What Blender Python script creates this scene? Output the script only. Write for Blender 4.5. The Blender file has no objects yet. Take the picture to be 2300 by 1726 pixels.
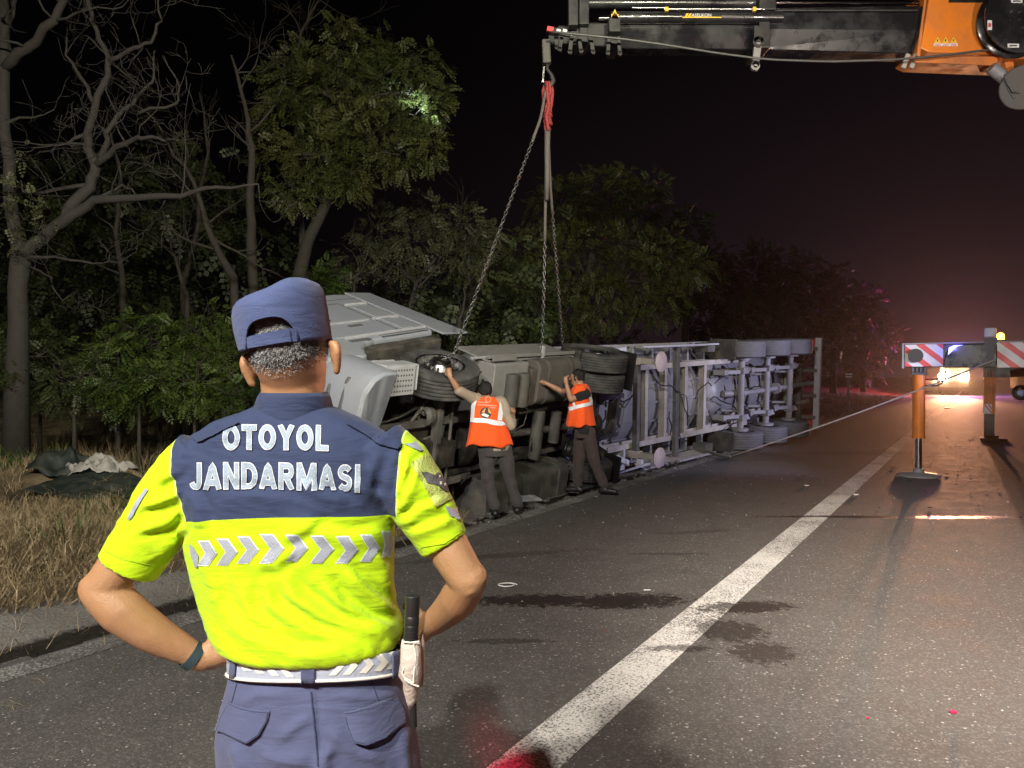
import bpy, bmesh, math, random
import numpy as np
from mathutils import Vector, Matrix, Quaternion, noise
from mathutils.bvhtree import BVHTree
from mathutils.geometry import tessellate_polygon

R = math.radians
sc = bpy.context.scene
COL = sc.collection
random.seed(7)
rng = np.random.default_rng(7)

# ------------------------------------------------------------------ camera
FPX, CX, CY = 1664.0, 1150.0, 863.0
CAM = Vector((0.0, 0.0, 1.70))
PITCH = math.atan(16.0 / FPX)
cd = bpy.data.cameras.new('camera')
cam = bpy.data.objects.new('camera', cd)
COL.objects.link(cam)
cam.location = CAM
cam.rotation_euler = (R(90) - PITCH, 0, 0)
cd.sensor_width = 36.0
cd.lens = FPX / 2300.0 * 36.0
cd.clip_start = 0.05
cd.clip_end = 1500.0
sc.camera = cam

# ------------------------------------------------------------------ night sky
W = bpy.data.worlds.new('World')
sc.world = W
W.use_nodes = True
wn, wl = W.node_tree.nodes, W.node_tree.links
wn.clear()
wo = wn.new('ShaderNodeOutputWorld')
bg = wn.new('ShaderNodeBackground')
tc = wn.new('ShaderNodeTexCoord')
sx = wn.new('ShaderNodeSeparateXYZ')
ab = wn.new('ShaderNodeMath'); ab.operation = 'ABSOLUTE'
rmp = wn.new('ShaderNodeValToRGB')
rmp.color_ramp.elements[0].position = 0.0
rmp.color_ramp.elements[0].color = (0.022, 0.0125, 0.0165, 1)
rmp.color_ramp.elements[1].position = 0.75
rmp.color_ramp.elements[1].color = (0.0010, 0.0008, 0.0012, 1)
e = rmp.color_ramp.elements.new(0.18); e.color = (0.0085, 0.0054, 0.0072, 1)
e = rmp.color_ramp.elements.new(0.38); e.color = (0.0034, 0.0023, 0.0032, 1)
# light dome of the town that the road runs towards
dotn = wn.new('ShaderNodeVectorMath'); dotn.operation = 'DOT_PRODUCT'
dotn.inputs[1].default_value = (0.62, 0.78, 0.0)
mr = wn.new('ShaderNodeMapRange')
mr.inputs[1].default_value = 0.55; mr.inputs[2].default_value = 1.0
mr.inputs[3].default_value = 0.12; mr.inputs[4].default_value = 1.0
bg.inputs['Strength'].default_value = 1.0
mul = wn.new('ShaderNodeVectorMath'); mul.operation = 'SCALE'
wl.new(tc.outputs['Generated'], sx.inputs[0])
wl.new(sx.outputs['Z'], ab.inputs[0])
wl.new(ab.outputs[0], rmp.inputs[0])
wl.new(tc.outputs['Generated'], dotn.inputs[0])
wl.new(dotn.outputs['Value'], mr.inputs[0])
wl.new(rmp.outputs[0], mul.inputs[0])
wl.new(mr.outputs[0], mul.inputs['Scale'])
wl.new(mul.outputs[0], bg.inputs['Color'])
wl.new(bg.outputs[0], wo.inputs[0])

def lamp(name, kind, loc, power, color, target=None, angle=None, blend=0.5, size=0.1):
    d = bpy.data.lights.new(name, kind)
    d.energy = power; d.color = color
    if kind in ('POINT', 'SPOT'):
        d.shadow_soft_size = size
    if kind == 'SPOT':
        d.spot_size = R(angle); d.spot_blend = blend
    o = bpy.data.objects.new(name, d)
    COL.objects.link(o)
    o.location = loc
    if target is not None:
        o.rotation_euler = (Vector(target) - Vector(loc)).to_track_quat('-Z', 'Y').to_euler()
    return o

# two floodlights behind the photographer, then three added ones for road and trees
lamp('unseen_floodlight', 'SPOT', (-1.26, -4.1, 6.5), 3100, (1.0, 0.95, 0.87), (.3, 5.5, 0.3), 98, 0.4, 0.10)
lamp('unseen_floodlight', 'SPOT', (-3.1, -3.5, 6.3), 3300, (1.0, 0.93, 0.82), (-2.0, 5.8, 0.2), 100, 0.4, 0.14)
lamp('unseen_floodlight', 'SPOT', (1.1, -0.5, 6.8), 8500, (1.0, 0.90, 0.79), (4.0, 5.0, 0.0), 50, 1.0, 0.25)  # unseen lamp added above the camera to brighten the right side of the road
lamp('unseen_floodlight', 'SPOT', (4.0, -6.0, 6.0), 9000, (1.0, 0.95, 0.68), (-4.8, 16.0, 5.2), 46, 0.8, 0.2)  # unseen lamp added to light the tree crowns
lamp('unseen_floodlight', 'SPOT', (4.6, -6.0, 6.0), 6500, (1.0, 0.90, 0.66), (1.6, 25.0, 5.2), 26, 0.8, 0.2)  # unseen lamp added for the round tree alone
# unseen lamp added to brighten the boom
lamp('fill_light', 'SPOT', (6.3, 2.0, 3.3), 1500, (1.0, 0.86, 0.74), (7.0, 11.0, 7.0), 62, 0.8, 0.12)
# unseen lamp added to brighten the trailer, police strobe beside it
lamp('fill_light', 'SPOT', (8.0, 9.4, 2.5), 950, (0.93, 0.90, 1.0), (3.6, 15.0, 1.5), 46, 0.7, 0.05)
lamp('unseen_strobe', 'SPOT', (8.8, 9.8, 1.7), 620, (0.40, 0.36, 1.0), (2.6, 14.6, 1.5), 44, 0.7, 0.05)
lamp('unseen_strobe', 'SPOT', (10.6, 13.6, 2.3), 1700, (0.68, 0.66, 1.0), (5.8, 17.6, 1.9), 46, 0.7, 0.06)  # second strobe-coloured lamp added to brighten the trailer wheels
# tail lamp of a vehicle behind the photographer
lamp('unseen_red_lamp', 'POINT', (-0.9, -0.5, 0.45), 15, (1.0, 0.05, 0.04), size=0.08)
lamp('unseen_red_lamp', 'SPOT', (0.9, -1.4, 1.1), 3200, (1.0, 0.03, 0.10), (-.05, 3.22, 0.0), 3.4, 1.0, 0.05)  # narrow red beam added to tint a patch of the near road
# hand torch of a helper
lamp('torch', 'SPOT', (5.5, 6.8, 1.5), 110000, (0.80, 1.0, 0.92), (-1.62, 15.6, 7.28), 2.7, 0.9, 0.03)

sc.view_settings.view_transform = 'Standard'
sc.view_settings.look = 'None'
sc.view_settings.exposure = 0.0
sc.view_settings.gamma = 1.0
sc.view_settings.use_curve_mapping = False
sc.render.engine = 'CYCLES'
sc.cycles.use_denoising = True
try:
    sc.cycles.denoiser = 'OPENIMAGEDENOISE'
except Exception:
    pass
sc.cycles.max_bounces = 5
sc.cycles.diffuse_bounces = 2
sc.cycles.glossy_bounces = 3
sc.cycles.sample_clamp_indirect = 3.0

# ------------------------------------------------------------------ frames
RD = Vector((math.sin(R(32.2)), math.cos(R(32.2)), 0))      # along the road
RN = Vector((math.cos(R(32.2)), -math.sin(R(32.2)), 0))     # across it, to the right
UP = Vector((0, 0, 1))

def road(s, t, z=0.0):
    p = RN * s + RD * t
    return Vector((p.x, p.y, z))

def at(px, py, d):
    "world point seen at a photo pixel (2300 wide), d metres ahead"
    a = (px - CX) / FPX; b = (CY - py) / FPX
    c, s_ = math.cos(PITCH), math.sin(PITCH)
    r = Vector((a, c + b * s_, -s_ + b * c))
    return CAM + r * (d / r.y)

def q(u, v, d):
    return at(u / 0.96174, v / 0.96174, d)

# ------------------------------------------------------------------ tags
def tag(o, label=None, cat=None, group=None, kind=None):
    if label: o['label'] = label
    if cat: o['category'] = cat
    if group: o['group'] = group
    if kind: o['kind'] = kind
    return o

def empty(name, loc=(0, 0, 0), label=None, cat=None, group=None, matrix=None):
    o = bpy.data.objects.new(name, None)
    o.empty_display_size = 0.2
    COL.objects.link(o)
    if matrix is not None: o.matrix_world = matrix
    else: o.location = loc
    tag(o, label, cat, group)
    return o

def link(name, me, mats, parent=None, world=False, smooth=None, angle=40):
    o = bpy.data.objects.new(name, me)
    COL.objects.link(o)
    for m in mats: me.materials.append(m)
    if smooth is True:
        me.polygons.foreach_set('use_smooth', [True] * len(me.polygons))
    elif smooth == 'auto':
        me.polygons.foreach_set('use_smooth', [True] * len(me.polygons))
        me.set_sharp_from_angle(angle=R(angle))
    if parent is not None:
        o.parent = parent
        if world:
            bpy.context.view_layer.update()
            o.matrix_parent_inverse = parent.matrix_world.inverted()
    return o

def frame_from(d, upv=UP):
    z = Vector(d).normalized()
    x = Vector(upv).cross(z)
    if x.length < 1e-4: x = Vector((1, 0, 0)).cross(z)
    x.normalize()
    y = z.cross(x)
    return x, y, z

class MB:
    "collects shapes into one mesh"
    def __init__(s): s.v = []; s.f = []; s.m = []
    def add(s, vs, fs, mi=0):
        b = len(s.v)
        s.v.extend([tuple(p) for p in vs])
        for f in fs:
            s.f.append([i + b for i in f]); s.m.append(mi)
        return s
    def box(s, c, size, mi=0, M=None):
        hx, hy, hz = size[0] / 2, size[1] / 2, size[2] / 2
        c = Vector(c)
        vs = [Vector((x, y, z)) for x in (-hx, hx) for y in (-hy, hy) for z in (-hz, hz)]
        if M is not None: vs = [M @ p for p in vs]
        vs = [p + c for p in vs]
        return s.add(vs, [(0, 1, 3, 2), (4, 6, 7, 5), (0, 4, 5, 1), (2, 3, 7, 6), (0, 2, 6, 4), (1, 5, 7, 3)], mi)
    def beam(s, p0, p1, w, h, up=UP, mi=0, w1=None, h1=None):
        p0, p1 = Vector(p0), Vector(p1)
        x, y, z = frame_from(p1 - p0, up)
        w1 = w if w1 is None else w1; h1 = h if h1 is None else h1
        vs = [p0 + x * a * w / 2 + y * b * h / 2 for a, b in ((-1, -1), (1, -1), (1, 1), (-1, 1))]
        vs += [p1 + x * a * w1 / 2 + y * b * h1 / 2 for a, b in ((-1, -1), (1, -1), (1, 1), (-1, 1))]
        return s.add(vs, [(3, 2, 1, 0), (4, 5, 6, 7), (0, 1, 5, 4), (1, 2, 6, 5), (2, 3, 7, 6), (3, 0, 4, 7)], mi)
    def cyl(s, p0, p1, r0, r1=None, n=16, mi=0, caps=True):
        return s.tube([p0, p1], [r0, r0 if r1 is None else r1], n, mi, caps)
    def tube(s, pts, rad, n=8, mi=0, caps=True):
        pts = [Vector(p) for p in pts]
        if not hasattr(rad, '__len__'): rad = [rad] * len(pts)
        t = (pts[1] - pts[0]).normalized()
        x, y, z = frame_from(t)
        b = len(s.v)
        for i, p in enumerate(pts):
            if 0 < i < len(pts) - 1:
                d = (pts[i + 1] - pts[i]).normalized() + (pts[i] - pts[i - 1]).normalized()
            elif i == 0: d = pts[1] - pts[0]
            else: d = pts[i] - pts[i - 1]
            if d.length < 1e-9: d = t
            d.normalize()
            x = (x - d * x.dot(d))
            if x.length < 1e-6: x = frame_from(d)[0]
            x.normalize(); y = d.cross(x)
            for k in range(n):
                a = 2 * math.pi * k / n
                s.v.append(tuple(p + (x * math.cos(a) + y * math.sin(a)) * rad[i]))
        for i in range(len(pts) - 1):
            for k in range(n):
                k2 = (k + 1) % n
                s.f.append([b + i * n + k, b + i * n + k2, b + (i + 1) * n + k2, b + (i + 1) * n + k]); s.m.append(mi)
        if caps:
            s.f.append([b + k for k in range(n)][::-1]); s.m.append(mi)
            e_ = b + (len(pts) - 1) * n
            s.f.append([e_ + k for k in range(n)]); s.m.append(mi)
        return s
    def lathe(s, prof, c, axis, n=32, mi=0, closed=False):
        "prof: (radius, along) pairs"
        c = Vector(c)
        x, y, z = frame_from(axis, (0, 0, 1) if abs(Vector(axis).normalized().z) < .9 else (1, 0, 0))
        b = len(s.v); m = len(prof)
        for k in range(n):
            a = 2 * math.pi * k / n
            d = x * math.cos(a) + y * math.sin(a)
            for r, h in prof: s.v.append(tuple(c + d * r + z * h))
        for k in range(n):
            k2 = (k + 1) % n
            for j in range(m if closed else m - 1):
                j2 = (j + 1) % m
                s.f.append([b + k * m + j, b + k2 * m + j, b + k2 * m + j2, b + k * m + j2]); s.m.append(mi)
        return s
    def prism(s, poly, o, ax, ay, az, depth, mi=0):
        "2d polygon in plane (ax, ay) at o, thickness depth along az (centred)"
        o, ax, ay, az = map(Vector, (o, ax, ay, az))
        n = len(poly)
        a = [o + ax * u + ay * v - az * depth / 2 for u, v in poly]
        b_ = [o + ax * u + ay * v + az * depth / 2 for u, v in poly]
        fs = [list(range(n))[::-1], [n + i for i in range(n)]]
        fs += [[i, (i + 1) % n, n + (i + 1) % n, n + i] for i in range(n)]
        return s.add(a + b_, fs, mi)
    def rings(s, rings, mi=0, cap0=0.0, cap1=0.0, caps=True):
        "loft through rings of points (each the same count)"
        b = len(s.v); n = len(rings[0])
        for r in rings: s.v.extend([tuple(p) for p in r])
        for i in range(len(rings) - 1):
            for k in range(n):
                k2 = (k + 1) % n
                s.f.append([b + i * n + k, b + i * n + k2, b + (i + 1) * n + k2, b + (i + 1) * n + k]); s.m.append(mi)
        if caps:
            for ri, off, flip in ((0, cap0, True), (len(rings) - 1, cap1, False)):
                pts = [Vector(p) for p in rings[ri]]
                c = sum(pts, Vector()) / n
                o_ = [Vector(p) for p in rings[1 if ri == 0 else ri - 1]]
                d = (c - sum(o_, Vector()) / n)
                if d.length > 1e-9: d.normalize()
                s.v.append(tuple(c + d * off)); ci = len(s.v) - 1
                base = b + ri * n
                for k in range(n):
                    k2 = (k + 1) % n
                    s.f.append([base + k2, base + k, ci] if flip else [base + k, base + k2, ci]); s.m.append(mi)
        return s
    def limb(s, pts, rad, n=14, mi=0, flat=None):
        "rounded tapering limb"
        pts = [Vector(p) for p in pts]
        d0 = (pts[0] - pts[1]).normalized(); d1 = (pts[-1] - pts[-2]).normalized()
        P = [pts[0] + d0 * rad[0] * .92, pts[0] + d0 * rad[0] * .6]
        Rr = [rad[0] * .4, rad[0] * .8]
        # resample with catmull-rom
        for i in range(len(pts) - 1):
            a = pts[max(i - 1, 0)]; b = pts[i]; c = pts[i + 1]; e_ = pts[min(i + 2, len(pts) - 1)]
            for k in range(4):
                t = k / 4
                P.append(0.5 * ((2 * b) + (c - a) * t + (2 * a - 5 * b + 4 * c - e_) * t * t + (3 * b - a - 3 * c + e_) * t ** 3))
                Rr.append(rad[i] * (1 - t) + rad[i + 1] * t)
        P.append(pts[-1]); Rr.append(rad[-1])
        P += [pts[-1] + d1 * rad[-1] * .6, pts[-1] + d1 * rad[-1] * .92]
        Rr += [rad[-1] * .8, rad[-1] * .4]
        return s.tube(P, Rr, n, mi)
    def ball(s, c, r, n=16, m=10, mi=0, M=None):
        c = Vector(c)
        if not hasattr(r, '__len__'): r = (r, r, r)
        rr = []
        for j in range(1, m):
            th = math.pi * j / m
            ring = []
            for k in range(n):
                a = 2 * math.pi * k / n
                p = Vector((r[0] * math.sin(th) * math.cos(a), r[1] * math.sin(th) * math.sin(a), -r[2] * math.cos(th)))
                if M is not None: p = M @ p
                ring.append(c + p)
            rr.append(ring)
        d = Vector((0, 0, r[2] * (1 - math.cos(math.pi / m))))
        return s.rings(rr, mi, d.length, d.length)
    def mesh(s, name):
        me = bpy.data.meshes.new(name)
        me.from_pydata(s.v, [], s.f)
        me.polygons.foreach_set('material_index', s.m)
        me.update()
        return me
    def build(s, name, mats, parent=None, world=False, smooth=None, bevel=0, angle=40, seg=2):
        if not isinstance(mats, (list, tuple)): mats = [mats]
        o = link(name, s.mesh(name), mats, parent, world, smooth, angle)
        if bevel:
            b = o.modifiers.new('bevel', 'BEVEL'); b.width = bevel; b.segments = seg
            b.limit_method = 'ANGLE'; b.angle_limit = R(35); b.use_clamp_overlap = True
        return o

def sring(c, ax, ay, rx, ry, n=40, e=2.3):
    out = []
    for k in range(n):
        a = 2 * math.pi * k / n
        ca, sa = math.cos(a), math.sin(a)
        out.append(Vector(c) + Vector(ax) * (rx * math.copysign(abs(ca) ** (2 / e), ca)) + Vector(ay) * (ry * math.copysign(abs(sa) ** (2 / e), sa)))
    return out

def fuse(mb, name, voxel, smooth=4, factor=0.5):
    "one continuous surface from overlapping closed shapes"
    me = mb.mesh(name)
    ob = bpy.data.objects.new('fuse_source', me)
    COL.objects.link(ob)
    m = ob.modifiers.new('r', 'REMESH'); m.mode = 'VOXEL'; m.voxel_size = voxel
    m.use_smooth_shade = True
    if smooth:
        s_ = ob.modifiers.new('s', 'SMOOTH'); s_.iterations = smooth; s_.factor = factor
    bpy.context.view_layer.update()
    dg = bpy.context.evaluated_depsgraph_get()
    me2 = bpy.data.meshes.new_from_object(ob.evaluated_get(dg))
    bpy.data.objects.remove(ob); bpy.data.meshes.remove(me)
    me2.name = name
    me2.materials.clear()
    return me2

def bvh_of(me):
    vs = [v.co.copy() for v in me.vertices]
    return BVHTree.FromPolygons(vs, [tuple(p.vertices) for p in me.polygons])

def coords(me):
    a = np.empty(len(me.vertices) * 3); me.vertices.foreach_get('co', a)
    return a.reshape(-1, 3)

def set_coords(me, a):
    me.vertices.foreach_set('co', a.reshape(-1)); me.update()

def vnormals(me):
    a = np.empty(len(me.vertices) * 3, dtype=np.float32)
    me.vertex_normals.foreach_get('vector', a)
    return a.reshape(-1, 3).astype(float)

# ------------------------------------------------------------------ materials
def mat(name, color, rough=0.6, metal=0.0, var=0.15, scale=8.0, bump=0.0, bscale=60.0, dirt=None, dirt_amt=0.0, dscale=3.0, spec=0.5, emit=None, estr=0.0, coat=0.0, sheen=0.0):
    m = bpy.data.materials.new(name)
    m.use_nodes = True
    nt = m.node_tree; N, L = nt.nodes, nt.links
    b = N['Principled BSDF']
    b.inputs['Roughness'].default_value = rough
    b.inputs['Metallic'].default_value = metal
    b.inputs['Specular IOR Level'].default_value = spec
    if coat: b.inputs['Coat Weight'].default_value = coat
    if sheen: b.inputs['Sheen Weight'].default_value = sheen
    tcn = N.new('ShaderNodeTexCoord')
    c4 = (*color, 1)
    b.inputs['Base Color'].default_value = c4
    src = None
    if var > 0:
        n1 = N.new('ShaderNodeTexNoise'); n1.inputs['Scale'].default_value = scale
        n1.inputs['Detail'].default_value = 5.0
        L.new(tcn.outputs['Object'], n1.inputs['Vector'])
        mx = N.new('ShaderNodeMix'); mx.data_type = 'RGBA'
        mx.inputs['A'].default_value = tuple(max(0, c * (1 - var)) for c in color) + (1,)
        mx.inputs['B'].default_value = tuple(min(1, c * (1 + var)) for c in color) + (1,)
        L.new(n1.outputs['Fac'], mx.inputs['Factor'])
        src = mx.outputs['Result']
    if dirt is not None:
        n2 = N.new('ShaderNodeTexNoise'); n2.inputs['Scale'].default_value = dscale
        n2.inputs['Detail'].default_value = 8.0; n2.inputs['Roughness'].default_value = 0.65
        L.new(tcn.outputs['Object'], n2.inputs['Vector'])
        rp = N.new('ShaderNodeMapRange')
        rp.inputs[1].default_value = 0.42; rp.inputs[2].default_value = 0.68
        rp.inputs[3].default_value = 0.0; rp.inputs[4].default_value = dirt_amt
        L.new(n2.outputs['Fac'], rp.inputs[0])
        mx2 = N.new('ShaderNodeMix'); mx2.data_type = 'RGBA'
        if src is not None: L.new(src, mx2.inputs['A'])
        else: mx2.inputs['A'].default_value = c4
        mx2.inputs['B'].default_value = (*dirt, 1)
        L.new(rp.outputs[0], mx2.inputs['Factor'])
        src = mx2.outputs['Result']
        ra = N.new('ShaderNodeMapRange')
        ra.inputs[1].default_value = 0; ra.inputs[2].default_value = max(dirt_amt, .01)
        ra.inputs[3].default_value = rough; ra.inputs[4].default_value = min(1, rough + .35)
        L.new(rp.outputs[0], ra.inputs[0]); L.new(ra.outputs[0], b.inputs['Roughness'])
    if src is not None: L.new(src, b.inputs['Base Color'])
    if bump:
        n3 = N.new('ShaderNodeTexNoise'); n3.inputs['Scale'].default_value = bscale
        n3.inputs['Detail'].default_value = 4.0
        L.new(tcn.outputs['Object'], n3.inputs['Vector'])
        bp = N.new('ShaderNodeBump'); bp.inputs['Strength'].default_value = bump
        bp.inputs['Distance'].default_value = 0.01
        L.new(n3.outputs['Fac'], bp.inputs['Height']); L.new(bp.outputs[0], b.inputs['Normal'])
    if emit:
        b.inputs['Emission Color'].default_value = (*emit, 1)
        b.inputs['Emission Strength'].default_value = estr
    return m

DUST = (0.16, 0.13, 0.10)
M = {}
M['white_paint'] = mat('white_paint', (.30, .325, .39), .35, var=.06, scale=3, dirt=(.22, .20, .18), dirt_amt=.35, dscale=2.2, coat=.2)
M['white_plastic'] = mat('white_plastic', (.42, .43, .48), .5, var=.06, dirt=(.2, .18, .16), dirt_amt=.4, dscale=4)
M['groove'] = mat('groove', (.10, .10, .11), .8, var=.1)
M['glass'] = mat('dark_glass', (.012, .014, .016), .08, var=0)
M['chassis'] = mat('chassis_black', (.035, .034, .034), .6, var=.3, scale=5, dirt=(.13, .11, .095), dirt_amt=.75, dscale=3.5, bump=.15, bscale=30)
M['chassis2'] = mat('chassis_grey', (.075, .072, .07), .6, var=.3, scale=6, dirt=(.16, .14, .12), dirt_amt=.6, dscale=3, bump=.15, bscale=30)
M['oily'] = mat('oily_metal', (.03, .028, .026), .35, metal=.3, var=.4, scale=7, dirt=(.10, .085, .07), dirt_amt=.8, dscale=5, bump=.3, bscale=25)
M['rubber'] = mat('tyre_rubber', (.040, .040, .043), .7, var=.2, scale=10, dirt=(.15, .14, .135), dirt_amt=.6, dscale=5)
M['rubber_dusty'] = mat('tyre_rubber_dusty', (.105, .105, .112), .7, var=.15, scale=10, dirt=(.17, .165, .165), dirt_amt=.6, dscale=5)
M['steel'] = mat('bright_steel', (.55, .55, .56), .22, metal=1, var=.1, dirt=(.2, .18, .16), dirt_amt=.5, dscale=8)
M['chrome'] = mat('chrome', (.8, .8, .82), .08, metal=1, var=0)
M['alu'] = mat('grey_paint', (.24, .235, .245), .5, var=.12, scale=4, dirt=(.17, .15, .13), dirt_amt=.5, dscale=3)
M['tank_dull'] = mat('tank_dull', (.085, .080, .078), .5, var=.25, scale=4, dirt=(.15, .13, .115), dirt_amt=.6, dscale=2.5)
M['beige'] = mat('beige_rail', (.36, .33, .30), .55, var=.12, scale=4, dirt=(.17, .14, .12), dirt_amt=.55, dscale=3)
M['tank_white'] = mat('tank_white', (.20, .20, .21), .4, var=.08, scale=3, dirt=(.2, .18, .16), dirt_amt=.45, dscale=2.5)
M['pad'] = mat('foot_pad', (.36, .30, .285), .7, var=.15, dirt=(.2, .15, .12), dirt_amt=.5, dscale=6)
M['orange'] = mat('orange_paint', (.80, .225, .022), .4, var=.05, dirt=(.25, .09, .04), dirt_amt=.35, dscale=3, coat=.2)
M['orange_worn'] = mat('orange_worn', (.66, .20, .04), .5, var=.15, dirt=(.16, .09, .06), dirt_amt=.6, dscale=4)
M['black_gloss'] = mat('black_gloss', (.012, .012, .014), .16, var=.1, dirt=(.05, .05, .055), dirt_amt=.5, dscale=2, coat=.4)
M['black_paint'] = mat('black_paint', (.018, .018, .02), .4, var=.2, dirt=(.07, .065, .06), dirt_amt=.5, dscale=4)
M['board_white'] = mat('board_white', (.62, .60, .62), .35, var=.05, dirt=(.3, .27, .25), dirt_amt=.3)
M['board_red'] = mat('board_red', (.62, .05, .06), .35, var=.06, dirt=(.3, .1, .1), dirt_amt=.3)
M['sling_red'] = mat('red_sling', (.27, .035, .035), .8, var=.2, scale=20, bump=.4, bscale=120)
M['strap_grey'] = mat('worn_strap', (.11, .095, .092), .85, var=.2, scale=20, bump=.4, bscale=120)
M['chain'] = mat('chain_steel', (.17, .17, .18), .4, metal=.8, var=.2, scale=20)
M['red_paint'] = mat('red_paint', (.42, .02, .025), .22, var=.06, coat=.5, dirt=(.2, .05, .05), dirt_amt=.3)
M['red_bed'] = mat('red_bed', (.36, .02, .022), .75, var=.1, spec=.12, dirt=(.18, .08, .07), dirt_amt=.5)
M['label_yellow'] = mat('label_yellow', (.85, .52, .05), .5, var=0)
M['label_white'] = mat('label_white', (.75, .74, .74), .5, var=0)
M['print_black'] = mat('print_black', (.02, .02, .02), .6, var=0)
M['cable'] = mat('steel_cable', (.10, .098, .098), .5, metal=.3, var=.2)
def emis(name, col, s): return mat(name, col, .4, var=0, emit=col, estr=s)
M['headlight'] = emis('headlight_lit', (1, .70, .36), 420)
M['amber'] = emis('amber_beacon_lit', (1, .40, .04), 14)
M['blue_lit'] = emis('blue_glow_lit', (.12, .12, 1), 10)  # glow for the blue reflection on the beam and the added far lamp
M['red_lit'] = emis('red_glow_lit', (1, .05, .06), 60)  # glow of the red lamp added on the far truck
M['blue_lens'] = mat('blue_lens', (.25, .35, .6), .1, var=0)
# ------------------------------------------------------------------ ground and road (x = s across, y = t along, in road space)
ROADM = Matrix(((RN.x, RD.x, 0, 0), (RN.y, RD.y, 0, 0), (0, 0, 1, 0), (0, 0, 0, 1)))

def sstep(a, b, x):
    t = np.clip((x - a) / (b - a), 0, 1)
    return t * t * (3 - 2 * t)

def vnoise(x, y, f, seed=0):
    "cheap smooth value noise"
    x = np.asarray(x, float) * f + seed * 17.3; y = np.asarray(y, float) * f + seed * 9.1
    xi, yi = np.floor(x), np.floor(y)
    fx, fy = x - xi, y - yi
    fx = fx * fx * (3 - 2 * fx); fy = fy * fy * (3 - 2 * fy)
    h = lambda a, b: np.modf(np.abs(np.sin(a * 127.1 + b * 311.7 + seed) * 43758.5453))[0]
    return (h(xi, yi) * (1 - fx) + h(xi + 1, yi) * fx) * (1 - fy) + (h(xi, yi + 1) * (1 - fx) + h(xi + 1, yi + 1) * fx) * fy

def ground_h(s, t):
    s = np.asarray(s, float); t = np.asarray(t, float)
    z = np.full(np.broadcast(s, t).shape, -0.03)
    z = z - 0.05 * sstep(-4.8, -5.0, s)
    v = sstep(-5.2, -6.2, s)
    ditch = 0.05 + 0.30 * sstep(5.2, 7.5, t) * (1 - sstep(20, 30, t))
    z = z + v * (0.10 - ditch)
    z = z + 0.50 * sstep(-7.0, -11.5, s) + 0.9 * sstep(-14, -40, s)
    z = z + v * (vnoise(s, t, 0.9, 1) - .5) * 0.22 + v * (vnoise(s, t, 2.7, 2) - .5) * 0.10
    z = z + 0.15 * np.exp(-((s + 6.7) ** 2) / 1.0 - ((t - 3.5) ** 2) / 3.0)
    z = z + sstep(13.2, 16, s) * (0.2 + (vnoise(s, t, .5, 3) - .5) * .3) - sstep(13.0, 13.4, s) * .06
    return z

def gh(p):
    "terrain height under a world point"
    return float(ground_h(p.dot(RN), p.dot(RD)))

def fast_quads(name, V, F):
    me = bpy.data.meshes.new(name)
    V = np.asarray(V, np.float32); F = np.asarray(F, np.int32)
    me.vertices.add(len(V)); me.vertices.foreach_set('co', V.reshape(-1))
    k = F.shape[1]
    me.loops.add(F.size); me.loops.foreach_set('vertex_index', F.reshape(-1))
    me.polygons.add(len(F))
    me.polygons.foreach_set('loop_start', np.arange(0, F.size, k, dtype=np.int32))
    me.update(calc_edges=True)
    return me

def grid_mesh(name, S, T, zf):
    ss, tt = np.meshgrid(S, T, indexing='ij')
    V = np.stack([ss, tt, zf(ss, tt)], -1).reshape(-1, 3)
    nt = len(T)
    i, j = np.meshgrid(np.arange(len(S) - 1), np.arange(nt - 1), indexing='ij')
    a = (i * nt + j).reshape(-1)
    return fast_quads(name, V, np.stack([a, a + nt, a + nt + 1, a + 1], 1))

def nodes(m):
    m.use_nodes = True
    return m.node_tree.nodes, m.node_tree.links, m.node_tree.nodes['Principled BSDF']

def n_noise(N, L, vec, scale, detail=4, rough=.5):
    n = N.new('ShaderNodeTexNoise'); n.inputs['Scale'].default_value = scale
    n.inputs['Detail'].default_value = detail; n.inputs['Roughness'].default_value = rough
    L.new(vec, n.inputs['Vector']); return n.outputs['Fac']
def n_range(N, L, v, a, b, c=0., d=1.):
    n = N.new('ShaderNodeMapRange')
    for k, x in zip((1, 2, 3, 4), (a, b, c, d)): n.inputs[k].default_value = x
    L.new(v, n.inputs[0]); return n.outputs[0]
def n_math(N, L, op, a, b=None, clamp=False):
    n = N.new('ShaderNodeMath'); n.operation = op; n.use_clamp = clamp
    for k, x in enumerate((a, b)):
        if x is None: continue
        if isinstance(x, (int, float)): n.inputs[k].default_value = x
        else: L.new(x, n.inputs[k])
    return n.outputs[0]
def n_mix(N, L, f, a, b):
    n = N.new('ShaderNodeMix'); n.data_type = 'RGBA'
    for k, x in (('Factor', f), ('A', a), ('B', b)):
        if isinstance(x, tuple): n.inputs[k].default_value = (*x, 1)
        elif isinstance(x, (int, float)): n.inputs[k].default_value = x
        else: L.new(x, n.inputs[k])
    return n.outputs['Result']

def ellipse_mask(N, L, sepx, sepy, wob, cx, cy, rx, ry, ang=0.0, amt=1.0):
    c, s_ = math.cos(ang), math.sin(ang)
    dx = n_math(N, L, 'SUBTRACT', sepx, cx); dy = n_math(N, L, 'SUBTRACT', sepy, cy)
    u = n_math(N, L, 'ADD', n_math(N, L, 'MULTIPLY', dx, c / rx), n_math(N, L, 'MULTIPLY', dy, s_ / rx))
    v = n_math(N, L, 'ADD', n_math(N, L, 'MULTIPLY', dx, -s_ / ry), n_math(N, L, 'MULTIPLY', dy, c / ry))
    r2 = n_math(N, L, 'ADD', n_math(N, L, 'MULTIPLY', u, u), n_math(N, L, 'MULTIPLY', v, v))
    k = n_math(N, L, 'ADD', r2, wob)
    return n_range(N, L, k, 1.0, 0.75, 0.0, amt)

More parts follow.
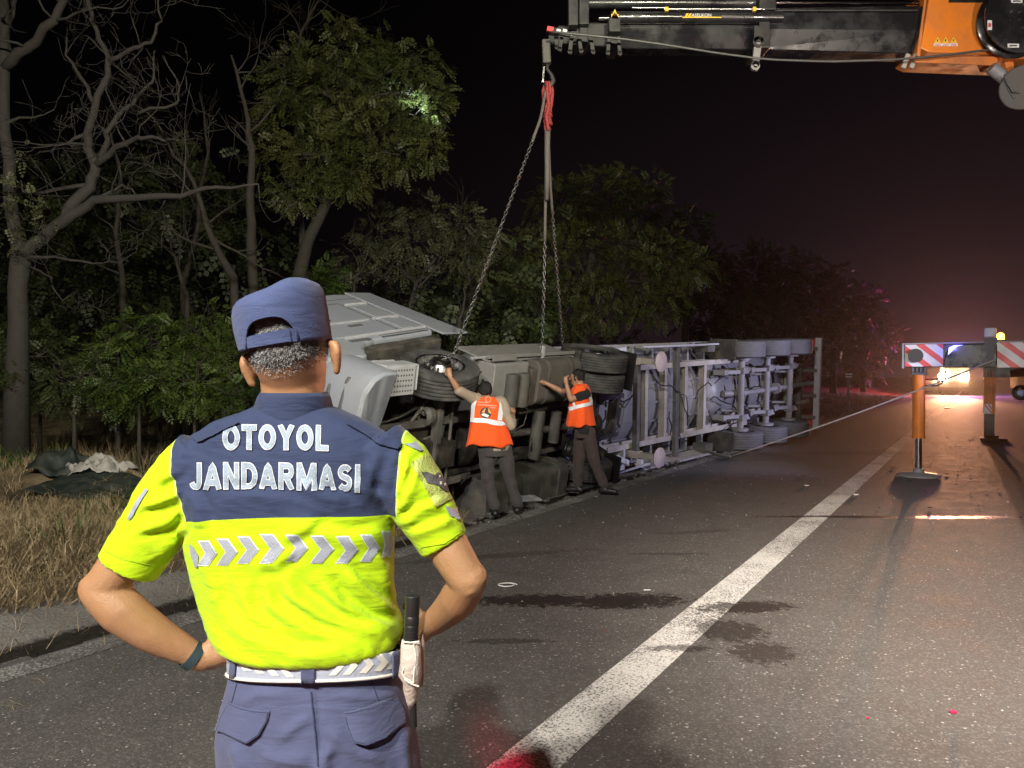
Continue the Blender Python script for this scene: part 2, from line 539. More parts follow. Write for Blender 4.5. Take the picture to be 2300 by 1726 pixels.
def st(x, y):
    p = Vector((x, y, 0)); return p.dot(RN), p.dot(RD)

def make_asphalt(name, paint=False):
    m = bpy.data.materials.new(name)
    N, L, b = nodes(m)
    tcn = N.new('ShaderNodeTexCoord'); ob = tcn.outputs['Object']
    sp = N.new('ShaderNodeSeparateXYZ'); L.new(ob, sp.inputs[0])
    X, Y = sp.outputs['X'], sp.outputs['Y']
    big = n_noise(N, L, ob, 0.35, 5)
    mid = n_noise(N, L, ob, 3.0, 5, .6)
    vor = N.new('ShaderNodeTexVoronoi'); vor.inputs['Scale'].default_value = 95.0
    L.new(ob, vor.inputs['Vector'])
    vs = N.new('ShaderNodeSeparateColor'); L.new(vor.outputs['Color'], vs.inputs[0])
    fine = n_noise(N, L, ob, 140, 3, .7)
    stone = n_range(N, L, vs.outputs[0], .55, 1.0)
    base = n_mix(N, L, n_range(N, L, mid, .3, .7), (.058, .055, .053), (.088, .083, .078))
    base = n_mix(N, L, n_range(N, L, big, .35, .65, 0, .45), base, (.105, .099, .092))
    base = n_mix(N, L, n_math(N, L, 'MULTIPLY', stone, .55), base, (.19, .18, .165))
    bright = n_range(N, L, vs.outputs[1], .982, .992)
    base = n_mix(N, L, n_math(N, L, 'MULTIPLY', bright, .7), base, (.42, .41, .38))
    if paint:
        wear = n_noise(N, L, ob, 70, 4, .8)
        wear2 = n_noise(N, L, ob, 1.6, 4, .6)
        k = n_math(N, L, 'ADD', wear, n_math(N, L, 'MULTIPLY', n_math(N, L, 'SUBTRACT', wear2, .5), .35))
        th = .462 if paint == 'new' else .53
        pm = n_range(N, L, k, th - .05, th + .05)
        pc = (.70, .68, .64) if paint == 'new' else (.36, .355, .34)
        base = n_mix(N, L, n_math(N, L, 'MULTIPLY', pm, .93), base, pc)
    # oil and water stains
    wob = n_math(N, L, 'MULTIPLY', n_math(N, L, 'SUBTRACT', n_noise(N, L, ob, 16.0, 10, .82), .5), 7.5)
    masks = []
    for x, y, rx, ry, ang, amt in STAINS:
        s_, t_ = st(x, y)
        masks.append(ellipse_mask(N, L, X, Y, wob, s_, t_, rx, ry, R(32.2) + ang, amt))
    mm = masks[0]
    for k in masks[1:]: mm = n_math(N, L, 'MAXIMUM', mm, k)
    base = n_mix(N, L, n_math(N, L, 'MULTIPLY', mm, .93), base, (.006, .0045, .004))
    L.new(base, b.inputs['Base Color'])
    ro = n_range(N, L, mid, .3, .7, .64, .80)
    b.inputs['Specular IOR Level'].default_value = .32
    wet = None
    for x, y, rx, ry, ang in WETS:
        s_, t_ = st(x, y)
        k = ellipse_mask(N, L, X, Y, wob, s_, t_, rx, ry, R(32.2) + ang, 1.0)
        wet = k if wet is None else n_math(N, L, 'MAXIMUM', wet, k)
    ro = n_math(N, L, 'SUBTRACT', ro, n_math(N, L, 'MULTIPLY', wet, .42))
    L.new(ro, b.inputs['Roughness'])
    hgt = n_math(N, L, 'ADD', n_math(N, L, 'MULTIPLY', vor.outputs['Distance'], -.6), n_math(N, L, 'MULTIPLY', fine, .8))
    bp = N.new('ShaderNodeBump'); bp.inputs['Distance'].default_value = .006
    L.new(n_math(N, L, 'SUBTRACT', .55, n_math(N, L, 'MULTIPLY', wet, .3)), bp.inputs['Strength'])
    L.new(hgt, bp.inputs['Height']); L.new(bp.outputs[0], b.inputs['Normal'])
    return m

STAINS = [(.20, 5.62, .55, .16, 0, 1), (.85, 5.60, .50, .20, .1, 1), (1.72, 5.45, .38, .14, .15, .9), (1.45, 4.95, .25, .22, 0, .75),
          (1.55, 4.55, .22, .18, .4, .7), (1.05, 4.62, .22, .06, 0, .7), (-.05, 4.75, .3, .05, 0, .6), (3.9, 9.0, .9, .07, 0, .9),
          (2.0, 8.1, .5, .07, .2, .35), (-.2, 7.0, .9, .10, .3, .4), (8.0, 16.5, 1.5, .5, 0, .5), (1.5, 7.1, .4, .05, 0, .45)]
WETS = [(5.0, 8.95, 1.6, .09, 0.0), (6.4, 9.0, 1.1, .07, 0.03)]

M['asphalt'] = make_asphalt('asphalt')
M['line_paint'] = make_asphalt('line_paint', 'new')
M['edge_paint'] = make_asphalt('worn_edge_paint', 'old')

def make_ground_mat():
    m = bpy.data.materials.new('verge_soil')
    N, L, b = nodes(m)
    tcn = N.new('ShaderNodeTexCoord'); ob = tcn.outputs['Object']
    sp = N.new('ShaderNodeSeparateXYZ'); L.new(ob, sp.inputs[0]); X = sp.outputs['X']
    n1 = n_noise(N, L, ob, 1.2, 6, .6); n2 = n_noise(N, L, ob, 18, 5, .7); n3 = n_noise(N, L, ob, 60, 3, .7)
    soil = n_mix(N, L, n_range(N, L, n2, .3, .7), (.030, .024, .017), (.075, .060, .042))
    straw = n_mix(N, L, n_range(N, L, n3, .3, .7), (.20, .155, .09), (.38, .30, .18))
    veg = n_mix(N, L, n_range(N, L, n1, .35, .6), soil, straw)
    gravel = n_mix(N, L, n_range(N, L, n3, .35, .65), (.14, .135, .125), (.30, .29, .27))
    gravel = n_mix(N, L, n_range(N, L, n1, .4, .7, 0, .6), gravel, (.13, .12, .10))
    gut = n_mix(N, L, n_range(N, L, n2, .3, .7), (.014, .012, .010), (.034, .029, .023))
    xw = n_math(N, L, 'ADD', X, n_math(N, L, 'MULTIPLY', n_math(N, L, 'SUBTRACT', n2, .5), .22))
    xw2 = n_math(N, L, 'ADD', X, n_math(N, L, 'MULTIPLY', n_math(N, L, 'SUBTRACT', n1, .5), .9))
    c = n_mix(N, L, n_range(N, L, xw2, -6.35, -6.05), veg, gravel)
    c = n_mix(N, L, n_range(N, L, xw, -5.36, -5.28), c, gut)
    c = n_mix(N, L, n_range(N, L, X, 12.9, 13.6), c, veg)
    L.new(c, b.inputs['Base Color']); b.inputs['Roughness'].default_value = .95
    b.inputs['Specular IOR Level'].default_value = .15
    bp = N.new('ShaderNodeBump'); bp.inputs['Strength'].default_value = .7; bp.inputs['Distance'].default_value = .03
    L.new(n_math(N, L, 'ADD', n2, n_math(N, L, 'MULTIPLY', n3, .4)), bp.inputs['Height']); L.new(bp.outputs[0], b.inputs['Normal'])
    return m
M['soil'] = make_ground_mat()

S = np.unique(np.concatenate([np.arange(-600, -40, 40.), np.arange(-40, -14, 2.), np.arange(-14, -4.6, .12), np.arange(-4.6, 12.5, 1.5), np.arange(12.5, 20, .4), np.arange(20, 60, 5.), np.arange(60, 620, 60.)]))
T = np.unique(np.concatenate([np.arange(-300, -8, 30.), np.arange(-8, -1, 1.), np.arange(-1, 16, .14), np.arange(16, 40, .5), np.arange(40, 120, 4.), np.arange(120, 1240, 60.)]))
g = link('ground', grid_mesh('ground', S, T, ground_h), [M['soil']], smooth=True)
g.matrix_world = ROADM
tag(g, 'dry verge soil beside the road', None, kind='structure')

def sheet(name, s0, s1, t0, t1, z, m, ns=1, nt=1):
    me = grid_mesh(name, np.linspace(s0, s1, ns + 1), np.linspace(t0, t1, nt + 1), lambda a, b_: np.full(a.shape, z))
    o = link(name, me, [m]); o.matrix_world = ROADM; o['kind'] = 'structure'
    return o
mb = MB(); mb.box((4.2, 420, -.03), (18.05, 900, .06), 0)
o = mb.build('road', M['asphalt']); o.matrix_world = ROADM; o['kind'] = 'structure'
sheet('lane_line', -1.80, -1.53, -25, 600, .004, M['line_paint'])
sheet('edge_line', -4.80, -4.58, -25, 600, .004, M['edge_paint'])
sheet('lane_line', 9.6, 9.8, -25, 600, .004, M['line_paint'])
# asphalt rim: the broken edge of the surfacing
mb = MB()
tt = -4.0
while tt < 40:
    w = rng.uniform(.12, .4)
    mb.box((-4.84 - rng.uniform(0, .05), tt + w / 2, -.035), (rng.uniform(.03, .12), w * .95, .05))
    tt += w
o = mb.build('asphalt_rim', M['asphalt'], bevel=.012); o.matrix_world = ROADM; o['kind'] = 'structure'

# ------------------------------------------------------------------ plants
def leaf_mat(name, c0, c1, c2=None, trans=.25):
    m = bpy.data.materials.new(name)
    N, L, b = nodes(m)
    g_ = N.new('ShaderNodeNewGeometry')
    tcn = N.new('ShaderNodeTexCoord')
    big = n_noise(N, L, tcn.outputs['Object'], .8, 3)
    c = n_mix(N, L, g_.outputs['Random Per Island'], c0, c1)
    if c2: c = n_mix(N, L, n_range(N, L, big, .45, .7, 0, .7), c, c2)
    L.new(c, b.inputs['Base Color'])
    b.inputs['Roughness'].default_value = .5
    b.inputs['Specular IOR Level'].default_value = .35
    tr = N.new('ShaderNodeBsdfTranslucent'); L.new(c, tr.inputs['Color'])
    mx = N.new('ShaderNodeMixShader'); mx.inputs[0].default_value = trans
    L.new(b.outputs[0], mx.inputs[1]); L.new(tr.outputs[0], mx.inputs[2])
    L.new(mx.outputs[0], N['Material Output'].inputs['Surface'])
    return m
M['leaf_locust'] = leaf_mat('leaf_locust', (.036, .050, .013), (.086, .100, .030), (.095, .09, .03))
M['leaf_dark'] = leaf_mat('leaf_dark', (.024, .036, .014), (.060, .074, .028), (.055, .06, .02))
M['leaf_bush'] = leaf_mat('leaf_bush', (.024, .045, .010), (.066, .100, .020), (.085, .11, .02))
M['leaf_grey'] = leaf_mat('leaf_grey', (.05, .058, .03), (.11, .115, .06), (.08, .075, .04))
M['bark'] = mat('bark', (.034, .029, .023), .9, var=.4, scale=12, bump=.8, bscale=30)
M['bark_dead'] = mat('bark_dead', (.030, .026, .023), .9, var=.35, scale=10, bump=.8, bscale=40)
M['straw'] = leaf_mat('straw', (.24, .185, .10), (.54, .43, .26), (.2, .15, .08), .15)
M['straw_dark'] = leaf_mat('straw_dark', (.09, .066, .036), (.22, .165, .09), None, .15)
M['weed'] = leaf_mat('weed', (.03, .06, .012), (.07, .11, .025), None, .2)

def unit(a): return a / np.maximum(np.linalg.norm(a, axis=-1, keepdims=True), 1e-9)

def pinnate(P, D, Ln, pairs=5, wid=.30):
    "compound leaves: returns verts, quads"
    n = len(P)
    D = unit(D)
    rnd = unit(rng.normal(size=(n, 3)) + np.array([0, 0, 1.6]))
    S_ = unit(np.cross(D, rnd)); Nn = np.cross(S_, D)
    Vs = []; 
    def leaflet(base, dirv, length, w):
        side = unit(np.cross(dirv, Nn)) * (length * w)[:, None]
        mid = base + dirv * (length * .5)[:, None]
        Vs.append(np.stack([base, mid + side, base + dirv * length[:, None], mid - side], 1))
    for j in range(pairs):
        f = (j + .6) / (pairs + .3)
        base = P + D * (Ln * f)[:, None] - np.array([0, 0, 1]) * (Ln * f * f * .25)[:, None]
        ll = Ln * (.34 - .10 * abs(f - .45)) * rng.uniform(.85, 1.15, n)
        for sg in (1, -1):
            d = unit(S_ * sg + D * .35 - np.array([0, 0, .25]) + rng.normal(size=(n, 3)) * .12)
            leaflet(base, d, ll, wid)
    base = P + D * (Ln * .98)[:, None] - np.array([0, 0, 1]) * (Ln * .24)[:, None]
    leaflet(base, unit(D - np.array([0, 0, .4])), Ln * .3, wid)
    V = np.concatenate(Vs, 0).reshape(-1, 3)
    F = np.arange(len(V)).reshape(-1, 4)
    return V, F

def crown_points(blobs, dens, shell=.55):
    "blobs: (centre, radius). leaf base points + outward directions"
    P, D = [], []
    for c, r in blobs:
        c = np.array(c)
        n = int(dens * r * r)
        d = unit(rng.normal(size=(n, 3)))
        rad = r * (shell + (1 - shell) * rng.random(n) ** .7)
        lump = 1 + .28 * np.sin(d[:, 0] * 5 + c[0] * 3) * np.sin(d[:, 2] * 6 + c[2] * 2) + .18 * np.sin(d[:, 1] * 9 + d[:, 2] * 7 + c[1])
        p = c + d * (rad * lump)[:, None] * np.array([1, 1, .85])
        keep = rng.random(n) < (.35 + .65 * (np.sin(p[:, 0] * 3.1 + p[:, 2] * 2.3) * np.sin(p[:, 1] * 2.7 - p[:, 2] * 3.7) > -.25))
        P.append(p[keep]); D.append(d[keep])
    P = np.concatenate(P); D = np.concatenate(D)
    D = unit(D + rng.normal(size=D.shape) * .55 - np.array([0, 0, .35]))
    return P, D

def limb_path(a, b, bend, n=7):
    a, b = Vector(a), Vector(b)
    out = []
    off = Vector((random.uniform(-1, 1), random.uniform(-1, 1), random.uniform(-.3, .8))) * bend * (b - a).length
    ph = random.uniform(0, 6)
    for i in range(n):
        t = i / (n - 1)
        w = Vector((math.sin(ph + t * 9), math.cos(ph * 2 + t * 8), math.sin(ph * 3 + t * 7))) * (b - a).length * .025 * math.sin(math.pi * t)
        out.append(a.lerp(b, t) + off * math.sin(math.pi * t) * .5 + w)
    return out

def twigs(mb, p, d, length, r, depth, spread=.75, wig=.25, up=.05):
    "recursive bare twigs"
    pts, rad = [Vector(p)], [r]
    d = Vector(d).normalized(); n = 5
    for i in range(n):
        d = (d + Vector((random.gauss(0, wig), random.gauss(0, wig), random.gauss(0, wig) + up))).normalized()
        pts.append(pts[-1] + d * length / n); rad.append(max(r * (1 - .75 * (i + 1) / n), .004))
    mb.tube(pts, rad, 6 if r > .03 else 4)
    if depth <= 0: return
    for k in range(random.choice((2, 3, 3))):
        i = random.randint(2, n)
        dd = (d + Vector((random.gauss(0, spread), random.gauss(0, spread), random.gauss(.1, spread)))).normalized()
        twigs(mb, pts[i], dd, length * random.uniform(.5, .8), max(rad[i] * .75, .004), depth - 1, spread, wig, up)

def tree(name, label, cat, base, trunk_pts, trunk_r, blobs, dens, leaf_l, leafm, barkm, group=None, pairs=6, limbs=True, wid=.25):
    root = empty(name, base, label, cat, group)
    mb = MB()
    tp = [Vector(p) for p in trunk_pts]
    n = len(tp)
    mb.tube(tp, [trunk_r * (1.25 if i == 0 else 1 - .55 * i / (n - 1)) for i in range(n)], 9)
    if limbs:
        for c, r in blobs:
            src = min(tp[max(1, n // 2):], key=lambda p: (p - Vector(c)).length)
            pth = limb_path(src, c, .18)
            mb.tube(pth, [max(trunk_r * .45 * (1 - .8 * i / 6), .012) for i in range(7)], 6)
            for k in range(3):
                d = Vector(rng.normal(size=3)); d.z = abs(d.z) * .6
                twigs(mb, pth[4 + k % 3], d, r * .9, .018, 1)
    mb.build('trunk', barkm, root, True, smooth=True)
    if blobs:
        P, D = crown_points(blobs, dens)
        V, F = pinnate(P, D, rng.uniform(.7, 1.25, len(P)) * leaf_l, pairs, wid)
        o = link('crown', fast_quads('crown', V, F), [leafm], root, True)
        o['kind'] = 'stuff'
    return root

def blob(u, v, d, rpx): return (q(u, v, d), rpx / .96174 / FPX * d)
def gpt(u, d, dz=0.0):
    p = q(u, 800, d); p.z = gh(p) + dz - .05; return p
# dead tree on the left, limbs as they stand
D0 = 11.0
base = gpt(34, D0)
root = empty('dead_tree', base, 'grey leafless tree with long crooked limbs and ivy on its leaning trunk', 'tree', 'trees beside the verge')
mb = MB()
def limb(uvd, r0, r1, n=7, tw=3, twl=.8):
    pts = [q(u, v, d) for u, v, d in uvd]
    P = []
    for i in range(len(pts) - 1):
        for k in range(3):
            t = k / 3
            j = Vector((random.gauss(0, .02), random.gauss(0, .03), random.gauss(0, .02)))
            P.append(pts[i].lerp(pts[i + 1], t) + (j if k else Vector()))
    P.append(pts[-1])
    m = len(P)
    mb.tube(P, [r0 + (r1 - r0) * i / (m - 1) for i in range(m)], n)
    for k in range(tw):
        i = random.randint(m // 3, m - 1)
        twigs(mb, P[i], Vector((random.gauss(0, .6), random.gauss(0, .5), random.gauss(.35, .5))), twl * random.uniform(.6, 1.3), max(.35 * (r0 + (r1 - r0) * i / m), .008), 2, .8, .28)
tb = [tuple(base), tuple(q(37, 800, D0)), tuple(q(40, 700, D0)), tuple(q(38, 620, D0)), tuple(q(46, 556, D0))]
mb.tube(tb, [.19, .155, .135, .13, .14], 12)
D_ = D0
limb([(46, 556, D_), (110, 500, D_), (160, 462, D_ - .2), (205, 432, D_ - .3), (300, 428, D_ - .5), (392, 425, D_ - .7), (470, 405, D_ - .9), (558, 398, D_ - 1)], .105, .012, 8, 5, .9)
limb([(110, 500, D_), (150, 450, D_ + .1), (196, 405, D_ + .2), (207, 360, D_ + .2), (188, 320, D_ + .2), (190, 285, D_ + .3), (206, 230, D_ + .3), (234, 165, D_ + .3), (226, 105, D_ + .3), (198, 45, D_ + .3), (188, -10, D_ + .3)], .095, .025, 8, 5, .9)
limb([(207, 360, D_ + .2), (250, 318, D_), (300, 297, D_ - .2), (345, 300, D_ - .3), (385, 305, D_ - .4)], .06, .01, 6, 4)
limb([(205, 368, D_ + .2), (226, 322, D_ + .3), (228, 290, D_ + .4), (270, 235, D_ + .5), (310, 195, D_ + .5), (332, 170, D_ + .5), (334, 110, D_ + .6)], .055, .012, 6, 5)
limb([(236, 132, D_ + .3), (290, 104, D_ + .2), (328, 92, D_ + .1), (350, 45, D_), (342, -15, D_)], .04, .01, 6, 4)
limb([(190, 285, D_ + .3), (160, 300, D_ + .2), (110, 330, D_ + .1)], .035, .01, 5, 3)
limb([(206, 230, D_ + .3), (180, 175, D_ + .4), (142, 120, D_ + .5), (146, 60, D_ + .5)], .035, .01, 5, 3)
limb([(300, 245, D_ + .5), (380, 225, D_ + .5), (388, 190, D_ + .5), (350, 120, D_ + .6)], .03, .008, 5, 3)
limb([(205, 432, D_ - .3), (265, 400, D_ - .3), (295, 425, D_ - .4)], .03, .01, 5, 2)
limb([(190, 400, D_ + .2), (120, 410, D_ + .1), (50, 415, D_), (45, 390, D_)], .035, .01, 5, 3)
limb([(50, 560, D_), (120, 555, D_ - .2), (200, 570, D_ - .3), (235, 565, D_ - .4)], .03, .008, 5, 3)
limb([(60, 575, D_), (110, 600, D_ - .3), (135, 650, D_ - .3)], .022, .006, 5, 2)
limb([(44, 556, D_), (20, 420, D_ + .3), (8, 220, D_ + .4), (6, -30, D_ + .4)], .10, .075, 8, 3)
limb([(8, 150, D_ + .4), (60, 105, D_ + .2), (118, 45, D_), (150, -25, D_ - .1)], .085, .05, 8, 3)
limb([(20, 120, D_ + .4), (15, 60, D_ + .5), (35, -20, D_ + .5)], .05, .03, 6, 2)
limb([(118, 45, D_), (190, 22, D_ - .2), (265, 15, D_ - .3)], .025, .008, 5, 3)
mb.build('trunk', M['bark_dead'], root, True, smooth=True)
bl = [blob(22, 350, 10.9, 34), blob(45, 330, 10.8, 26), blob(28, 430, 10.8, 40), blob(62, 475, 10.7, 44), blob(20, 520, 10.7, 34), blob(70, 430, 10.8, 30), blob(10, 470, 10.8, 36), blob(120, 470, 10.9, 22)]
P, D = crown_points(bl, 330)
V, F = pinnate(P, D, rng.uniform(.1, .2, len(P)), 4, .36)
o = link('crown', fast_quads('crown', V, F), [M['leaf_grey']], root, True); o['kind'] = 'stuff'

# big locust in the middle
d = 16.5
tree('locust_tree', 'tallest leafy tree with a broad dense crown, one spray lit bright by a torch', 'tree', gpt(640, d),
     [gpt(640, d), q(645, 600, d), q(665, 520, d), q(705, 440, d), q(735, 340, d), q(750, 230, d)], .17,
     [blob(640, 260, d, 78), blob(735, 190, d, 95), blob(842, 172, d + .4, 88), blob(895, 250, d - .3, 66), blob(800, 300, d - .5, 92), blob(690, 345, d - .4, 78), blob(742, 105, d + .3, 62), blob(925, 318, d - .6, 42), blob(628, 405, d - .3, 48),
      blob(618, 180, d, 48), blob(905, 140, d + .2, 52), blob(860, 335, d - .7, 50), blob(660, 140, d + .4, 48), blob(760, 380, d - .6, 50), blob(590, 330, d, 40), blob(944, 210, d, 34)],
     760, .235, M['leaf_locust'], M['bark'], 'trees beside the verge')
# smaller tree behind the truck cab
d = 19.0
tree('small_tree', 'low multi stemmed tree with a thin grey green crown behind the cab', 'tree', gpt(880, d),
     [gpt(875, d), q(880, 680, d), q(900, 610, d), q(940, 560, d), q(960, 510, d)], .07,
     [blob(905, 520, d, 70), blob(990, 500, d, 62), blob(820, 500, d, 62), blob(1035, 535, d - .3, 42), blob(935, 465, d, 42), blob(770, 560, d, 46), blob(1000, 560, d - .3, 44), blob(860, 575, d, 40), blob(1060, 510, d, 26)],
     420, .27, M['leaf_grey'], M['bark_dead'], 'trees beside the verge')
# round tree right of the chains
d = 25.0
tree('round_tree', 'wide rounded tree standing behind the lifting chains', 'tree', gpt(1260, d),
     [gpt(1260, d), q(1262, 690, d), q(1270, 600, d), q(1290, 500, d), q(1290, 430, d)], .2,
     [blob(1215, 450, d, 74), blob(1300, 430, d, 72), blob(1375, 465, d, 66), blob(1440, 550, d - .4, 64), blob(1250, 560, d - .6, 100), blob(1385, 610, d - .8, 76), blob(1150, 630, d - .5, 66), blob(1490, 575, d - .4, 46), blob(1300, 655, d - 1, 66),
      blob(1130, 545, d, 54), blob(1430, 655, d - .8, 48), blob(1345, 400, d, 40), blob(1110, 660, d - .5, 40), blob(1220, 680, d - 1, 52), blob(1410, 400, d, 34)],
     380, .30, M['leaf_locust'], M['bark'], 'trees beside the verge')
# far trees along the road, fading into the dark
for k, (u, dd, hgt, rr, lab) in enumerate([
        (1560, 42, 640, 62, 'dim distant tree just beyond the round tree'), (1640, 48, 600, 70, 'dim distant tree above the trailer axles'), (1725, 54, 620, 66, 'dim distant tree above the trailer tail'),
        (1800, 60, 650, 60, 'dim distant tree standing beyond the trailer tail'), (1865, 70, 680, 50, 'farthest dim tree beside the striped outrigger beam'), (1480, 36, 520, 60, 'dark tree peeping out behind the round tree crown')]):
    bl = [blob(u, hgt, dd, rr), blob(u - rr * .7, hgt + 45, dd, rr * .8), blob(u + rr * .7, hgt + 50, dd, rr * .8), blob(u, hgt + 95, dd, rr * .95), blob(u + 10, hgt - 45, dd, rr * .55)]
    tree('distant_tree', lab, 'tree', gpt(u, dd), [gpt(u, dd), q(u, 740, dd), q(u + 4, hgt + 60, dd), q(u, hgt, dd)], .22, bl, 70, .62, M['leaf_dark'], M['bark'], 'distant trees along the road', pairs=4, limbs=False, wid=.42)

# bare slender trees in the wood
def bare(u, v0, path, r, dd, lab, tw=9, twl=1.4, leaves=None, name='bare_tree'):
    b = gpt(u, dd)
    root = empty(name, b, lab, 'tree', 'bare trees in the wood')
    m = MB()
    pts = [b] + [q(a, c, dd) for a, c in path]
    P = []
    for i in range(len(pts) - 1):
        for k in range(3):
            P.append(pts[i].lerp(pts[i + 1], k / 3) + Vector((random.gauss(0, .03), random.gauss(0, .03), 0)) * (1 if k else 0))
    P.append(pts[-1]); n = len(P)
    m.tube(P, [r * (1 - .8 * i / (n - 1)) for i in range(n)], 7)
    for k in range(tw):
        i = random.randint(n // 3, n - 1)
        twigs(m, P[i], (random.gauss(0, .6), random.gauss(0, .4), random.gauss(.6, .4)), twl * random.uniform(.6, 1.3), max(r * .45 * (1 - .7 * i / n), .01), 2, .6, .2)
    m.build('trunk', M['bark'], root, True, smooth=True)
    if leaves:
        P_, D_2 = crown_points(leaves, 260)
        V_, F_ = pinnate(P_, D_2, rng.uniform(.16, .3, len(P_)), 5, .34)
        o_ = link('crown', fast_quads('crown', V_, F_), [M['leaf_grey']], root, True); o_['kind'] = 'stuff'
bare(545, 620, [(542, 520), (540, 420), (545, 320), (530, 230), (500, 120)], .12, 15, 'straight grey trunk rising just behind the officer cap', 6, 1.3)
bare(520, 640, [(505, 600), (470, 540), (440, 460), (400, 360), (340, 290)], .10, 14.5, 'slanting bare trunk leaning to the left above the bushes', 6, 1.3)
bare(400, 680, [(405, 640), (380, 560), (350, 500)], .07, 16, 'short dark slanting trunk behind the bushes', 7, 1.3)
bare(690, 640, [(660, 600), (640, 420), (640, 200), (650, 70), (690, 0)], .10, 17.5, 'tall bare tree with fine twigs above the locust crown', 9, 1.4)
bare(995, 730, [(992, 690), (1005, 640), (1010, 590)], .05, 18, 'thin pale forked stem just above the cab rear edge', 5, .9)
bare(770, 700, [(760, 650), (768, 600), (800, 560)], .05, 18.5, 'thin pale stem leaning behind the cab roof', 6, 1.0)
bare(895, 720, [(885, 660), (905, 620), (960, 560)], .05, 18.2, 'thin pale branching stem between cab and small tree', 6, 1.1)
bare(260, 760, [(265, 640), (250, 500), (262, 380), (230, 250)], .09, 17, 'dim bare tree behind the dead tree limbs', 6, 1.4)
bare(410, 740, [(395, 620), (430, 480), (450, 330), (430, 200)], .09, 18, 'dim bare tree between dead tree and straight trunk', 6, 1.4)

# shrubs of the understorey
for u, v, dd, rr, lab in [
        (160, 830, 11.5, 60, 'dark shrub right beside the dead tree trunk'), (255, 770, 12.5, 70, 'leafy shrub above the white cloth on the verge'), (345, 740, 13, 66, 'shrub with arching sprays left of the officer'),
        (430, 720, 13, 62, 'shrub whose top touches the officer cap height'), (300, 845, 11.3, 62, 'low shrub above the white plastic bag'), (420, 830, 11.5, 74, 'bright green shrub close to the officer ear'),
        (490, 770, 12, 58, 'bright shrub directly left of the cap'), (85, 740, 12.5, 52, 'shrub just right of the dead tree at head height'), (10, 780, 11.2, 56, 'shrub at the foot of the dead tree, left side'),
        (690, 620, 14.5, 46, 'shrub between the cap and the locust trunk'), (1150, 690, 22, 46, 'low shrub at the left foot of the round tree'), (500, 860, 11, 44, 'low shrub at the officer collar height')]:
    c = q(u, v, dd)
    bl = [(c, rr / .96174 / FPX * dd)]
    for k in range(5):
        o_ = Vector((random.gauss(0, .55), random.gauss(0, .4), random.gauss(-.1, .4))) * bl[0][1]
        bl.append((c + o_, bl[0][1] * random.uniform(.5, .75)))
    b = Vector((c.x, c.y, 0)); b.z = gh(b) - .05
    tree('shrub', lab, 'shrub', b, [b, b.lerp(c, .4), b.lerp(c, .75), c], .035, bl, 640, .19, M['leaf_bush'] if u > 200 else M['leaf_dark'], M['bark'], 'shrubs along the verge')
# dark wood behind everything on the left: one mass
P, D = [], []
for k in range(46):
    u = random.uniform(-300, 1150); dd = random.uniform(19, 27); v = random.uniform(420, 800) if u < 600 else random.uniform(620, 800)
    c = q(u, v, dd); r_ = random.uniform(.9, 1.9)
    p_, d_ = crown_points([(c, r_)], 70); P.append(p_); D.append(d_)
for k in range(26):
    s_ = random.uniform(-26, -13); t_ = random.uniform(22, 120)
    c = road(s_, t_, random.uniform(.8, 3.0)); p_, d_ = crown_points([(c, random.uniform(1.2, 2.4))], 50); P.append(p_); D.append(d_)
P = np.concatenate(P); D = np.concatenate(D)
V, F = pinnate(P, D, rng.uniform(.35, .6, len(P)), 4, .4)
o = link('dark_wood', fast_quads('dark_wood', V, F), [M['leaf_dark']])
tag(o, 'dark mass of undergrowth deep behind the verge trees', 'woodland', kind='stuff')

# ------------------------------------------------------------------ dry grass
def blades(name, s, t, h, w, lean, m, label, cat, flat=0.0):
    n = len(s)
    z = ground_h(s, t)
    a = rng.uniform(0, 2 * np.pi, n)
    B = np.stack([s, t, z - .01], 1)
    ln = rng.normal(0, lean, (n, 2)) + np.array([flat * .3, 0])
    d1 = np.stack([ln[:, 0] * .4, ln[:, 1] * .4, np.ones(n)], 1); d1 = unit(d1)
    d2 = unit(np.stack([ln[:, 0] * 1.3, ln[:, 1] * 1.3, np.maximum(.15, 1 - flat * .9) * np.ones(n)], 1))
    sd = np.stack([np.cos(a), np.sin(a), np.zeros(n)], 1) * (w / 2)[:, None]
    m1 = B + d1 * (h * .5)[:, None]; tp = m1 + d2 * (h * .5)[:, None]
    tp[:, 2] = np.maximum(tp[:, 2], z + .01)
    V = np.stack([B - sd, B + sd, m1 + sd * .8, m1 - sd * .8, tp + sd * .15, tp - sd * .15], 1).reshape(-1, 3)
    i = np.arange(n) * 6
    F = np.concatenate([np.stack([i, i + 1, i + 2, i + 3], 1), np.stack([i + 3, i + 2, i + 4, i + 5], 1)])
    o_ = link(name, fast_quads(name, V, F), [m]); o_.matrix_world = ROADM
    tag(o_, label, cat, kind='stuff')
    return o_
def scatter(n, s0, s1, t0, t1, seed, thr=.4, f=.9):
    s = rng.uniform(s0, s1, n); t = rng.uniform(t0, t1, n)
    k = vnoise(s, t, f, seed) + .35 * vnoise(s, t, f * 4, seed + 3)
    keep = k > thr
    return s[keep], t[keep]
s_, t_ = scatter(30000, -11.5, -7.3, -1, 9, 5, .45)
blades('dry_grass', s_, t_, rng.uniform(.06, .24, len(s_)), rng.uniform(.004, .009, len(s_)), .75, M['straw'], 'pale dry grass standing on the verge mound', 'grass')
s_, t_ = scatter(60000, -9.2, -5.75, -1, 8, 6, .40)
blades('fallen_straw', s_, t_, rng.uniform(.1, .42, len(s_)), rng.uniform(.004, .009, len(s_)), 1.6, M['straw'], 'flattened straw lying at the verge edge', 'straw', .95)
s_, t_ = scatter(30000, -18, -6.4, 6, 40, 7, .4)
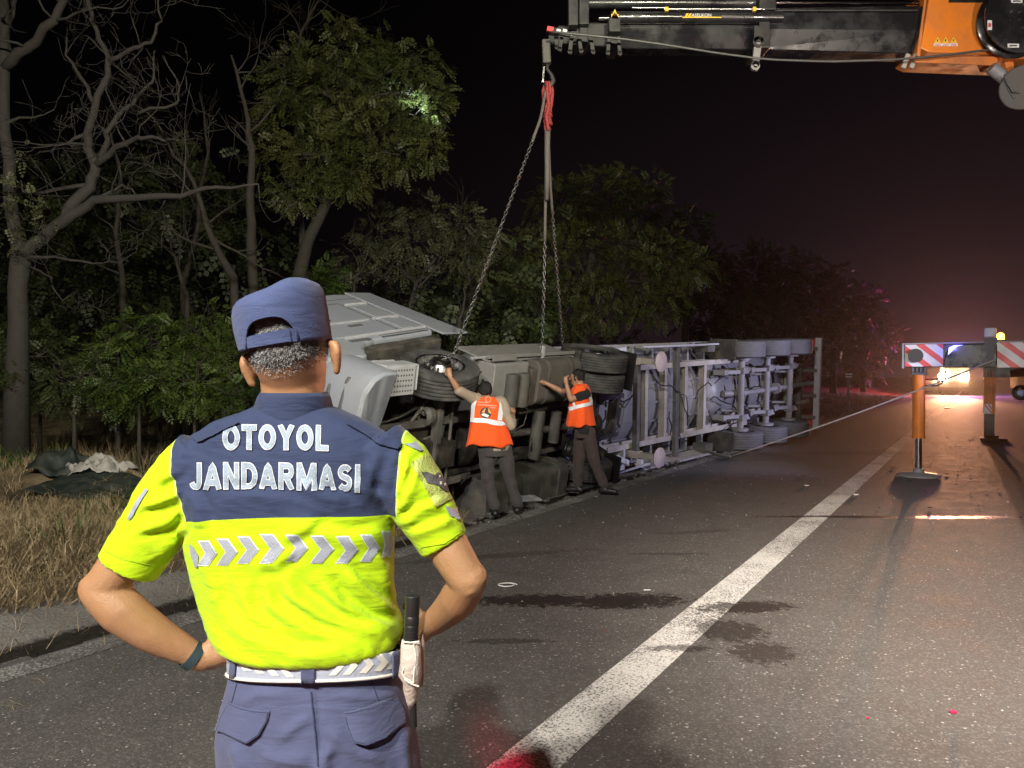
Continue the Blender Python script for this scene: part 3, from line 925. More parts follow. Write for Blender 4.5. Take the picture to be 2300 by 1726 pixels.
blades('brown_grass', s_, t_, rng.uniform(.12, .5, len(s_)), rng.uniform(.006, .014, len(s_)), .5, M['straw_dark'], 'brown dry grass under the trees', 'grass')
s_, t_ = scatter(9000, -12, -6.6, 3, 14, 8, .8)
blades('green_weeds', s_, t_, rng.uniform(.1, .34, len(s_)), rng.uniform(.012, .03, len(s_)), .5, M['weed'], 'green weeds between the dry grass', 'weeds')
s_ = np.concatenate([rng.uniform(-6.2, -5.1, 900), rng.uniform(-5.4, -4.0, 60)]); t_ = np.concatenate([rng.uniform(-1, 7, 900), rng.uniform(-1, 6, 60)])
blades('loose_straw', s_, t_, rng.uniform(.08, .3, len(s_)), rng.uniform(.003, .006, len(s_)), 2.2, M['straw'], 'single straws strewn over the shoulder', 'straw', 1.0)
s_, t_ = scatter(9000, -10, -5.2, 22, 70, 9, .5)
blades('far_grass', s_, t_, rng.uniform(.1, .4, len(s_)), rng.uniform(.01, .025, len(s_)), .5, M['straw_dark'], 'dry grass along the far verge', 'grass')
# ------------------------------------------------------------------ people: shared tools
def cloth_mat(name, color, rough=.85, weave=900, bump=.25, var=.08, sheen=.1):
    m = mat(name, color, rough, var=var, scale=25, bump=bump, bscale=weave, spec=.25, sheen=sheen)
    N, L, b = nodes(m)
    creases(N, L, b, 1.0)
    return m

def creases(N, L, b, k):
    "small sharp creases on top of the weave"
    tcn = N.new('ShaderNodeTexCoord')
    mp = N.new('ShaderNodeMapping'); mp.inputs['Rotation'].default_value = (0, R(35), 0); mp.inputs['Scale'].default_value = (7, 10, 30)
    L.new(tcn.outputs['Object'], mp.inputs['Vector'])
    n = N.new('ShaderNodeTexNoise'); n.inputs['Scale'].default_value = 1.0; n.inputs['Detail'].default_value = 3.0; n.inputs['Distortion'].default_value = .6
    L.new(mp.outputs[0], n.inputs['Vector'])
    r = n_math(N, L, 'ABSOLUTE', n_math(N, L, 'SUBTRACT', n.outputs['Fac'], .5))
    r = n_range(N, L, r, 0, .22)
    n2 = N.new('ShaderNodeTexNoise'); n2.inputs['Scale'].default_value = 95.0; n2.inputs['Detail'].default_value = 3.0
    L.new(tcn.outputs['Object'], n2.inputs['Vector'])
    h = n_math(N, L, 'ADD', r, n_math(N, L, 'MULTIPLY', n2.outputs['Fac'], .35))
    bp = N.new('ShaderNodeBump'); bp.inputs['Strength'].default_value = .28 * k; bp.inputs['Distance'].default_value = .006
    L.new(h, bp.inputs['Height'])
    if b.inputs['Normal'].is_linked: L.new(b.inputs['Normal'].links[0].from_socket, bp.inputs['Normal'])
    L.new(bp.outputs[0], b.inputs['Normal'])

def skin_mat(name, color, hair=None):
    m = bpy.data.materials.new(name)
    N, L, b = nodes(m)
    tcn = N.new('ShaderNodeTexCoord'); ob = tcn.outputs['Object']
    n1 = n_noise(N, L, ob, 22, 5, .6); n2 = n_noise(N, L, ob, 380, 2, .5); n3 = n_noise(N, L, ob, 6, 3)
    c = n_mix(N, L, n1, tuple(x * .74 for x in color), tuple(min(1, x * 1.2) for x in color))
    c = n_mix(N, L, n_range(N, L, n3, .4, .7, 0, .35), c, (color[0] * .95, color[1] * .72, color[2] * .66))
    L.new(c, b.inputs['Base Color'])
    b.inputs['Roughness'].default_value = .48
    b.inputs['Subsurface Weight'].default_value = .05
    b.inputs['Subsurface Radius'].default_value = (.012, .005, .003)
    b.inputs['Subsurface Scale'].default_value = 1.0
    bp = N.new('ShaderNodeBump'); bp.inputs['Strength'].default_value = .35; bp.inputs['Distance'].default_value = .004
    L.new(n2, bp.inputs['Height']); L.new(bp.outputs[0], b.inputs['Normal'])
    return m
M['skin'] = skin_mat('skin', (.36, .20, .10))
M['skin2'] = skin_mat('skin_tan', (.40, .215, .14))
M['navy'] = cloth_mat('navy_cloth', (.027, .040, .092), .8, 700)
M['trouser'] = cloth_mat('trouser_cloth', (.074, .086, .165), .85, 900)
M['cap_cloth'] = cloth_mat('cap_cloth', (.062, .085, .19), .8, 500, .35)
M['grey_tape'] = mat('grey_tape', (.30, .33, .40), .5, var=.12, scale=30, bump=.25, bscale=250)
M['white_thread'] = mat('white_thread', (.62, .66, .70), .7, var=.05, bump=.3, bscale=300)
M['dark_thread'] = mat('dark_thread', (.02, .024, .05), .9, var=.1)
M['letter_fill'] = mat('letter_fill', (.25, .32, .40), .55, var=.1, scale=40, bump=.3, bscale=260)
M['belt_base'] = mat('belt_base', (.36, .40, .50), .5, var=.1, scale=20, bump=.2, bscale=200)
M['belt_white'] = mat('belt_white', (.72, .72, .66), .6, var=.08, scale=20, dirt=(.4, .36, .28), dirt_amt=.4, dscale=20)
M['leather_white'] = mat('leather_white', (.60, .54, .48), .55, var=.12, scale=15, dirt=(.32, .22, .17), dirt_amt=.7, dscale=14, bump=.3, bscale=120)
M['black_rubber'] = mat('black_rubber', (.014, .014, .015), .45, var=.1)
M['watch_strap'] = mat('watch_strap', (.02, .045, .055), .6, var=.1)
M['hair_grey'] = mat('hair_grey', (.31, .31, .315), .4, var=0)
M['hair_dark'] = mat('hair_dark', (.045, .042, .04), .4, var=0)
M['scalp'] = mat('scalp_stubble', (.10, .088, .080), .6, var=.5, scale=160)
M['patch_green'] = mat('patch_green', (.40, .47, .12), .9, var=.25, scale=60, bump=.5, bscale=220)
M['patch_grey'] = mat('patch_grey', (.10, .095, .10), .8, var=.2, scale=60, bump=.4, bscale=200)
M['lime'] = None

def ray_fn(me, dist=1.55):
    bv = bvh_of(me)
    def hit(px, py, off=.0015, dmin=0.0):
        d = (at(px, py, 1.0) - CAM).normalized()
        h = bv.ray_cast(CAM + d * dmin, d)
        if h[0] is None:
            h = bv.find_nearest(at(px, py, dist))
        n = h[1] if h[1].dot(d) < 0 else -h[1]
        return h[0] + n * off
    return hit

def split_tris(V, F, step):
    "4-way split of plane triangles until no edge is longer than step"
    V = [tuple(map(float, p[:2])) for p in V]; F = [tuple(f) for f in F]
    for it in range(4):
        if max(max(math.dist(V[f[i]], V[f[(i + 1) % 3]]) for i in range(3)) for f in F) <= step or len(F) > 6000: break
        mid = {}; G = []
        def md(i, j):
            k = (min(i, j), max(i, j))
            if k not in mid:
                mid[k] = len(V); V.append(((V[i][0] + V[j][0]) / 2, (V[i][1] + V[j][1]) / 2))
            return mid[k]
        for a, b, c in F:
            ab_, bc, ca_ = md(a, b), md(b, c), md(c, a)
            G += [(a, ab_, ca_), (ab_, b, bc), (ca_, bc, c), (ab_, bc, ca_)]
        F = G
    return V, F

def patch(hit, poly, name, m, parent, off=.002, step=9.0, world=True):
    "cloth patch: outline in photo pixels laid on the surface under it"
    tri = tessellate_polygon([[Vector((x, y, 0)) for x, y in poly]])
    V2, F2 = split_tris([tuple(p) for p in poly], tri, step)
    me = bpy.data.meshes.new(name)
    me.from_pydata([tuple(hit(x, y, off)) for x, y in V2], [], F2); me.update()
    return link(name, me, [m], parent, world, smooth=True)

def letters(text, offset=0.0, shear=0.0, space=1.0):
    cu = bpy.data.curves.new('lettering', 'FONT'); cu.body = text; cu.offset = offset
    cu.shear = shear; cu.space_character = space; cu.resolution_u = 4
    ob = bpy.data.objects.new('lettering_source', cu); COL.objects.link(ob)
    bpy.context.view_layer.update()
    me = bpy.data.meshes.new_from_object(ob.evaluated_get(bpy.context.evaluated_depsgraph_get()))
    bpy.data.objects.remove(ob); bpy.data.curves.remove(cu)
    return me

# ------------------------------------------------------------------ officer
OD = 1.62
off_root = empty('person', (-.43, 1.63, 0), 'person in navy cap and lime yellow uniform shirt seen from behind, hands on hips', 'person')

def torso_rings(rows, yc=OD, e=2.4, n=56):
    out = []
    for v, l, r, ry, *dy in rows:
        a, b = q(l, v, yc), q(r, v, yc)
        c = (a + b) / 2; c.y += dy[0] if dy else 0
        out.append(sring(c, (1, 0, 0), (0, 1, 0), (b - a).length / 2, ry, n, e))
    return out

# body: head, neck, arms, hands and the trunk and legs under the clothes, one surface
HC = q(624, 752, 1.60)           # head centre
ROLL = Matrix.Rotation(R(-7), 3, 'Y')
mb = MB()
hm = MB()
hr = []
for zf, rx, ry, dy in ((-.118, .030, .040, .035), (-.110, .048, .060, .028), (-.090, .060, .078, .018), (-.060, .068, .090, .008), (-.025, .074, .097, 0), (.01, .077, .100, 0), (.045, .077, .098, 0), (.075, .070, .088, -.002), (.098, .052, .066, -.002), (.110, .028, .036, 0)):
    hr.append([HC + ROLL @ p for p in sring((0, dy, zf), (1, 0, 0), (0, 1, 0), rx, ry, 28, 2.1)])
mb.rings(hr)
# nose, brow, lips, chin on the far side
fw = lambda x, y, z: HC + ROLL @ Vector((x, y, z))
mb.limb([fw(0, .098, .02), fw(0, .112, -.012), fw(0, .124, -.036)], [.009, .012, .016], 10)
mb.ball(fw(0, .085, -.108), (.026, .02, .02)); mb.ball(fw(0, .094, -.072), (.026, .012, .010)); mb.ball(fw(0, .093, .022), (.05, .012, .012))
# neck
mb.rings([sring(q(634, 905, 1.62), (1, 0, 0), (0, 1, 0), .076, .070, 28, 2.1), sring(q(633, 850, 1.605), (1, 0, 0), (0, 1, 0), .066, .064, 28, 2.1), sring(q(630, 810, 1.605), (1, 0, 0), (0, 1, 0), .0645, .068, 28, 2.1), sring(q(627, 775, 1.605), (1, 0, 0), (0, 1, 0), .066, .075, 28, 2.1)])
# ears
def ear(u, v, sg, d):
    c = q(u, v, d)
    A = Matrix.Rotation(R(22 * sg), 3, 'Z') @ Matrix.Rotation(R(-6 - 5 * sg), 3, 'Y')
    mb.limb([c + A @ Vector((-.004 * sg, .004, -.030)), c + A @ Vector((0, -.004, -.012)), c + A @ Vector((.003 * sg, -.012, .010)), c + A @ Vector((.002 * sg, -.008, .026)), c + A @ Vector((-.004 * sg, .008, .030))], [.0085, .009, .010, .010, .008], 10)
    mb.ball(c + A @ Vector((-.004 * sg, .004, .004)), (.007, .016, .026), M=A)
ear(538, 800, -1, 1.585); ear(726, 772, 1, 1.585)
# trunk under the shirt
mb.rings(torso_rings([(900, 570, 690, .05), (935, 500, 780, .065), (1000, 430, 830, .085), (1100, 415, 830, .11), (1250, 445, 830, .10), (1400, 520, 845, .105), (1500, 520, 860, .12), (1640, 505, 895, .13)], 1.62, 2.2, 40))
for sg, u in ((-1, 600), (1, 800)):
    h = q(u, 1600, 1.63); k = Vector((h.x + .01 * sg, 1.65, .50)); a = Vector((h.x + .015 * sg, 1.63, .09))
    mb.limb([h, h.lerp(k, .5), k, k.lerp(a, .4), a], [.088, .08, .058, .056, .038], 16)
    mb.limb([a + Vector((0, -.03, -.045)), a + Vector((0, .10, -.055))], [.035, .03], 10)
# arms
def arm(pts, rad): mb.limb([q(*p) for p in pts], rad, 18)
arm([(450, 1030, 1.62), (330, 1120, 1.60), (265, 1215, 1.585), (216, 1277, 1.575)], [.050, .047, .0465, .040])
arm([(214, 1272, 1.575), (262, 1318, 1.58), (330, 1368, 1.60), (405, 1408, 1.625), (436, 1425, 1.635)], [.041, .0475, .041, .029, .0265])
arm([(820, 1020, 1.62), (925, 1110, 1.60), (975, 1195, 1.585), (1012, 1255, 1.575)], [.050, .048, .045, .039])
arm([(1014, 1250, 1.575), (992, 1292, 1.62), (955, 1330, 1.68), (925, 1352, 1.73)], [.040, .043, .034, .027])
# hands: palm, four fingers round the front of the hip, thumb to the back
def hand(w, k, f, back, sg, bend):
    "w wrist, k knuckle centre, f forward along fingers, back: side the thumb leaves to"
    w, k = Vector(w), Vector(k); f = Vector(f).normalized(); b = Vector(back).normalized()
    nrm = f.cross(b).normalized() * sg
    mb.limb([w, w.lerp(k, .5), k], [.026, .031, .030], 14)
    mb.limb([w.lerp(k, .3) - b * .018, k - b * .024], [.019, .015], 10)
    mb.limb([w.lerp(k, .3) + b * .018, k + b * .024], [.020, .015], 10)
    for i, (o_, ln, r) in enumerate(((.030, .074, .0092), (.010, .083, .0095), (-.011, .078, .0092), (-.031, .062, .0082))):
        p0 = k + b * o_ - f * .01; p1 = p0 + f * ln * .45 - nrm * ln * .12 * bend; p2 = p1 + f * ln * .25 - nrm * ln * .32 * bend; p3 = p2 + f * ln * .02 - nrm * ln * .28 * bend
        mb.limb([p0, p1, p2, p3], [r * 1.1, r, r * .92, r * .8], 8)
    t0 = w.lerp(k, .25) + b * .020; t1 = t0 + b * .035 + f * .018; t2 = t1 + b * .022 + f * .028; t3 = t2 + f * .024
    mb.limb([t0, t1, t2, t3], [.015, .012, .0105, .009], 8)
wl = q(432, 1423, 1.635)
hand(wl, wl + Vector((.062, .030, .012)), (.55, .8, -.25), (.15, -.25, .85), -1, -.9)
wr = q(927, 1350, 1.73)
hand(wr, wr + Vector((-.045, .035, -.035)), (-.55, .75, -.3), (-.1, -.5, .8), -1, -.9)
me = fuse(mb, 'body', .0042, 5)
body = link('body', me, [M['skin']], off_root, True, smooth=True)

# eyes
for sg in (-1, 1):
    eb = MB(); eb.ball(fw(.031 * sg, .088, .006), .0115, 12, 8)
    eb.build('eye', M['label_white'], body, True, smooth=True)
    eb = MB(); eb.ball(fw(.031 * sg, .0965, .006), (.005, .004, .005), 10, 6)
    eb.build('iris', M['hair_dark'], body, True, smooth=True)

# hair: scalp shell with short grey and dark bristles
hv = []; P_, N_ = [], []
def scalp(th, zf, out=0.0):
    zs = [-.118, -.110, -.090, -.060, -.025, .01, .045, .075, .098, .110]
    rxs = [.030, .048, .060, .068, .074, .077, .077, .070, .052, .028]
    rys = [.040, .060, .078, .090, .097, .100, .098, .088, .066, .036]
    dys = [.035, .028, .018, .008, 0, 0, 0, -.002, -.002, 0]
    rx, ry, dy = np.interp(zf, zs, rxs), np.interp(zf, zs, rys), np.interp(zf, zs, dys)
    p = Vector((math.sin(th) * (rx + out), dy - math.cos(th) * (ry + out), zf))
    return fw(*p)
cols = 49; rows_ = 14; sm = MB(); rr = []
for j in range(rows_):
    row = []
    for i in range(cols):
        th = R(-118 + 236 * i / (cols - 1))
        lo = -.046 + .026 * abs(math.sin(th * .9)) ** 2
        zf = lo + (.085 - lo) * j / (rows_ - 1)
        row.append(scalp(th, zf, .0004 + .0028 * min(1, j / 4)))
    rr.append(row)
for j in range(rows_):
    sm.v.extend(tuple(p) for p in rr[j])
for j in range(rows_ - 1):
    for i in range(cols - 1):
        a = j * cols + i; sm.f.append([a, a + 1, a + cols + 1, a + cols]); sm.m.append(0)
hair = sm.build('hair', M['scalp'], off_root, True, smooth=True)
bv_, bf_, bmi = [], [], []
for k in range(15000):
    th = R(random.uniform(-118, 118)); lo = -.066 + .030 * abs(math.sin(th * .9)) ** 2
    zf = lo + (.10 - lo) * random.random()
    fade = min(1, max(.0, (zf - lo) / .035))
    if random.random() > .25 + .75 * fade: continue
    p = scalp(th, zf, .001 + .002 * fade); c = fw(0, 0, zf)
    n_ = (p - c).normalized()
    d = (n_ * .7 + Vector((random.gauss(0, .35), random.gauss(0, .2), -.55 + random.gauss(0, .3)))).normalized()
    ln = random.uniform(.004, .0085) * (.35 + .65 * fade)
    s_ = n_.cross(d).normalized() * random.uniform(.0005, .0009)
    b = len(bv_)
    bv_ += [tuple(p - s_), tuple(p + s_), tuple(p + d * ln)]
    bf_.append([b, b + 1, b + 2]); bmi.append(0 if random.random() < .52 else 1)
hb = MB(); hb.v = bv_; hb.f = bf_; hb.m = bmi
o = hb.build('bristles', [M['hair_grey'], M['hair_dark']], hair, True); o['kind'] = 'stuff'

# cap
CC = q(617, 735, 1.60)
CR = Matrix.Rotation(R(-9), 3, 'Y') @ Matrix.Rotation(R(3), 3, 'X')
def cap_pt(th, f, extra=0.0):
    "th from the back centre; f 0 brim band .. 1 crown edge .. 1.6 crown centre"
    zs = [0, .25, .5, .8, .95, 1.05, 1.2, 1.6]
    k = np.interp(f, zs, [1.0, 1.02, 1.035, 1.03, .99, .90, .66, 0.0])
    z = np.interp(f, zs, [0, .026, .052, .082, .100, .110, .116, .119])
    lump = 1 + .018 * math.sin(3 * th + 1) * min(f, 1) + .012 * math.sin(5 * th + f * 3)
    x = math.sin(th) * (.0925 * k * lump + extra); y = -math.cos(th) * (.110 * k * lump + extra)
    bump = .014 * math.exp(-((x - .05) / .035) ** 2) * max(0, (f - .6)) / .6 + .010 * (x / .1) * min(1, f)
    dent = -.012 * math.exp(-((x + .0) / .05) ** 2) * max(0, f - 1) * (1 if y > -.05 else .3)
    return CC + CR @ Vector((x, y, z - .012 + bump + dent))
AW = R(35)
cm = MB(); nth = 120; nf = 22
def fmin(th):
    a = abs((th + math.pi) % (2 * math.pi) - math.pi)
    if a >= AW: return 0.0
    return .56 * (1 - (a / AW) ** 2.8) ** .6
for i in range(nth):
    th = 2 * math.pi * i / nth - math.pi
    f0 = fmin(th)
    for j in range(nf):
        t = j / (nf - 1)
        cm.v.append(tuple(cap_pt(th, f0 + (1.55 - f0) * t)))
for i in range(nth):
    i2 = (i + 1) % nth
    for j in range(nf - 1):
        cm.f.append([i * nf + j, i2 * nf + j, i2 * nf + j + 1, i * nf + j + 1]); cm.m.append(0)
cm.f.append([i * nf + nf - 1 for i in range(nth)]); cm.m.append(0)
cap = cm.build('cap', M['cap_cloth'], off_root, True, smooth=True)
s_ = cap.modifiers.new('s', 'SOLIDIFY'); s_.thickness = .003; s_.offset = 1
st_ = MB()
def band(a0, a1, f0, f1, ext, n=18):
    b = len(st_.v)
    for i in range(n):
        th = a0 + (a1 - a0) * i / (n - 1)
        for f, e_ in ((f0, ext), (f1, ext), (f1, ext - .002), (f0, ext - .002)): st_.v.append(tuple(cap_pt(th, f, e_)))
    for i in range(n - 1):
        for k in range(4):
            st_.f.append([b + i * 4 + k, b + i * 4 + (k + 1) % 4, b + (i + 1) * 4 + (k + 1) % 4, b + (i + 1) * 4 + k]); st_.m.append(0)
band(-AW * 1.05, AW * .95, .02, .27, -.001)
band(-AW * .95, AW * .72, .03, .255, .0025)
st_.build('strap', M['cap_cloth'], cap, True)
pm_ = MB()
for sg in (0,):   # edging round the opening
    pts = [cap_pt(-AW + 2 * AW * i / 28, max(fmin(-AW + 2 * AW * i / 28), .02), .003) for i in range(29)]
    pm_.tube(pts, .0022, 6)
pm_.build('piping', M['cap_cloth'], cap, True, smooth=True)
# peak of the cap, on the far side
vm = MB(); n = 16; b = 0
up_, dn_ = [], []
for i in range(n + 1):
    th = R(180 - 62 + 124 * i / n)
    p0 = cap_pt(th, .03, .002); d = CR @ Vector((math.sin(th) * .3, -math.cos(th), 0)).normalized()
    L_ = .068 * math.cos((i / n - .5) * math.pi) ** .5 if 0 < i < n else .004
    up_.append((p0, p0 + d * L_ + Vector((0, 0, -.018 * L_ / .068))))
for i in range(n):
    a = len(vm.v)
    for p in (up_[i][0], up_[i][1], up_[i + 1][1], up_[i + 1][0]): vm.v.append(tuple(p))
    for p in (up_[i][0], up_[i][1], up_[i + 1][1], up_[i + 1][0]): vm.v.append(tuple(p - Vector((0, 0, .003))))
    vm.f += [[a, a + 1, a + 2, a + 3], [a + 7, a + 6, a + 5, a + 4], [a + 1, a + 5, a + 6, a + 2]]; vm.m += [0, 0, 0]
vm.build('peak', M['cap_cloth'], cap, True)

# shirt
sm = MB()
rows = [(868, 575, 690, .060), (890, 520, 745, .078), (912, 462, 800, .092), (938, 425, 838, .104), (970, 402, 855, .114), (1020, 392, 858, .122), (1080, 394, 854, .128), (1140, 402, 851, .128), (1200, 413, 850, .124), (1260, 426, 851, .122), (1310, 442, 856, .130), (1340, 455, 866, .142), (1360, 465, 871, .152), (1378, 480, 868, .156), (1388, 500, 856, .150)]
sm.rings(torso_rings(rows, 1.62, 2.5, 64), 0, .005, -.01)
def sleeve(pts, rads, dimple=-.035, n=24):
    P = [q(*p) for p in pts]
    rr = []
    x = None
    for i, p in enumerate(P):
        d = (P[min(i + 1, len(P) - 1)] - P[max(i - 1, 0)]).normalized()
        ay = Vector((0, 1, 0)); ay = (ay - d * ay.dot(d)).normalized(); ax = d.cross(ay)
        rx, ry = rads[i] if isinstance(rads[i], tuple) else (rads[i], rads[i])
        rr.append(sring(p, ax, ay, rx, ry, n, 2.15))
    d = (P[-1] - P[-2]).normalized()
    c = P[-1]
    rr.append([c + (v - c) * .86 for v in rr[-1]])
    rr.append([c + (v - c) * .80 - d * .03 for v in rr[-2]])
    sm.rings(rr)
sleeve([(452, 985, 1.62), (405, 1035, 1.615), (355, 1105, 1.605), (310, 1170, 1.60), (277, 1226, 1.595)], [(.075, .085), (.078, .084), (.074, .078), (.068, .070), (.0655, .066)])
sleeve([(812, 965, 1.62), (858, 1010, 1.615), (900, 1075, 1.605), (935, 1130, 1.60), (962, 1178, 1.595)], [(.072, .085), (.076, .084), (.070, .076), (.060, .066), (.0545, .060)])
me = fuse(sm, 'shirt', .0050, 4)
# folds
A = coords(me); Nr = vnormals(me)
def px_of(A):
    c, s_ = math.cos(PITCH), math.sin(PITCH)
    y = A[:, 1]; z = A[:, 2] - CAM.z
    dep = y * c - z * s_; upc = y * s_ + z * c
    return np.stack([(CX + FPX * A[:, 0] / dep), (CY - FPX * upc / dep)], 1)
PX = px_of(A) * .96174
def seg_d(P, poly):
    best = np.full(len(P), 1e9); tt = np.zeros(len(P)); acc = 0
    tot = sum(math.dist(poly[i], poly[i + 1]) for i in range(len(poly) - 1))
    sgn = np.zeros(len(P))
    for i in range(len(poly) - 1):
        a, b = np.array(poly[i], float), np.array(poly[i + 1], float)
        l = np.linalg.norm(b - a); d = (b - a) / l
        w = P - a; t = np.clip(w @ d, 0, l)
        dd = np.linalg.norm(w - t[:, None] * d, axis=1)
        m_ = dd < best
        best[m_] = dd[m_]; tt[m_] = (acc + t[m_]) / tot
        sgn[m_] = (w @ np.array([-d[1], d[0]]))[m_]
        acc += l
    return best, tt, sgn
backf = np.clip(.45 - Nr[:, 1] * 1.0, 0, 1)
disp = np.zeros(len(A))
FOLDS = [  # polyline (2212 px), width, amplitude metres
    ([(600, 1235), (640, 1290), (720, 1345), (840, 1385)], 15, .0085), ([(560, 1240), (590, 1310), (680, 1370), (800, 1405)], 14, .0065),
    ([(690, 1250), (740, 1310), (800, 1345), (866, 1362)], 13, .0075), ([(740, 1225), (790, 1275), (830, 1310), (862, 1330)], 11, .0055),
    ([(470, 1300), (540, 1375), (640, 1412), (760, 1410)], 14, .006), ([(520, 1250), (545, 1330), (610, 1385)], 16, .0045),
    ([(640, 1130), (690, 1150), (760, 1165), (840, 1150)], 14, .003), ([(690, 1110), (660, 1140), (600, 1170)], 13, .003),
    ([(650, 1035), (690, 1070), (760, 1085)], 14, .0038), ([(760, 1030), (790, 1065), (835, 1080)], 12, .0035), ([(470, 1075), (560, 1072), (640, 1085)], 14, .0028),
    ([(820, 970), (800, 1030), (790, 1080)], 12, .003), ([(430, 960), (500, 935), (570, 905)], 12, .004), ([(400, 1050), (430, 1100), (440, 1150)], 13, .004),
    ([(395, 1065), (350, 1085), (300, 1095)], 10, .0045), ([(398, 1095), (360, 1130), (290, 1150)], 10, .004), ([(402, 1130), (370, 1170), (330, 1205)], 9, .005), ([(385, 1020), (360, 1030), (340, 1050)], 10, .004),
    ([(858, 1080), (872, 1030), (880, 985)], 9, .005), ([(862, 1110), (890, 1050), (905, 1000)], 9, .004), ([(866, 1135), (905, 1105), (960, 1080)], 10, .004), ([(880, 1155), (930, 1140), (980, 1120)], 9, .0035),
    ([(640, 1180), (600, 1215), (540, 1225)], 14, .003), ([(800, 1180), (830, 1230), (845, 1290)], 12, .004), ([(440, 1190), (465, 1260), (480, 1320)], 14, .004)]
for poly, w, a in FOLDS:
    d, t, sg = seg_d(PX, poly)
    prof = np.exp(-(np.where(sg > 0, d / (w * 1.5), d / (w * .8))) ** 2) - .55 * np.exp(-((d - w * 1.7) / (w * .8)) ** 2) * (sg < 0)
    disp += 2.3 * a * prof * np.clip(np.sin(math.pi * np.clip(t, .04, .96)) * 1.5, 0, 1)
disp *= backf
disp += (vnoise(A[:, 0] * 1.0, A[:, 2], 14, 4) - .5) * .0045 + (vnoise(A[:, 0] + A[:, 2] * .6, A[:, 2] - A[:, 0] * .4, 38, 5) - .5) * .0016
# finer creases, drawn out along the slanting folds and gathered at the waist
u1 = PX[:, 0] * .80 + PX[:, 1] * .60; v1_ = -PX[:, 0] * .60 + PX[:, 1] * .80
waist = np.clip((PX[:, 1] - 1190) / 180, 0, 1); side_ = np.clip((PX[:, 0] - 560) / 260, .25, 1)
disp += backf * waist * side_ * (np.abs(vnoise(u1 / 150, v1_ / 24, 1, 11) - .5) * -.011 + .003)
disp += backf * waist * (np.abs(vnoise(u1 / 70, v1_ / 13, 1, 12) - .5) * -.005)
slv = ((PX[:, 0] < 400) & (PX[:, 1] < 1165)) | ((PX[:, 0] > 862) & (PX[:, 1] < 1120))
u2 = PX[:, 0] * .9 - PX[:, 1] * .42; v2_ = PX[:, 0] * .42 + PX[:, 1] * .9
disp += slv * backf * (np.abs(vnoise(u2 / 60, v2_ / 18, 1, 13) - .5) * -.008)
yk = (PX[:, 1] < 1120) & (PX[:, 0] > 395) & (PX[:, 0] < 850)
disp += yk * backf * (np.abs(vnoise((PX[:, 0] + PX[:, 1] * .4) / 90, (PX[:, 1] - PX[:, 0] * .35) / 22, 1, 14) - .5) * -.0042)
A = A + Nr * disp[:, None]
set_coords(me, A)

def shirt_mat():
    m = bpy.data.materials.new('uniform_shirt_cloth')
    N, L, b = nodes(m)
    tcn = N.new('ShaderNodeTexCoord'); ob = tcn.outputs['Object']
    sp = N.new('ShaderNodeSeparateXYZ'); L.new(ob, sp.inputs[0])
    X, Y, Z = sp.outputs
    # seams (metres): left, right and lower edge of the navy yoke
    lt, lb = q(372, 990, 1.55), q(391, 1133, 1.51); rt, rb = q(866, 930, 1.55), q(850, 1118, 1.52)
    def edge(p0, p1):   # x = a + b z
        k = (p1.x - p0.x) / (p1.z - p0.z); return p0.x - k * p0.z, k
    la, lk = edge(lt, lb); ra, rk = edge(rt, rb)
    xl = n_math(N, L, 'ADD', n_math(N, L, 'MULTIPLY', Z, lk), la); xr = n_math(N, L, 'ADD', n_math(N, L, 'MULTIPLY', Z, rk), ra)
    c0 = q(600, 1118, 1.495).z
    dx = n_math(N, L, 'SUBTRACT', X, q(640, 1100, 1.5).x)
    zb = n_math(N, L, 'SUBTRACT', c0, n_math(N, L, 'MULTIPLY', n_math(N, L, 'MULTIPLY', dx, dx), .28))
    e1 = n_range(N, L, n_math(N, L, 'SUBTRACT', X, xl), -.0006, .0006); e2 = n_range(N, L, n_math(N, L, 'SUBTRACT', xr, X), -.0006, .0006)
    e3 = n_range(N, L, n_math(N, L, 'SUBTRACT', Z, zb), -.0006, .0006)
    mk = n_math(N, L, 'MULTIPLY', n_math(N, L, 'MULTIPLY', e1, e2), e3)
    n1 = n_noise(N, L, ob, 30, 4)
    lime = n_mix(N, L, n1, (.40, .63, .003), (.47, .71, .005))
    navy = n_mix(N, L, n1, (.024, .036, .085), (.032, .046, .104))
    col = n_mix(N, L, mk, lime, navy)
    # pale seam thread along the armholes
    th = n_math(N, L, 'MAXIMUM', n_range(N, L, n_math(N, L, 'ABSOLUTE', n_math(N, L, 'SUBTRACT', X, n_math(N, L, 'SUBTRACT', xl, .0022))), .0022, .0008), n_range(N, L, n_math(N, L, 'ABSOLUTE', n_math(N, L, 'SUBTRACT', X, n_math(N, L, 'ADD', xr, .0022))), .0022, .0008))
    th = n_math(N, L, 'MULTIPLY', th, n_range(N, L, n_math(N, L, 'SUBTRACT', Z, zb), -.001, .001))
    col = n_mix(N, L, n_math(N, L, 'MULTIPLY', th, .55), col, (.75, .9, .35))
    L.new(col, b.inputs['Base Color'])
    b.inputs['Roughness'].default_value = .8; b.inputs['Specular IOR Level'].default_value = .25
    b.inputs['Sheen Weight'].default_value = .08
    wv = N.new('ShaderNodeTexNoise'); wv.inputs['Scale'].default_value = 900; L.new(ob, wv.inputs['Vector'])
    bp = N.new('ShaderNodeBump'); bp.inputs['Strength'].default_value = .22; bp.inputs['Distance'].default_value = .003
    L.new(wv.outputs['Fac'], bp.inputs['Height']); L.new(bp.outputs[0], b.inputs['Normal'])
    creases(N, L, b, .9)
    return m
shirt = link('shirt', me, [shirt_mat()], off_root, True, smooth=True)
hit = ray_fn(me)

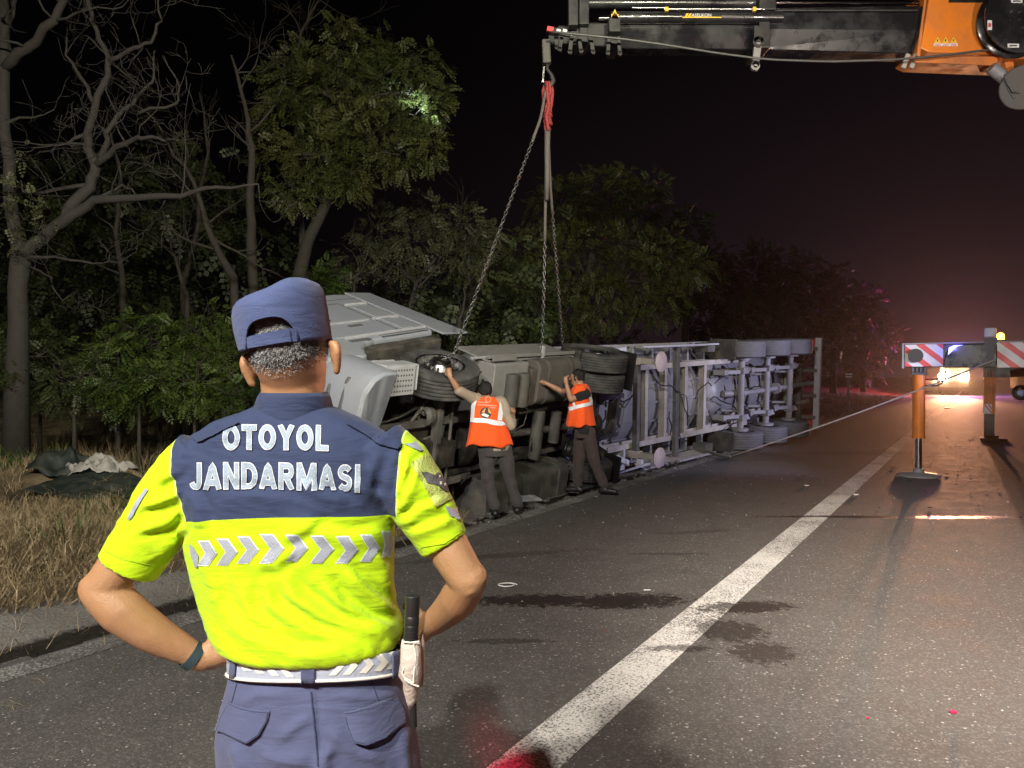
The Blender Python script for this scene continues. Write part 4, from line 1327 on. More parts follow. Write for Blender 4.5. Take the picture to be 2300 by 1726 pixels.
# collar
cl = MB(); rr = []
for (u0, u1, v, ry, d) in ((548, 722, 905, .088, 1.622), (553, 717, 880, .083, 1.618), (560, 712, 858, .078, 1.612), (566, 706, 848, .074, 1.610), (570, 702, 853, .071, 1.610), (572, 700, 885, .070, 1.612)):
    a, b = q(u0, v, d), q(u1, v, d); c = (a + b) / 2
    rr.append(sring(c, (1, 0, 0), (0, 1, 0), (b - a).length / 2, ry, 40, 2.1))
cl.rings(rr, caps=False)
cl.build('collar', M['navy'], off_root, True, smooth=True)
# shoulder straps
for poly in ([(762, 902), (866, 958), (858, 972), (820, 962), (745, 918)], [(415, 944), (505, 905), (520, 918), (430, 958)]):
    patch(hit, [(a / .96174, b / .96174) for a, b in poly], 'shoulder_strap', M['navy'], shirt, .006)

# lettering: appliqued block letters, dark backing, white edge, grey face
def arc(cx, cy, rx, ry, a0, a1, n=14): return [(cx + rx * math.cos(R(a0 + (a1 - a0) * i / n)), cy + ry * math.sin(R(a0 + (a1 - a0) * i / n))) for i in range(n + 1)]
T2 = .092   # half stroke
GLYPH = {   # strokes on a unit height letter, stroke centre lines
    'O': (.80, [arc(.40, .5, .30, .40, 90, 450, 28)]), 'T': (.66, [[(.0, .9), (.66, .9)], [(.33, .0), (.33, .86)]]), 'Y': (.74, [[(.08, 1.0), (.37, .45), (.66, 1.0)], [(.37, .0), (.37, .46)]]),
    'L': (.58, [[(.10, 1.0), (.10, .1), (.58, .1)]]), 'J': (.56, [[(.46, 1.0), (.46, .30)] + arc(.28, .28, .18, .18, 0, -165, 10)]), 'A': (.78, [[(.07, .0), (.39, .97), (.71, .0)], [(.2, .26), (.58, .26)]]),
    'N': (.74, [[(.10, .0), (.10, 1.0)], [(.12, .92), (.62, .08)], [(.64, .0), (.64, 1.0)]]), 'D': (.74, [[(.10, .0), (.10, 1.0)], [(.10, .9), (.32, .9)] + arc(.32, .5, .32, .40, 85, -85, 12) + [(.32, .1), (.10, .1)]]),
    'R': (.74, [[(.10, .0), (.10, 1.0)], [(.10, .9), (.40, .9)] + arc(.42, .69, .19, .21, 80, -80, 9) + [(.40, .48), (.12, .48)], [(.36, .46), (.64, .0)]]),
    'M': (.92, [[(.10, .0), (.10, 1.0)], [(.13, .95), (.46, .12), (.79, .95)], [(.82, .0), (.82, 1.0)]]),
    'S': (.68, [arc(.34, .71, .23, .19, 30, 250, 12) + arc(.34, .30, .24, .20, 75, -150, 12)[0:]]), 'I': (.24, [[(.12, .0), (.12, 1.0)]])}
def stroke_poly(pts, h):
    "thick polyline as quads in letter space"
    n = len(pts); L_, R_ = [], []
    closed = math.dist(pts[0], pts[-1]) < 1e-6
    for i in range(n):
        p0 = pts[i - 1] if i else (pts[-2] if closed else None); p1 = pts[i]; p2 = pts[i + 1] if i < n - 1 else (pts[1] if closed else None)
        d1 = Vector((p1[0] - p0[0], p1[1] - p0[1])).normalized() if p0 else None
        d2 = Vector((p2[0] - p1[0], p2[1] - p1[1])).normalized() if p2 else None
        d1 = d1 or d2; d2 = d2 or d1
        n1 = Vector((-d1.y, d1.x)); n2 = Vector((-d2.y, d2.x)); m_ = n1 + n2
        m_ = m_.normalized() if m_.length > 1e-3 else n1
        k = h / max(m_.dot(n1), .38)
        L_.append((p1[0] + m_.x * k, p1[1] + m_.y * k)); R_.append((p1[0] - m_.x * k, p1[1] - m_.y * k))
    return L_, R_
def print_text(text, cx, cy, width, height, rot=0.0, fan=0.0, gap=.155):
    tot = sum(GLYPH[c][0] for c in text) + gap * (len(text) - 1)
    for nm, mm, ex, lift in (('letter_backing', 'dark_thread', .056, .0018), ('letter_edge', 'white_thread', .036, .0027), ('lettering', 'letter_fill', .0, .0036)):
        Vv, Ff = [], []
        x0 = 0; si = 0
        for c in text:
            w, strokes = GLYPH[c]
            for st__ in strokes:
                si += 1
                pts = list(st__)
                if math.dist(pts[0], pts[-1]) > 1e-6 and ex:      # lengthen the ends by the edge
                    a_, b_ = Vector(pts[0]), Vector(pts[1]); pts[0] = tuple(a_ + (a_ - b_).normalized() * ex)
                    a_, b_ = Vector(pts[-1]), Vector(pts[-2]); pts[-1] = tuple(a_ + (a_ - b_).normalized() * ex)
                out = [pts[0]]
                for p, r in zip(pts[:-1], pts[1:]):
                    k = max(1, int(math.dist(p, r) / .14))
                    out += [(p[0] + (r[0] - p[0]) * i / k, p[1] + (r[1] - p[1]) * i / k) for i in range(1, k + 1)]
                L_, R_ = stroke_poly(out, T2 + ex); b0 = len(Vv)
                for l_, r_ in zip(L_, R_):
                    for gx, gy in (l_, r_):
                        x = (x0 + gx) / tot - .5; y = min(max(gy, -ex), 1 + ex) - .5
                        Vv.append(tuple(hit(cx + x * width, cy - y * height - fan * x * x * 4 + rot * x, lift + (si % 4) * .00012)))
                for i in range(len(L_) - 1): Ff.append([b0 + 2 * i, b0 + 2 * i + 1, b0 + 2 * i + 3, b0 + 2 * i + 2])
            x0 += w + gap
        tm = bpy.data.meshes.new(nm); tm.from_pydata(Vv, [], Ff); tm.update()
        link(nm, tm, [M[mm]], shirt, True)
k_ = 1 / 1.9235
print_text('OTOYOL', 1192 * k_, 863 + 231 * k_, 452 * k_, 104 * k_, 2, -2)
print_text('JANDARMASI', 1190 * k_, 863 + 398 * k_, 730 * k_, 112 * k_, 4, -3)

# chevrons across the back
def z3(x, y): return (x * k_, 863 + y * k_)
CH = [(862, 680, 780, 42, 30), (942, 672, 778, 44, 38), (1030, 662, 770, 46, 40), (1128, 652, 770, 52, 44), (1238, 655, 762, 48, 42), (1345, 658, 768, 50, 44), (1455, 662, 770, 48, 40), (1560, 656, 762, 42, 34), (1650, 640, 745, 34, 12)]
for x, y0, y1, w, tip in CH:
    ym = (y0 + y1) / 2
    for nm, mm, g_, lf in (('chevron_edge', M['white_thread'], 5, .0018), ('chevron', M['grey_tape'], 0, .0028)):
        poly = [(x - g_ * 1.3, y0 - g_), (x + w + g_ * .3, y0 - g_), (x + w + tip + g_, ym), (x + w * .9 + g_ * .3, y1 + g_), (x - g_ * 1.3, y1 + g_), (x + tip - g_ * .8, ym)]
        patch(hit, [z3(*p) for p in poly], nm, mm, shirt, lf, 7)
poly = [(820, 688), (835, 700), (862, 742), (858, 792), (846, 790), (828, 740)]
patch(hit, [z3(*p) for p in poly], 'chevron', M['grey_tape'], shirt, .0026, 7)
# badges on the right sleeve
def z5(x, y): return (880 + x / 5.535, 940 + y / 5.535)
patch(hit, [z5(*p) for p in [(232, 560), (410, 455), (470, 480), (590, 650), (735, 1000), (540, 1110), (430, 900)]], 'sleeve_badge', M['patch_green'], shirt, .0026, 8)
patch(hit, [z5(*p) for p in [(350, 675), (420, 672), (520, 715), (555, 680), (600, 720), (660, 800), (690, 910), (650, 915), (560, 840), (430, 805)]], 'badge_emblem', M['patch_grey'], shirt, .0044, 8)
for x, y in ((570, 730), (585, 815), (635, 830)):
    patch(hit, [z5(x - 12, y - 14), z5(x + 10, y - 16), z5(x + 14, y + 14), z5(x - 8, y + 18)], 'badge_stitch', M['belt_white'], shirt, .0055, 8)
for poly in ([(138, 318), (255, 318), (290, 290), (375, 400), (350, 415), (240, 372)], [(648, 1095), (700, 1108), (770, 1140), (790, 1110), (842, 1260), (810, 1262), (712, 1215)]):
    patch(hit, [z5(*p) for p in poly], 'sleeve_chevron', M['grey_tape'], shirt, .003, 8)
patch(hit, [z3(*p) for p in [(632, 452), (645, 455), (600, 530), (565, 588), (552, 582), (590, 510)]], 'sleeve_piping', M['grey_tape'], shirt, .003, 8)

# hem and side seams of the shirt
M['lime_seam'] = mat('lime_seam', (.26, .42, .003), .9, var=.1)
for poly in ([(452, 722), (540, 760), (652, 782)], [(1818, 706), (1920, 690), (2012, 626)]):
    P_ = []
    for (x0, y0), (x1, y1) in zip(poly[:-1], poly[1:]):
        P_ += [hit(*z3(x0 + (x1 - x0) * t, y0 + (y1 - y0) * t), .0006) for t in np.linspace(0, 1, 10)]
    sb = MB(); sb.tube(P_, .0012, 4); sb.build('hem_seam', M['lime_seam'], shirt, True)
# trousers
tm_ = MB()
tm_.rings(torso_rings([(1392, 514, 846, .126), (1430, 508, 858, .132), (1470, 500, 872, .142), (1520, 486, 886, .150), (1580, 478, 896, .156), (1640, 480, 905, .158), (1720, 482, 912, .152)], 1.62, 2.35, 56))
for sg, u in ((-1, 592), (1, 806)):
    h = q(u, 1700, 1.62); k = Vector((h.x + .01 * sg, 1.64, .50)); a = Vector((h.x + .015 * sg, 1.63, .07))
    rr = []
    for t, p, r in ((0, h, .108), (.3, h.lerp(k, .45), .102), (.6, k, .085), (.8, k.lerp(a, .5), .08), (1, a, .082)):
        rr.append(sring(p, (1, 0, 0), (0, 1, 0), r, r * 1.02, 24, 2.1))
    tm_.rings(rr)
me = fuse(tm_, 'trousers', .006, 4)
A = coords(me); Nr = vnormals(me); PX = px_of(A) * .96174
d = np.zeros(len(A))
for poly, w, a in ([([(683, 1480), (690, 1560), (700, 1660)], 5, -.004), ([(560, 1620), (600, 1640), (680, 1640)], 16, .005), ([(700, 1560), (760, 1620), (840, 1650)], 16, .005), ([(720, 1600), (700, 1640), (690, 1700)], 14, .006), ([(520, 1520), (560, 1500), (640, 1500)], 10, .003), ([(730, 1505), (800, 1510), (860, 1500)], 10, .003), ([(600, 1600), (650, 1560), (680, 1545)], 12, .004), ([(880, 1560), (870, 1620), (880, 1690)], 14, .006), ([(500, 1600), (520, 1650), (515, 1700)], 14, .006)]):
    dd, t, sg = seg_d(PX, poly); d += 1.9 * a * np.exp(-(dd / w) ** 2) * np.clip(np.sin(math.pi * np.clip(t, .05, .95)) * 1.5, 0, 1)
d *= np.clip(.5 - Nr[:, 1], 0, 1)
d += (vnoise(A[:, 0], A[:, 2], 12, 6) - .5) * .006
d += np.where(A[:, 2] < .8, (vnoise(A[:, 0] * .5, A[:, 2], 9, 7) - .5) * .016, 0)
set_coords(me, A + Nr * d[:, None])
tr_o = link('trousers', me, [M['trouser']], off_root, True, smooth=True)
thit = ray_fn(me)
# pocket flaps
for poly in ([(987, 1368), (1040, 1392), (1168, 1412), (1160, 1450), (1125, 1510), (1075, 1542), (1020, 1520), (975, 1500), (940, 1482), (960, 1420)], [(1485, 1415), (1560, 1390), (1700, 1350), (1735, 1345), (1768, 1400), (1765, 1445), (1680, 1510), (1590, 1538), (1530, 1530), (1500, 1470)]):
    P_ = [z3(*p) for p in poly]
    f_ = patch(thit, P_, 'pocket_flap', M['trouser'], tr_o, 0.0, 6)
    C_ = coords(f_.data)
    x0_, z0_ = C_[:, 0].mean(), C_[:, 2].mean()
    def basis(a): 
        x, z = (a[:, 0] - x0_) * 10, (a[:, 2] - z0_) * 10
        return np.stack([np.ones(len(a)), x, z, x * x, x * z, z * z], 1)
    co_ = np.linalg.lstsq(basis(C_), C_[:, 1], rcond=None)[0]
    zt_, zl_ = C_[:, 2].max(), C_[:, 2].min()
    res_ = np.clip((basis(C_) @ co_ - C_[:, 1]).max(), 0, .012)
    def on_flap(a, up=0.0):
        a = np.array(a, float).reshape(-1, 3)
        a[:, 1] = basis(a) @ co_ - res_ - .0015 - .009 * ((zt_ - a[:, 2]) / (zt_ - zl_)) ** 1.5 - up
        return a
    set_coords(f_.data, on_flap(C_))
    s_ = f_.modifiers.new('s', 'SOLIDIFY'); s_.thickness = .0035; s_.offset = 0
    cxp = sum(p[0] for p in P_) / len(P_); cyp = sum(p[1] for p in P_) / len(P_)
    sb = MB()
    base_ = [thit(cxp + (p[0] - cxp) * .94, cyp + (p[1] - cyp) * .92, 0.0) for p in P_ + P_[:1]]
    pts = []
    for a_, b_ in zip(base_[:-1], base_[1:]): pts += [a_.lerp(b_, k / 4) for k in range(4)]
    sb.tube([Vector(p) for p in on_flap([tuple(p) for p in pts], .0022)], .0008, 4)
    sb.build('seam', M['navy'], f_, True)
sb = MB(); sb.tube([thit(*z3(1340 + (y - 1290) * .1, y), .0015) for y in range(1330, 1660, 20)], .0018, 5); sb.build('seam', M['navy'], tr_o, True)
for x0, x1 in ((1600, 1640), (1030, 1000)):
    sb = MB(); sb.tube([thit(*z3(x0 + (x1 - x0) * t, 1275 + 110 * t), .001) for t in np.linspace(0, 1, 8)], .0012, 4); sb.build('seam', M['navy'], tr_o, True)
# belt
bl_ = MB()
zt, zb_ = 1.104, 1.052
ca, cb_ = q(510, 1432, 1.62), q(866, 1424, 1.62); c = (ca + cb_) / 2; rx = (cb_ - ca).length / 2 + .004; ry = .1400
def belt_ring(z, k): return sring((c.x, 1.62, z), (1, 0, .006), (0, 1, -.24), rx + k, ry + k, 72, 2.35)
bl_.rings([belt_ring(zb_, -.004), belt_ring(zb_, .003), belt_ring(zb_ + .004, .0045), belt_ring(zt - .004, .0045), belt_ring(zt, .003), belt_ring(zt, -.004)], caps=False)
belt = bl_.build('belt', M['belt_base'], off_root, True, smooth='auto')
bh = ray_fn(belt.data)
# white chevrons pointing outwards from the middle, as printed
def bpx(x, y): return z3(x, y)
for i, x in enumerate((1022, 1078, 1140, 1205, 1420, 1480, 1550, 1612, 1668)):
    left = x < 1300
    w, tip = 32, -34 if left else 34
    t = (x - 1360) / 340
    y0 = 1187 - 34 * t * t + (8 if left else -6); y1 = y0 + 78
    X0 = x + (36 if left else 0)
    poly = [(X0, y0), (X0 + w, y0), (X0 + w + tip, (y0 + y1) / 2), (X0 + w, y1), (X0, y1), (X0 + tip, (y0 + y1) / 2)]
    patch(bh, [bpx(*p) for p in poly], 'belt_chevron', M['belt_white'], belt, .0016, 8)
eb = MB(); eb.tube([Vector(p) + Vector((0, -.001, 0)) for p in sring((c.x, 1.62, zb_ + .005), (1, 0, .006), (0, 1, -.24), rx + .0045, ry + .0045, 72, 2.35)], .0035, 5, caps=False)
eb.build('belt_edge', M['belt_white'], belt, True, smooth=True)
for xx in ((1303, 1362, 1218, 1358), (1018, 1002, 1165, 1300)):
    pass
def loop(poly):
    o_ = patch(bh, [z3(*p) for p in poly], 'belt_loop', M['trouser'], tr_o, .004, 10)
    s_ = o_.modifiers.new('s', 'SOLIDIFY'); s_.thickness = .004; s_.offset = 0
loop([(1303, 1214), (1362, 1216), (1362, 1356), (1303, 1358)])
loop([(1006, 1165), (1028, 1165), (1018, 1300), (996, 1298)])
loop([(1690, 1125), (1712, 1122), (1722, 1275), (1690, 1285)])
# white holster pouch on the belt, right hip, with the baton in it
def z6(x, y): return (840 + x / 5.531, 1320 + y / 5.531)
def hp(x, y, d): return at(*z6(x, y), d)
hb_ = MB(); rr = []
for y, l, r, d, t in ((655, 345, 560, 1.47, .018), (720, 335, 578, 1.465, .02), (900, 330, 585, 1.465, .022), (1080, 305, 590, 1.47, .02), (1160, 360, 585, 1.475, .018), (1250, 362, 560, 1.48, .015), (1400, 400, 535, 1.49, .012), (1500, 430, 470, 1.495, .008)):
    a, b = hp(l, y, d), hp(r, y, d); cc = (a + b) / 2
    rr.append(sring(cc, (1, 0, 0), (0, 1, 0), (b - a).length / 2, t, 24, 2.6))
hb_.rings(rr)
hol = hb_.build('holster', M['leather_white'], off_root, True, smooth=True)
hb_ = MB()
for pts in ([(360, 740), (395, 760), (405, 900), (350, 1060), (380, 1120), (480, 1180)], [(492, 700), (520, 860), (500, 1010), (490, 1180)], [(380, 1140), (470, 1200), (560, 1230)], [(350, 670), (450, 685), (560, 670)]):
    hb_.tube([hp(x, y, 1.447) for x, y in pts], .0016, 5)
hb_.build('stitching', M['belt_white'], hol, True)
hb_ = MB(); hb_.rings([sring(hp(590, y, 1.50), (1, 0, 0), (0, 1, 0), w, .012, 12, 2.4) for y, w in ((560, .002), (700, .006), (900, .007), (1100, .006), (1210, .004))])
hb_.build('flap', M['leather_white'], hol, True, smooth=True)
# watch
wp, wq = q(412, 1413, 1.628), q(424, 1420, 1.632)
wx = (q(424, 1421, 1.632) - q(398, 1405, 1.622)).normalized()
wm = MB(); wm.lathe([(.0285, -.010), (.0315, -.010), (.0315, .010), (.0285, .010)], q(416, 1416, 1.629), wx, 28, closed=True)
w_o = wm.build('watch', M['watch_strap'], off_root, True, smooth='auto')
wm = MB(); wm.box(q(404, 1434, 1.615), (.016, .006, .022), M=Matrix.Rotation(R(-30), 3, 'Y')); wm.build('buckle', M['steel'], w_o, True, bevel=.002)
# boots
for sg, u in ((-1, 592), (1, 806)):
    x = q(u, 1700, 1.62).x + .015 * sg
    bm_ = MB(); bm_.limb([(x, 1.62, .17), (x, 1.615, .075), (x, 1.64, .052), (x, 1.74, .045), (x, 1.79, .04)], [.052, .05, .05, .046, .036], 16); bm_.box((x, 1.68, .014), (.1, .30, .028))
    bm_.build('boot', M['black_rubber'], off_root, True, smooth='auto')
# baton
bt = empty('baton', hp(470, 400, 1.46), 'black ribbed baton handle standing in the white pouch on the officer belt', 'baton')
bm_ = MB()
ax0, ax1 = hp(480, 100, 1.475), hp(455, 700, 1.468); dx = (ax1 - ax0).normalized()
prof = [(.0, 0), (.0135, 0), (.0150, .002), (.0150, .038), (.0140, .040), (.0150, .042), (.0150, .055), (.0140, .057)]
h = .060
while h < .105: prof += [(.0150, h), (.0150, h + .002), (.0142, h + .0025), (.0142, h + .004)]; h += .0045
prof += [(.0150, .112), (.0150, .15), (0, .15)]
bm_.lathe(prof, ax0, dx, 24); bm_.build('handle', M['black_rubber'], bt, True, smooth='auto', angle=30)
bm_ = MB(); bm_.cyl(hp(485, 1260, 1.487), hp(485, 1400, 1.490), .0062, n=14); bm_.build('ferrule', M['steel'], bt, True, smooth='auto')
bm_ = MB(); bm_.cyl(hp(484, 1400, 1.490), hp(492, 1720, 1.50), .0075, n=14); bm_.build('shaft', M['black_rubber'], bt, True, smooth='auto')
# ------------------------------------------------------------------ overturned tractor (built upright: x forward, y left, z up; origin = front axle centre)
TDIR = Vector((.616, .788, .055)).normalized()     # towards the rear, as it lies
def lying(origin, lean, rear=None):
    X = -(rear or TDIR).normalized()
    nrm = Vector((-X.y, X.x, 0))                # towards the road
    nrm = (nrm - X * nrm.dot(X)).normalized()
    Yv = X.cross(nrm); Yv = Yv if Yv.z > 0 else -Yv
    Y = (Yv * math.cos(R(lean)) + nrm * math.sin(R(lean))).normalized()
    Z = X.cross(Y)
    m = Matrix((X, Y, Z)).transposed().to_4x4(); m.translation = Vector(origin)
    return m
TM = lying((-1.03, 9.36, .72), 11)
tractor = empty('tractor_unit', matrix=TM, label='white truck tractor lying on its right side with its dark underside turned to the road', cat='truck')

def wheel(parent, name, c, r, w, side, rim_r=.30, steer=None, hub_out=.05, treadm=None):
    "tyre with ribbed tread, rim and hub; side +1 outer face to +y"
    c = Vector(c); ax = Vector((0, 1, 0))
    prof = [(rim_r, -w * .42), (rim_r + .04, -w * .49), (r - .07, -w * .50), (r - .025, -w * .46)]
    n = 6; g_ = .012
    for i in range(n):
        a = -w * .43 + w * .86 * i / n; b = -w * .43 + w * .86 * (i + 1) / n
        prof += [(r - .002, a + g_ / 2), (r, a + g_), (r, b - g_), (r - .002, b - g_ / 2)]
        if i < n - 1: prof += [(r - .016, b - g_ / 2), (r - .016, b + g_ / 2)]
    prof += [(r - .025, w * .46), (r - .07, w * .50), (rim_r + .04, w * .49), (rim_r, w * .42)]
    m = MB(); m.lathe(prof, (0, 0, 0), ax, 48)
    o_ = m.build(name, treadm or M['rubber'], parent, smooth='auto', angle=32)
    o_.location = c
    if steer: o_.rotation_euler = steer
    m = MB(); s_ = side
    m.lathe([(rim_r + .012, w * .42 * s_), (rim_r + .012, w * .46 * s_), (rim_r - .015, w * .44 * s_), (rim_r - .03, w * .30 * s_), (rim_r - .05, w * .1 * s_), (.17, (w * .02 + hub_out) * s_), (.13, (w * .1 + hub_out * 1.5) * s_)], (0, 0, 0), ax, 40)
    m.lathe([(rim_r, -w * .42 * s_), (rim_r, w * .42 * s_)], (0, 0, 0), ax, 40)
    ri = m.build('rim', M['steel'], o_, smooth='auto', angle=35)
    m = MB(); m.lathe([(.135, w * .1 * s_), (.13, (w * .28 + hub_out) * s_), (.10, (w * .36 + hub_out) * s_), (0, (w * .38 + hub_out) * s_)], (0, 0, 0), ax, 28)
    for k in range(10):
        a = 2 * math.pi * k / 10
        p = Vector((math.cos(a) * .165, (w * .04 + hub_out) * s_, math.sin(a) * .165))
        m.cyl(p, p + Vector((0, .045 * s_, 0)), .016, n=6)
    m.build('hub', M['steel'], o_, smooth='auto', angle=35)
    return o_

RT = .50
wheel(tractor, 'wheel', (0, 1.03, 0), RT, .33, 1, steer=(R(-10), 0, R(-7)), hub_out=.09)
wheel(tractor, 'wheel', (0, -1.03, 0), RT, .30, -1, steer=(0, 0, R(-7)), hub_out=.09)
for y, s_ in ((1.07, 1), (.74, -1), (-.74, 1), (-1.07, -1)):
    wheel(tractor, 'wheel', (-3.72, y, 0), RT, .30, s_)

m = MB()
for y in (.39, -.39):
    m.box((-1.85, y, .24), (6.3, .012, .28)); m.box((-1.85, y - math.copysign(.035, y), .10), (6.3, .075, .012)); m.box((-1.85, y - math.copysign(.035, y), .38), (6.3, .075, .012))
for x in (.9, -.75, -1.6, -2.6, -3.25, -4.2, -4.9): m.box((x, 0, .22), (.09, .77, .18))
for x in np.arange(-4.7, 1.1, .31):
    for y in (.402, -.402): m.cyl((x, y, .2 + .1 * math.sin(x * 9)), (x, y + math.copysign(.014, y), .2 + .1 * math.sin(x * 9)), .018, n=6)
m.build('chassis_frame', M['chassis'], tractor)
m = MB()   # engine, gearbox and their sumps
m.box((.25, 0, .42), (1.25, .62, .55)); m.box((.3, 0, .06), (.95, .40, .2)); m.box((-.15, 0, .02), (.35, .34, .3))
m.cyl((.9, .25, .3), (.9, .25, .62), .1); m.cyl((.35, .36, .25), (-.05, .36, .25), .085); m.cyl((.55, -.36, .2), (.15, -.36, .2), .075)
for i in range(5): m.box((.65 - i * .2, 0, -.05), (.035, .36, .03))
for i in range(8): m.cyl((.72 - (i % 4) * .25, .17 * (1 if i < 4 else -1), -.04), (.72 - (i % 4) * .25, .17 * (1 if i < 4 else -1), -.07), .018, n=6)
m.build('engine', M['oily'], tractor, bevel=.03)
m = MB()
m.lathe([(0, -.42), (.30, -.40), (.32, -.22), (.24, -.16), (.22, .35), (.15, .55), (.10, .62), (0, .62)], (-1.0, 0, .22), (-1, 0, 0), 24)
m.cyl((-.9, .26, .1), (-1.3, .26, .1), .06); m.cyl((-.8, -.28, .22), (-1.2, -.28, .22), .07)
m.build('gearbox', M['oily'], tractor, smooth='auto')
m = MB()
m.cyl((-1.62, 0, .2), (-3.3, 0, .04), .055, n=14)
for x, z in ((-1.66, .197), (-3.22, .05)): m.cyl((x, -.07, z), (x, .07, z), .045, n=12); m.box((x, 0, z), (.12, .1, .12))
m.build('propeller_shaft', M['chassis2'], tractor, smooth='auto')
m = MB()
m.ball((-3.72, 0, .0), (.27, .24, .24), 24, 14); m.cyl((-3.72, -.95, 0), (-3.72, .95, 0), .085, n=18); m.cyl((-3.40, 0, .04), (-3.55, 0, .0), .10, .17, n=18)
for s_ in (-1, 1): m.cyl((-3.72, .52 * s_, 0), (-3.72, .60 * s_, 0), .2, n=20); m.cyl((-3.50, .40 * s_, -.03), (-3.30, .40 * s_, -.03), .075, n=16)
m.build('drive_axle', M['oily'], tractor, smooth='auto')
for s_ in (-1, 1):
    for x in (-3.38, -4.06):
        m = MB(); m.lathe([(0, 0), (.12, .01), (.135, .06), (.115, .10), (.135, .14), (.12, .19), (0, .2)], (x, .42 * s_, -.02), (0, 0, 1), 20)
        m.build('air_spring', M['black_rubber'], tractor, smooth='auto')
m = MB()
m.beam((0, -.80, -.06), (0, .80, -.06), .09, .11); m.box((0, .88, 0), (.14, .14, .26)); m.box((0, -.88, 0), (.14, .14, .26))
m.cyl((-.28, -.8, -.04), (-.28, .8, -.04), .022, n=10); m.cyl((-.28, .8, -.04), (0, .85, -.04), .03, n=8); m.cyl((.35, .45, .05), (.02, .82, .02), .025, n=8)
for s_ in (-1, 1):
    m.lathe([(.10, -.06), (.13, -.02), (.13, .06), (.08, .10)], (.12, .52 * s_, .0), (1, 0, 0), 18)
    m.cyl((.18, .55 * s_, .0), (.06, .55 * s_, .45), .035, n=10)
    m.beam((.85, .42 * s_, .06), (-.85, .42 * s_, .03), .08, .035); m.beam((.6, .42 * s_, .0), (-.6, .42 * s_, -.02), .08, .03)
m.build('front_axle', M['chassis2'], tractor, bevel=.008)
# tanks and boxes hung on the frame
def tankbox(name, x0, x1, y0, y1, z0, z1, r, mm, bands=()):
    pol = []
    for cx_, cz, a0 in ((y1 - r, z1 - r, 0), (y0 + r, z1 - r, 90), (y0 + r, z0 + r, 180), (y1 - r, z0 + r, 270)):
        for k in range(7):
            a = R(a0 + 15 * k); pol.append((cx_ + r * math.cos(a), cz + r * math.sin(a)))
    m_ = MB(); m_.prism(pol, ((x0 + x1) / 2, 0, 0), (0, 1, 0), (0, 0, 1), (1, 0, 0), x1 - x0)
    o_ = m_.build(name, mm, tractor, smooth='auto', bevel=.012)
    for b in bands:
        m_ = MB(); cy_, cz_ = (y0 + y1) / 2, (z0 + z1) / 2
        m_.prism([(cy_ + (u - cy_) * 1.03, cz_ + (v - cz_) * 1.03) for u, v in pol], (b, 0, 0), (0, 1, 0), (0, 0, 1), (1, 0, 0), .06)
        m_.build('tank_strap', M['chassis2'], o_, smooth='auto')
    return o_
tankbox('fuel_tank', -2.95, -1.85, .50, 1.16, -.22, .46, .14, M['tank_dull'], (-2.1, -2.7))
tankbox('fuel_tank', -2.95, -1.55, -1.16, -.50, -.24, .46, .14, M['chassis2'], (-1.8, -2.25, -2.7))
tankbox('silencer', -1.55, -.98, -1.14, -.50, -.20, .44, .10, M['chassis2'])
tankbox('battery_box', -1.70, -.95, .62, 1.14, -.12, .42, .03, M['alu'])
tankbox('adblue_tank', -1.85, -1.72, .5, 1.05, -.18, .4, .05, M['chassis'])
for x, y0, y1, z, r in ((-1.30, .52, 1.0, -.16, .10), (-1.55, .52, 1.0, -.16, .10), (-2.3, -.4, .35, .02, .09), (-2.75, -.2, .3, .0, .085)):
    m = MB(); m.cyl((x, y0, z), (x, y1, z), r, n=20); m.build('air_tank', M['chassis2'], tractor, smooth='auto', bevel=.012)
# hoses and pipes
for k in range(40):
    m = MB()
    x = random.uniform(-4.2, .8); y = random.uniform(-.9, .9); z = random.uniform(-.02, .3)
    pts = [Vector((x, y, z))]
    d = Vector((random.gauss(0, 1), random.gauss(0, .6), random.gauss(0, .2))).normalized()
    for i in range(7):
        d = (d + Vector((random.gauss(0, .35), random.gauss(0, .35), random.gauss(0, .15)))).normalized(); p = pts[-1] + d * .13
        p.z = min(max(p.z, -.08), .4); p.y = min(max(p.y, -1), 1); pts.append(p)
    m.tube(pts, random.choice((.009, .013, .018, .025)), 6)
    m.build('hose', random.choice((M['black_rubber'], M['chassis2'], M['chassis'])), tractor, smooth=True)
# mudguards over the drive wheels
for s_ in (-1, 1):
    m = MB(); pol = []
    for k in range(13): a = R(-5 + 190 * k / 12); pol.append((-3.72 + .60 * math.cos(a), .60 * math.sin(a)))
    for k in range(13): a = R(185 - 190 * k / 12); pol.append((-3.72 + .585 * math.cos(a), .585 * math.sin(a)))
    m.prism(pol, (0, .90 * s_, 0), (1, 0, 0), (0, 0, 1), (0, 1, 0), .70); m.build('mudguard', M['chassis'], tractor, smooth='auto')
    m = MB(); m.box((-4.40, .90 * s_, -.05), (.012, .64, .66), M=Matrix.Rotation(R(-8), 3, 'Y')); m.build('mud_flap', M['black_rubber'], tractor)
# side skirt panels: the upper one has swung out
m = MB(); m.box((-2.0, 1.20, .32), (2.1, .025, .62), M=Matrix.Rotation(R(-9), 3, 'X')); m.box((-2.0, 1.215, .02), (2.1, .05, .035)); m.box((-1.2, 1.20, -.07), (.5, .06, .03))
m.build('side_skirt', M['alu'], tractor, bevel=.006)
m = MB(); m.box((-1.0, 1.19, .13), (.52, .03, .04)); m.box((-2.2, 1.19, .015), (.06, .3, .03)); m.build('skirt_rail', M['white_plastic'], tractor, bevel=.005)
m = MB(); m.box((-2.1, -1.20, .1), (2.0, .025, .6)); m.build('side_skirt', M['alu'], tractor, bevel=.006)
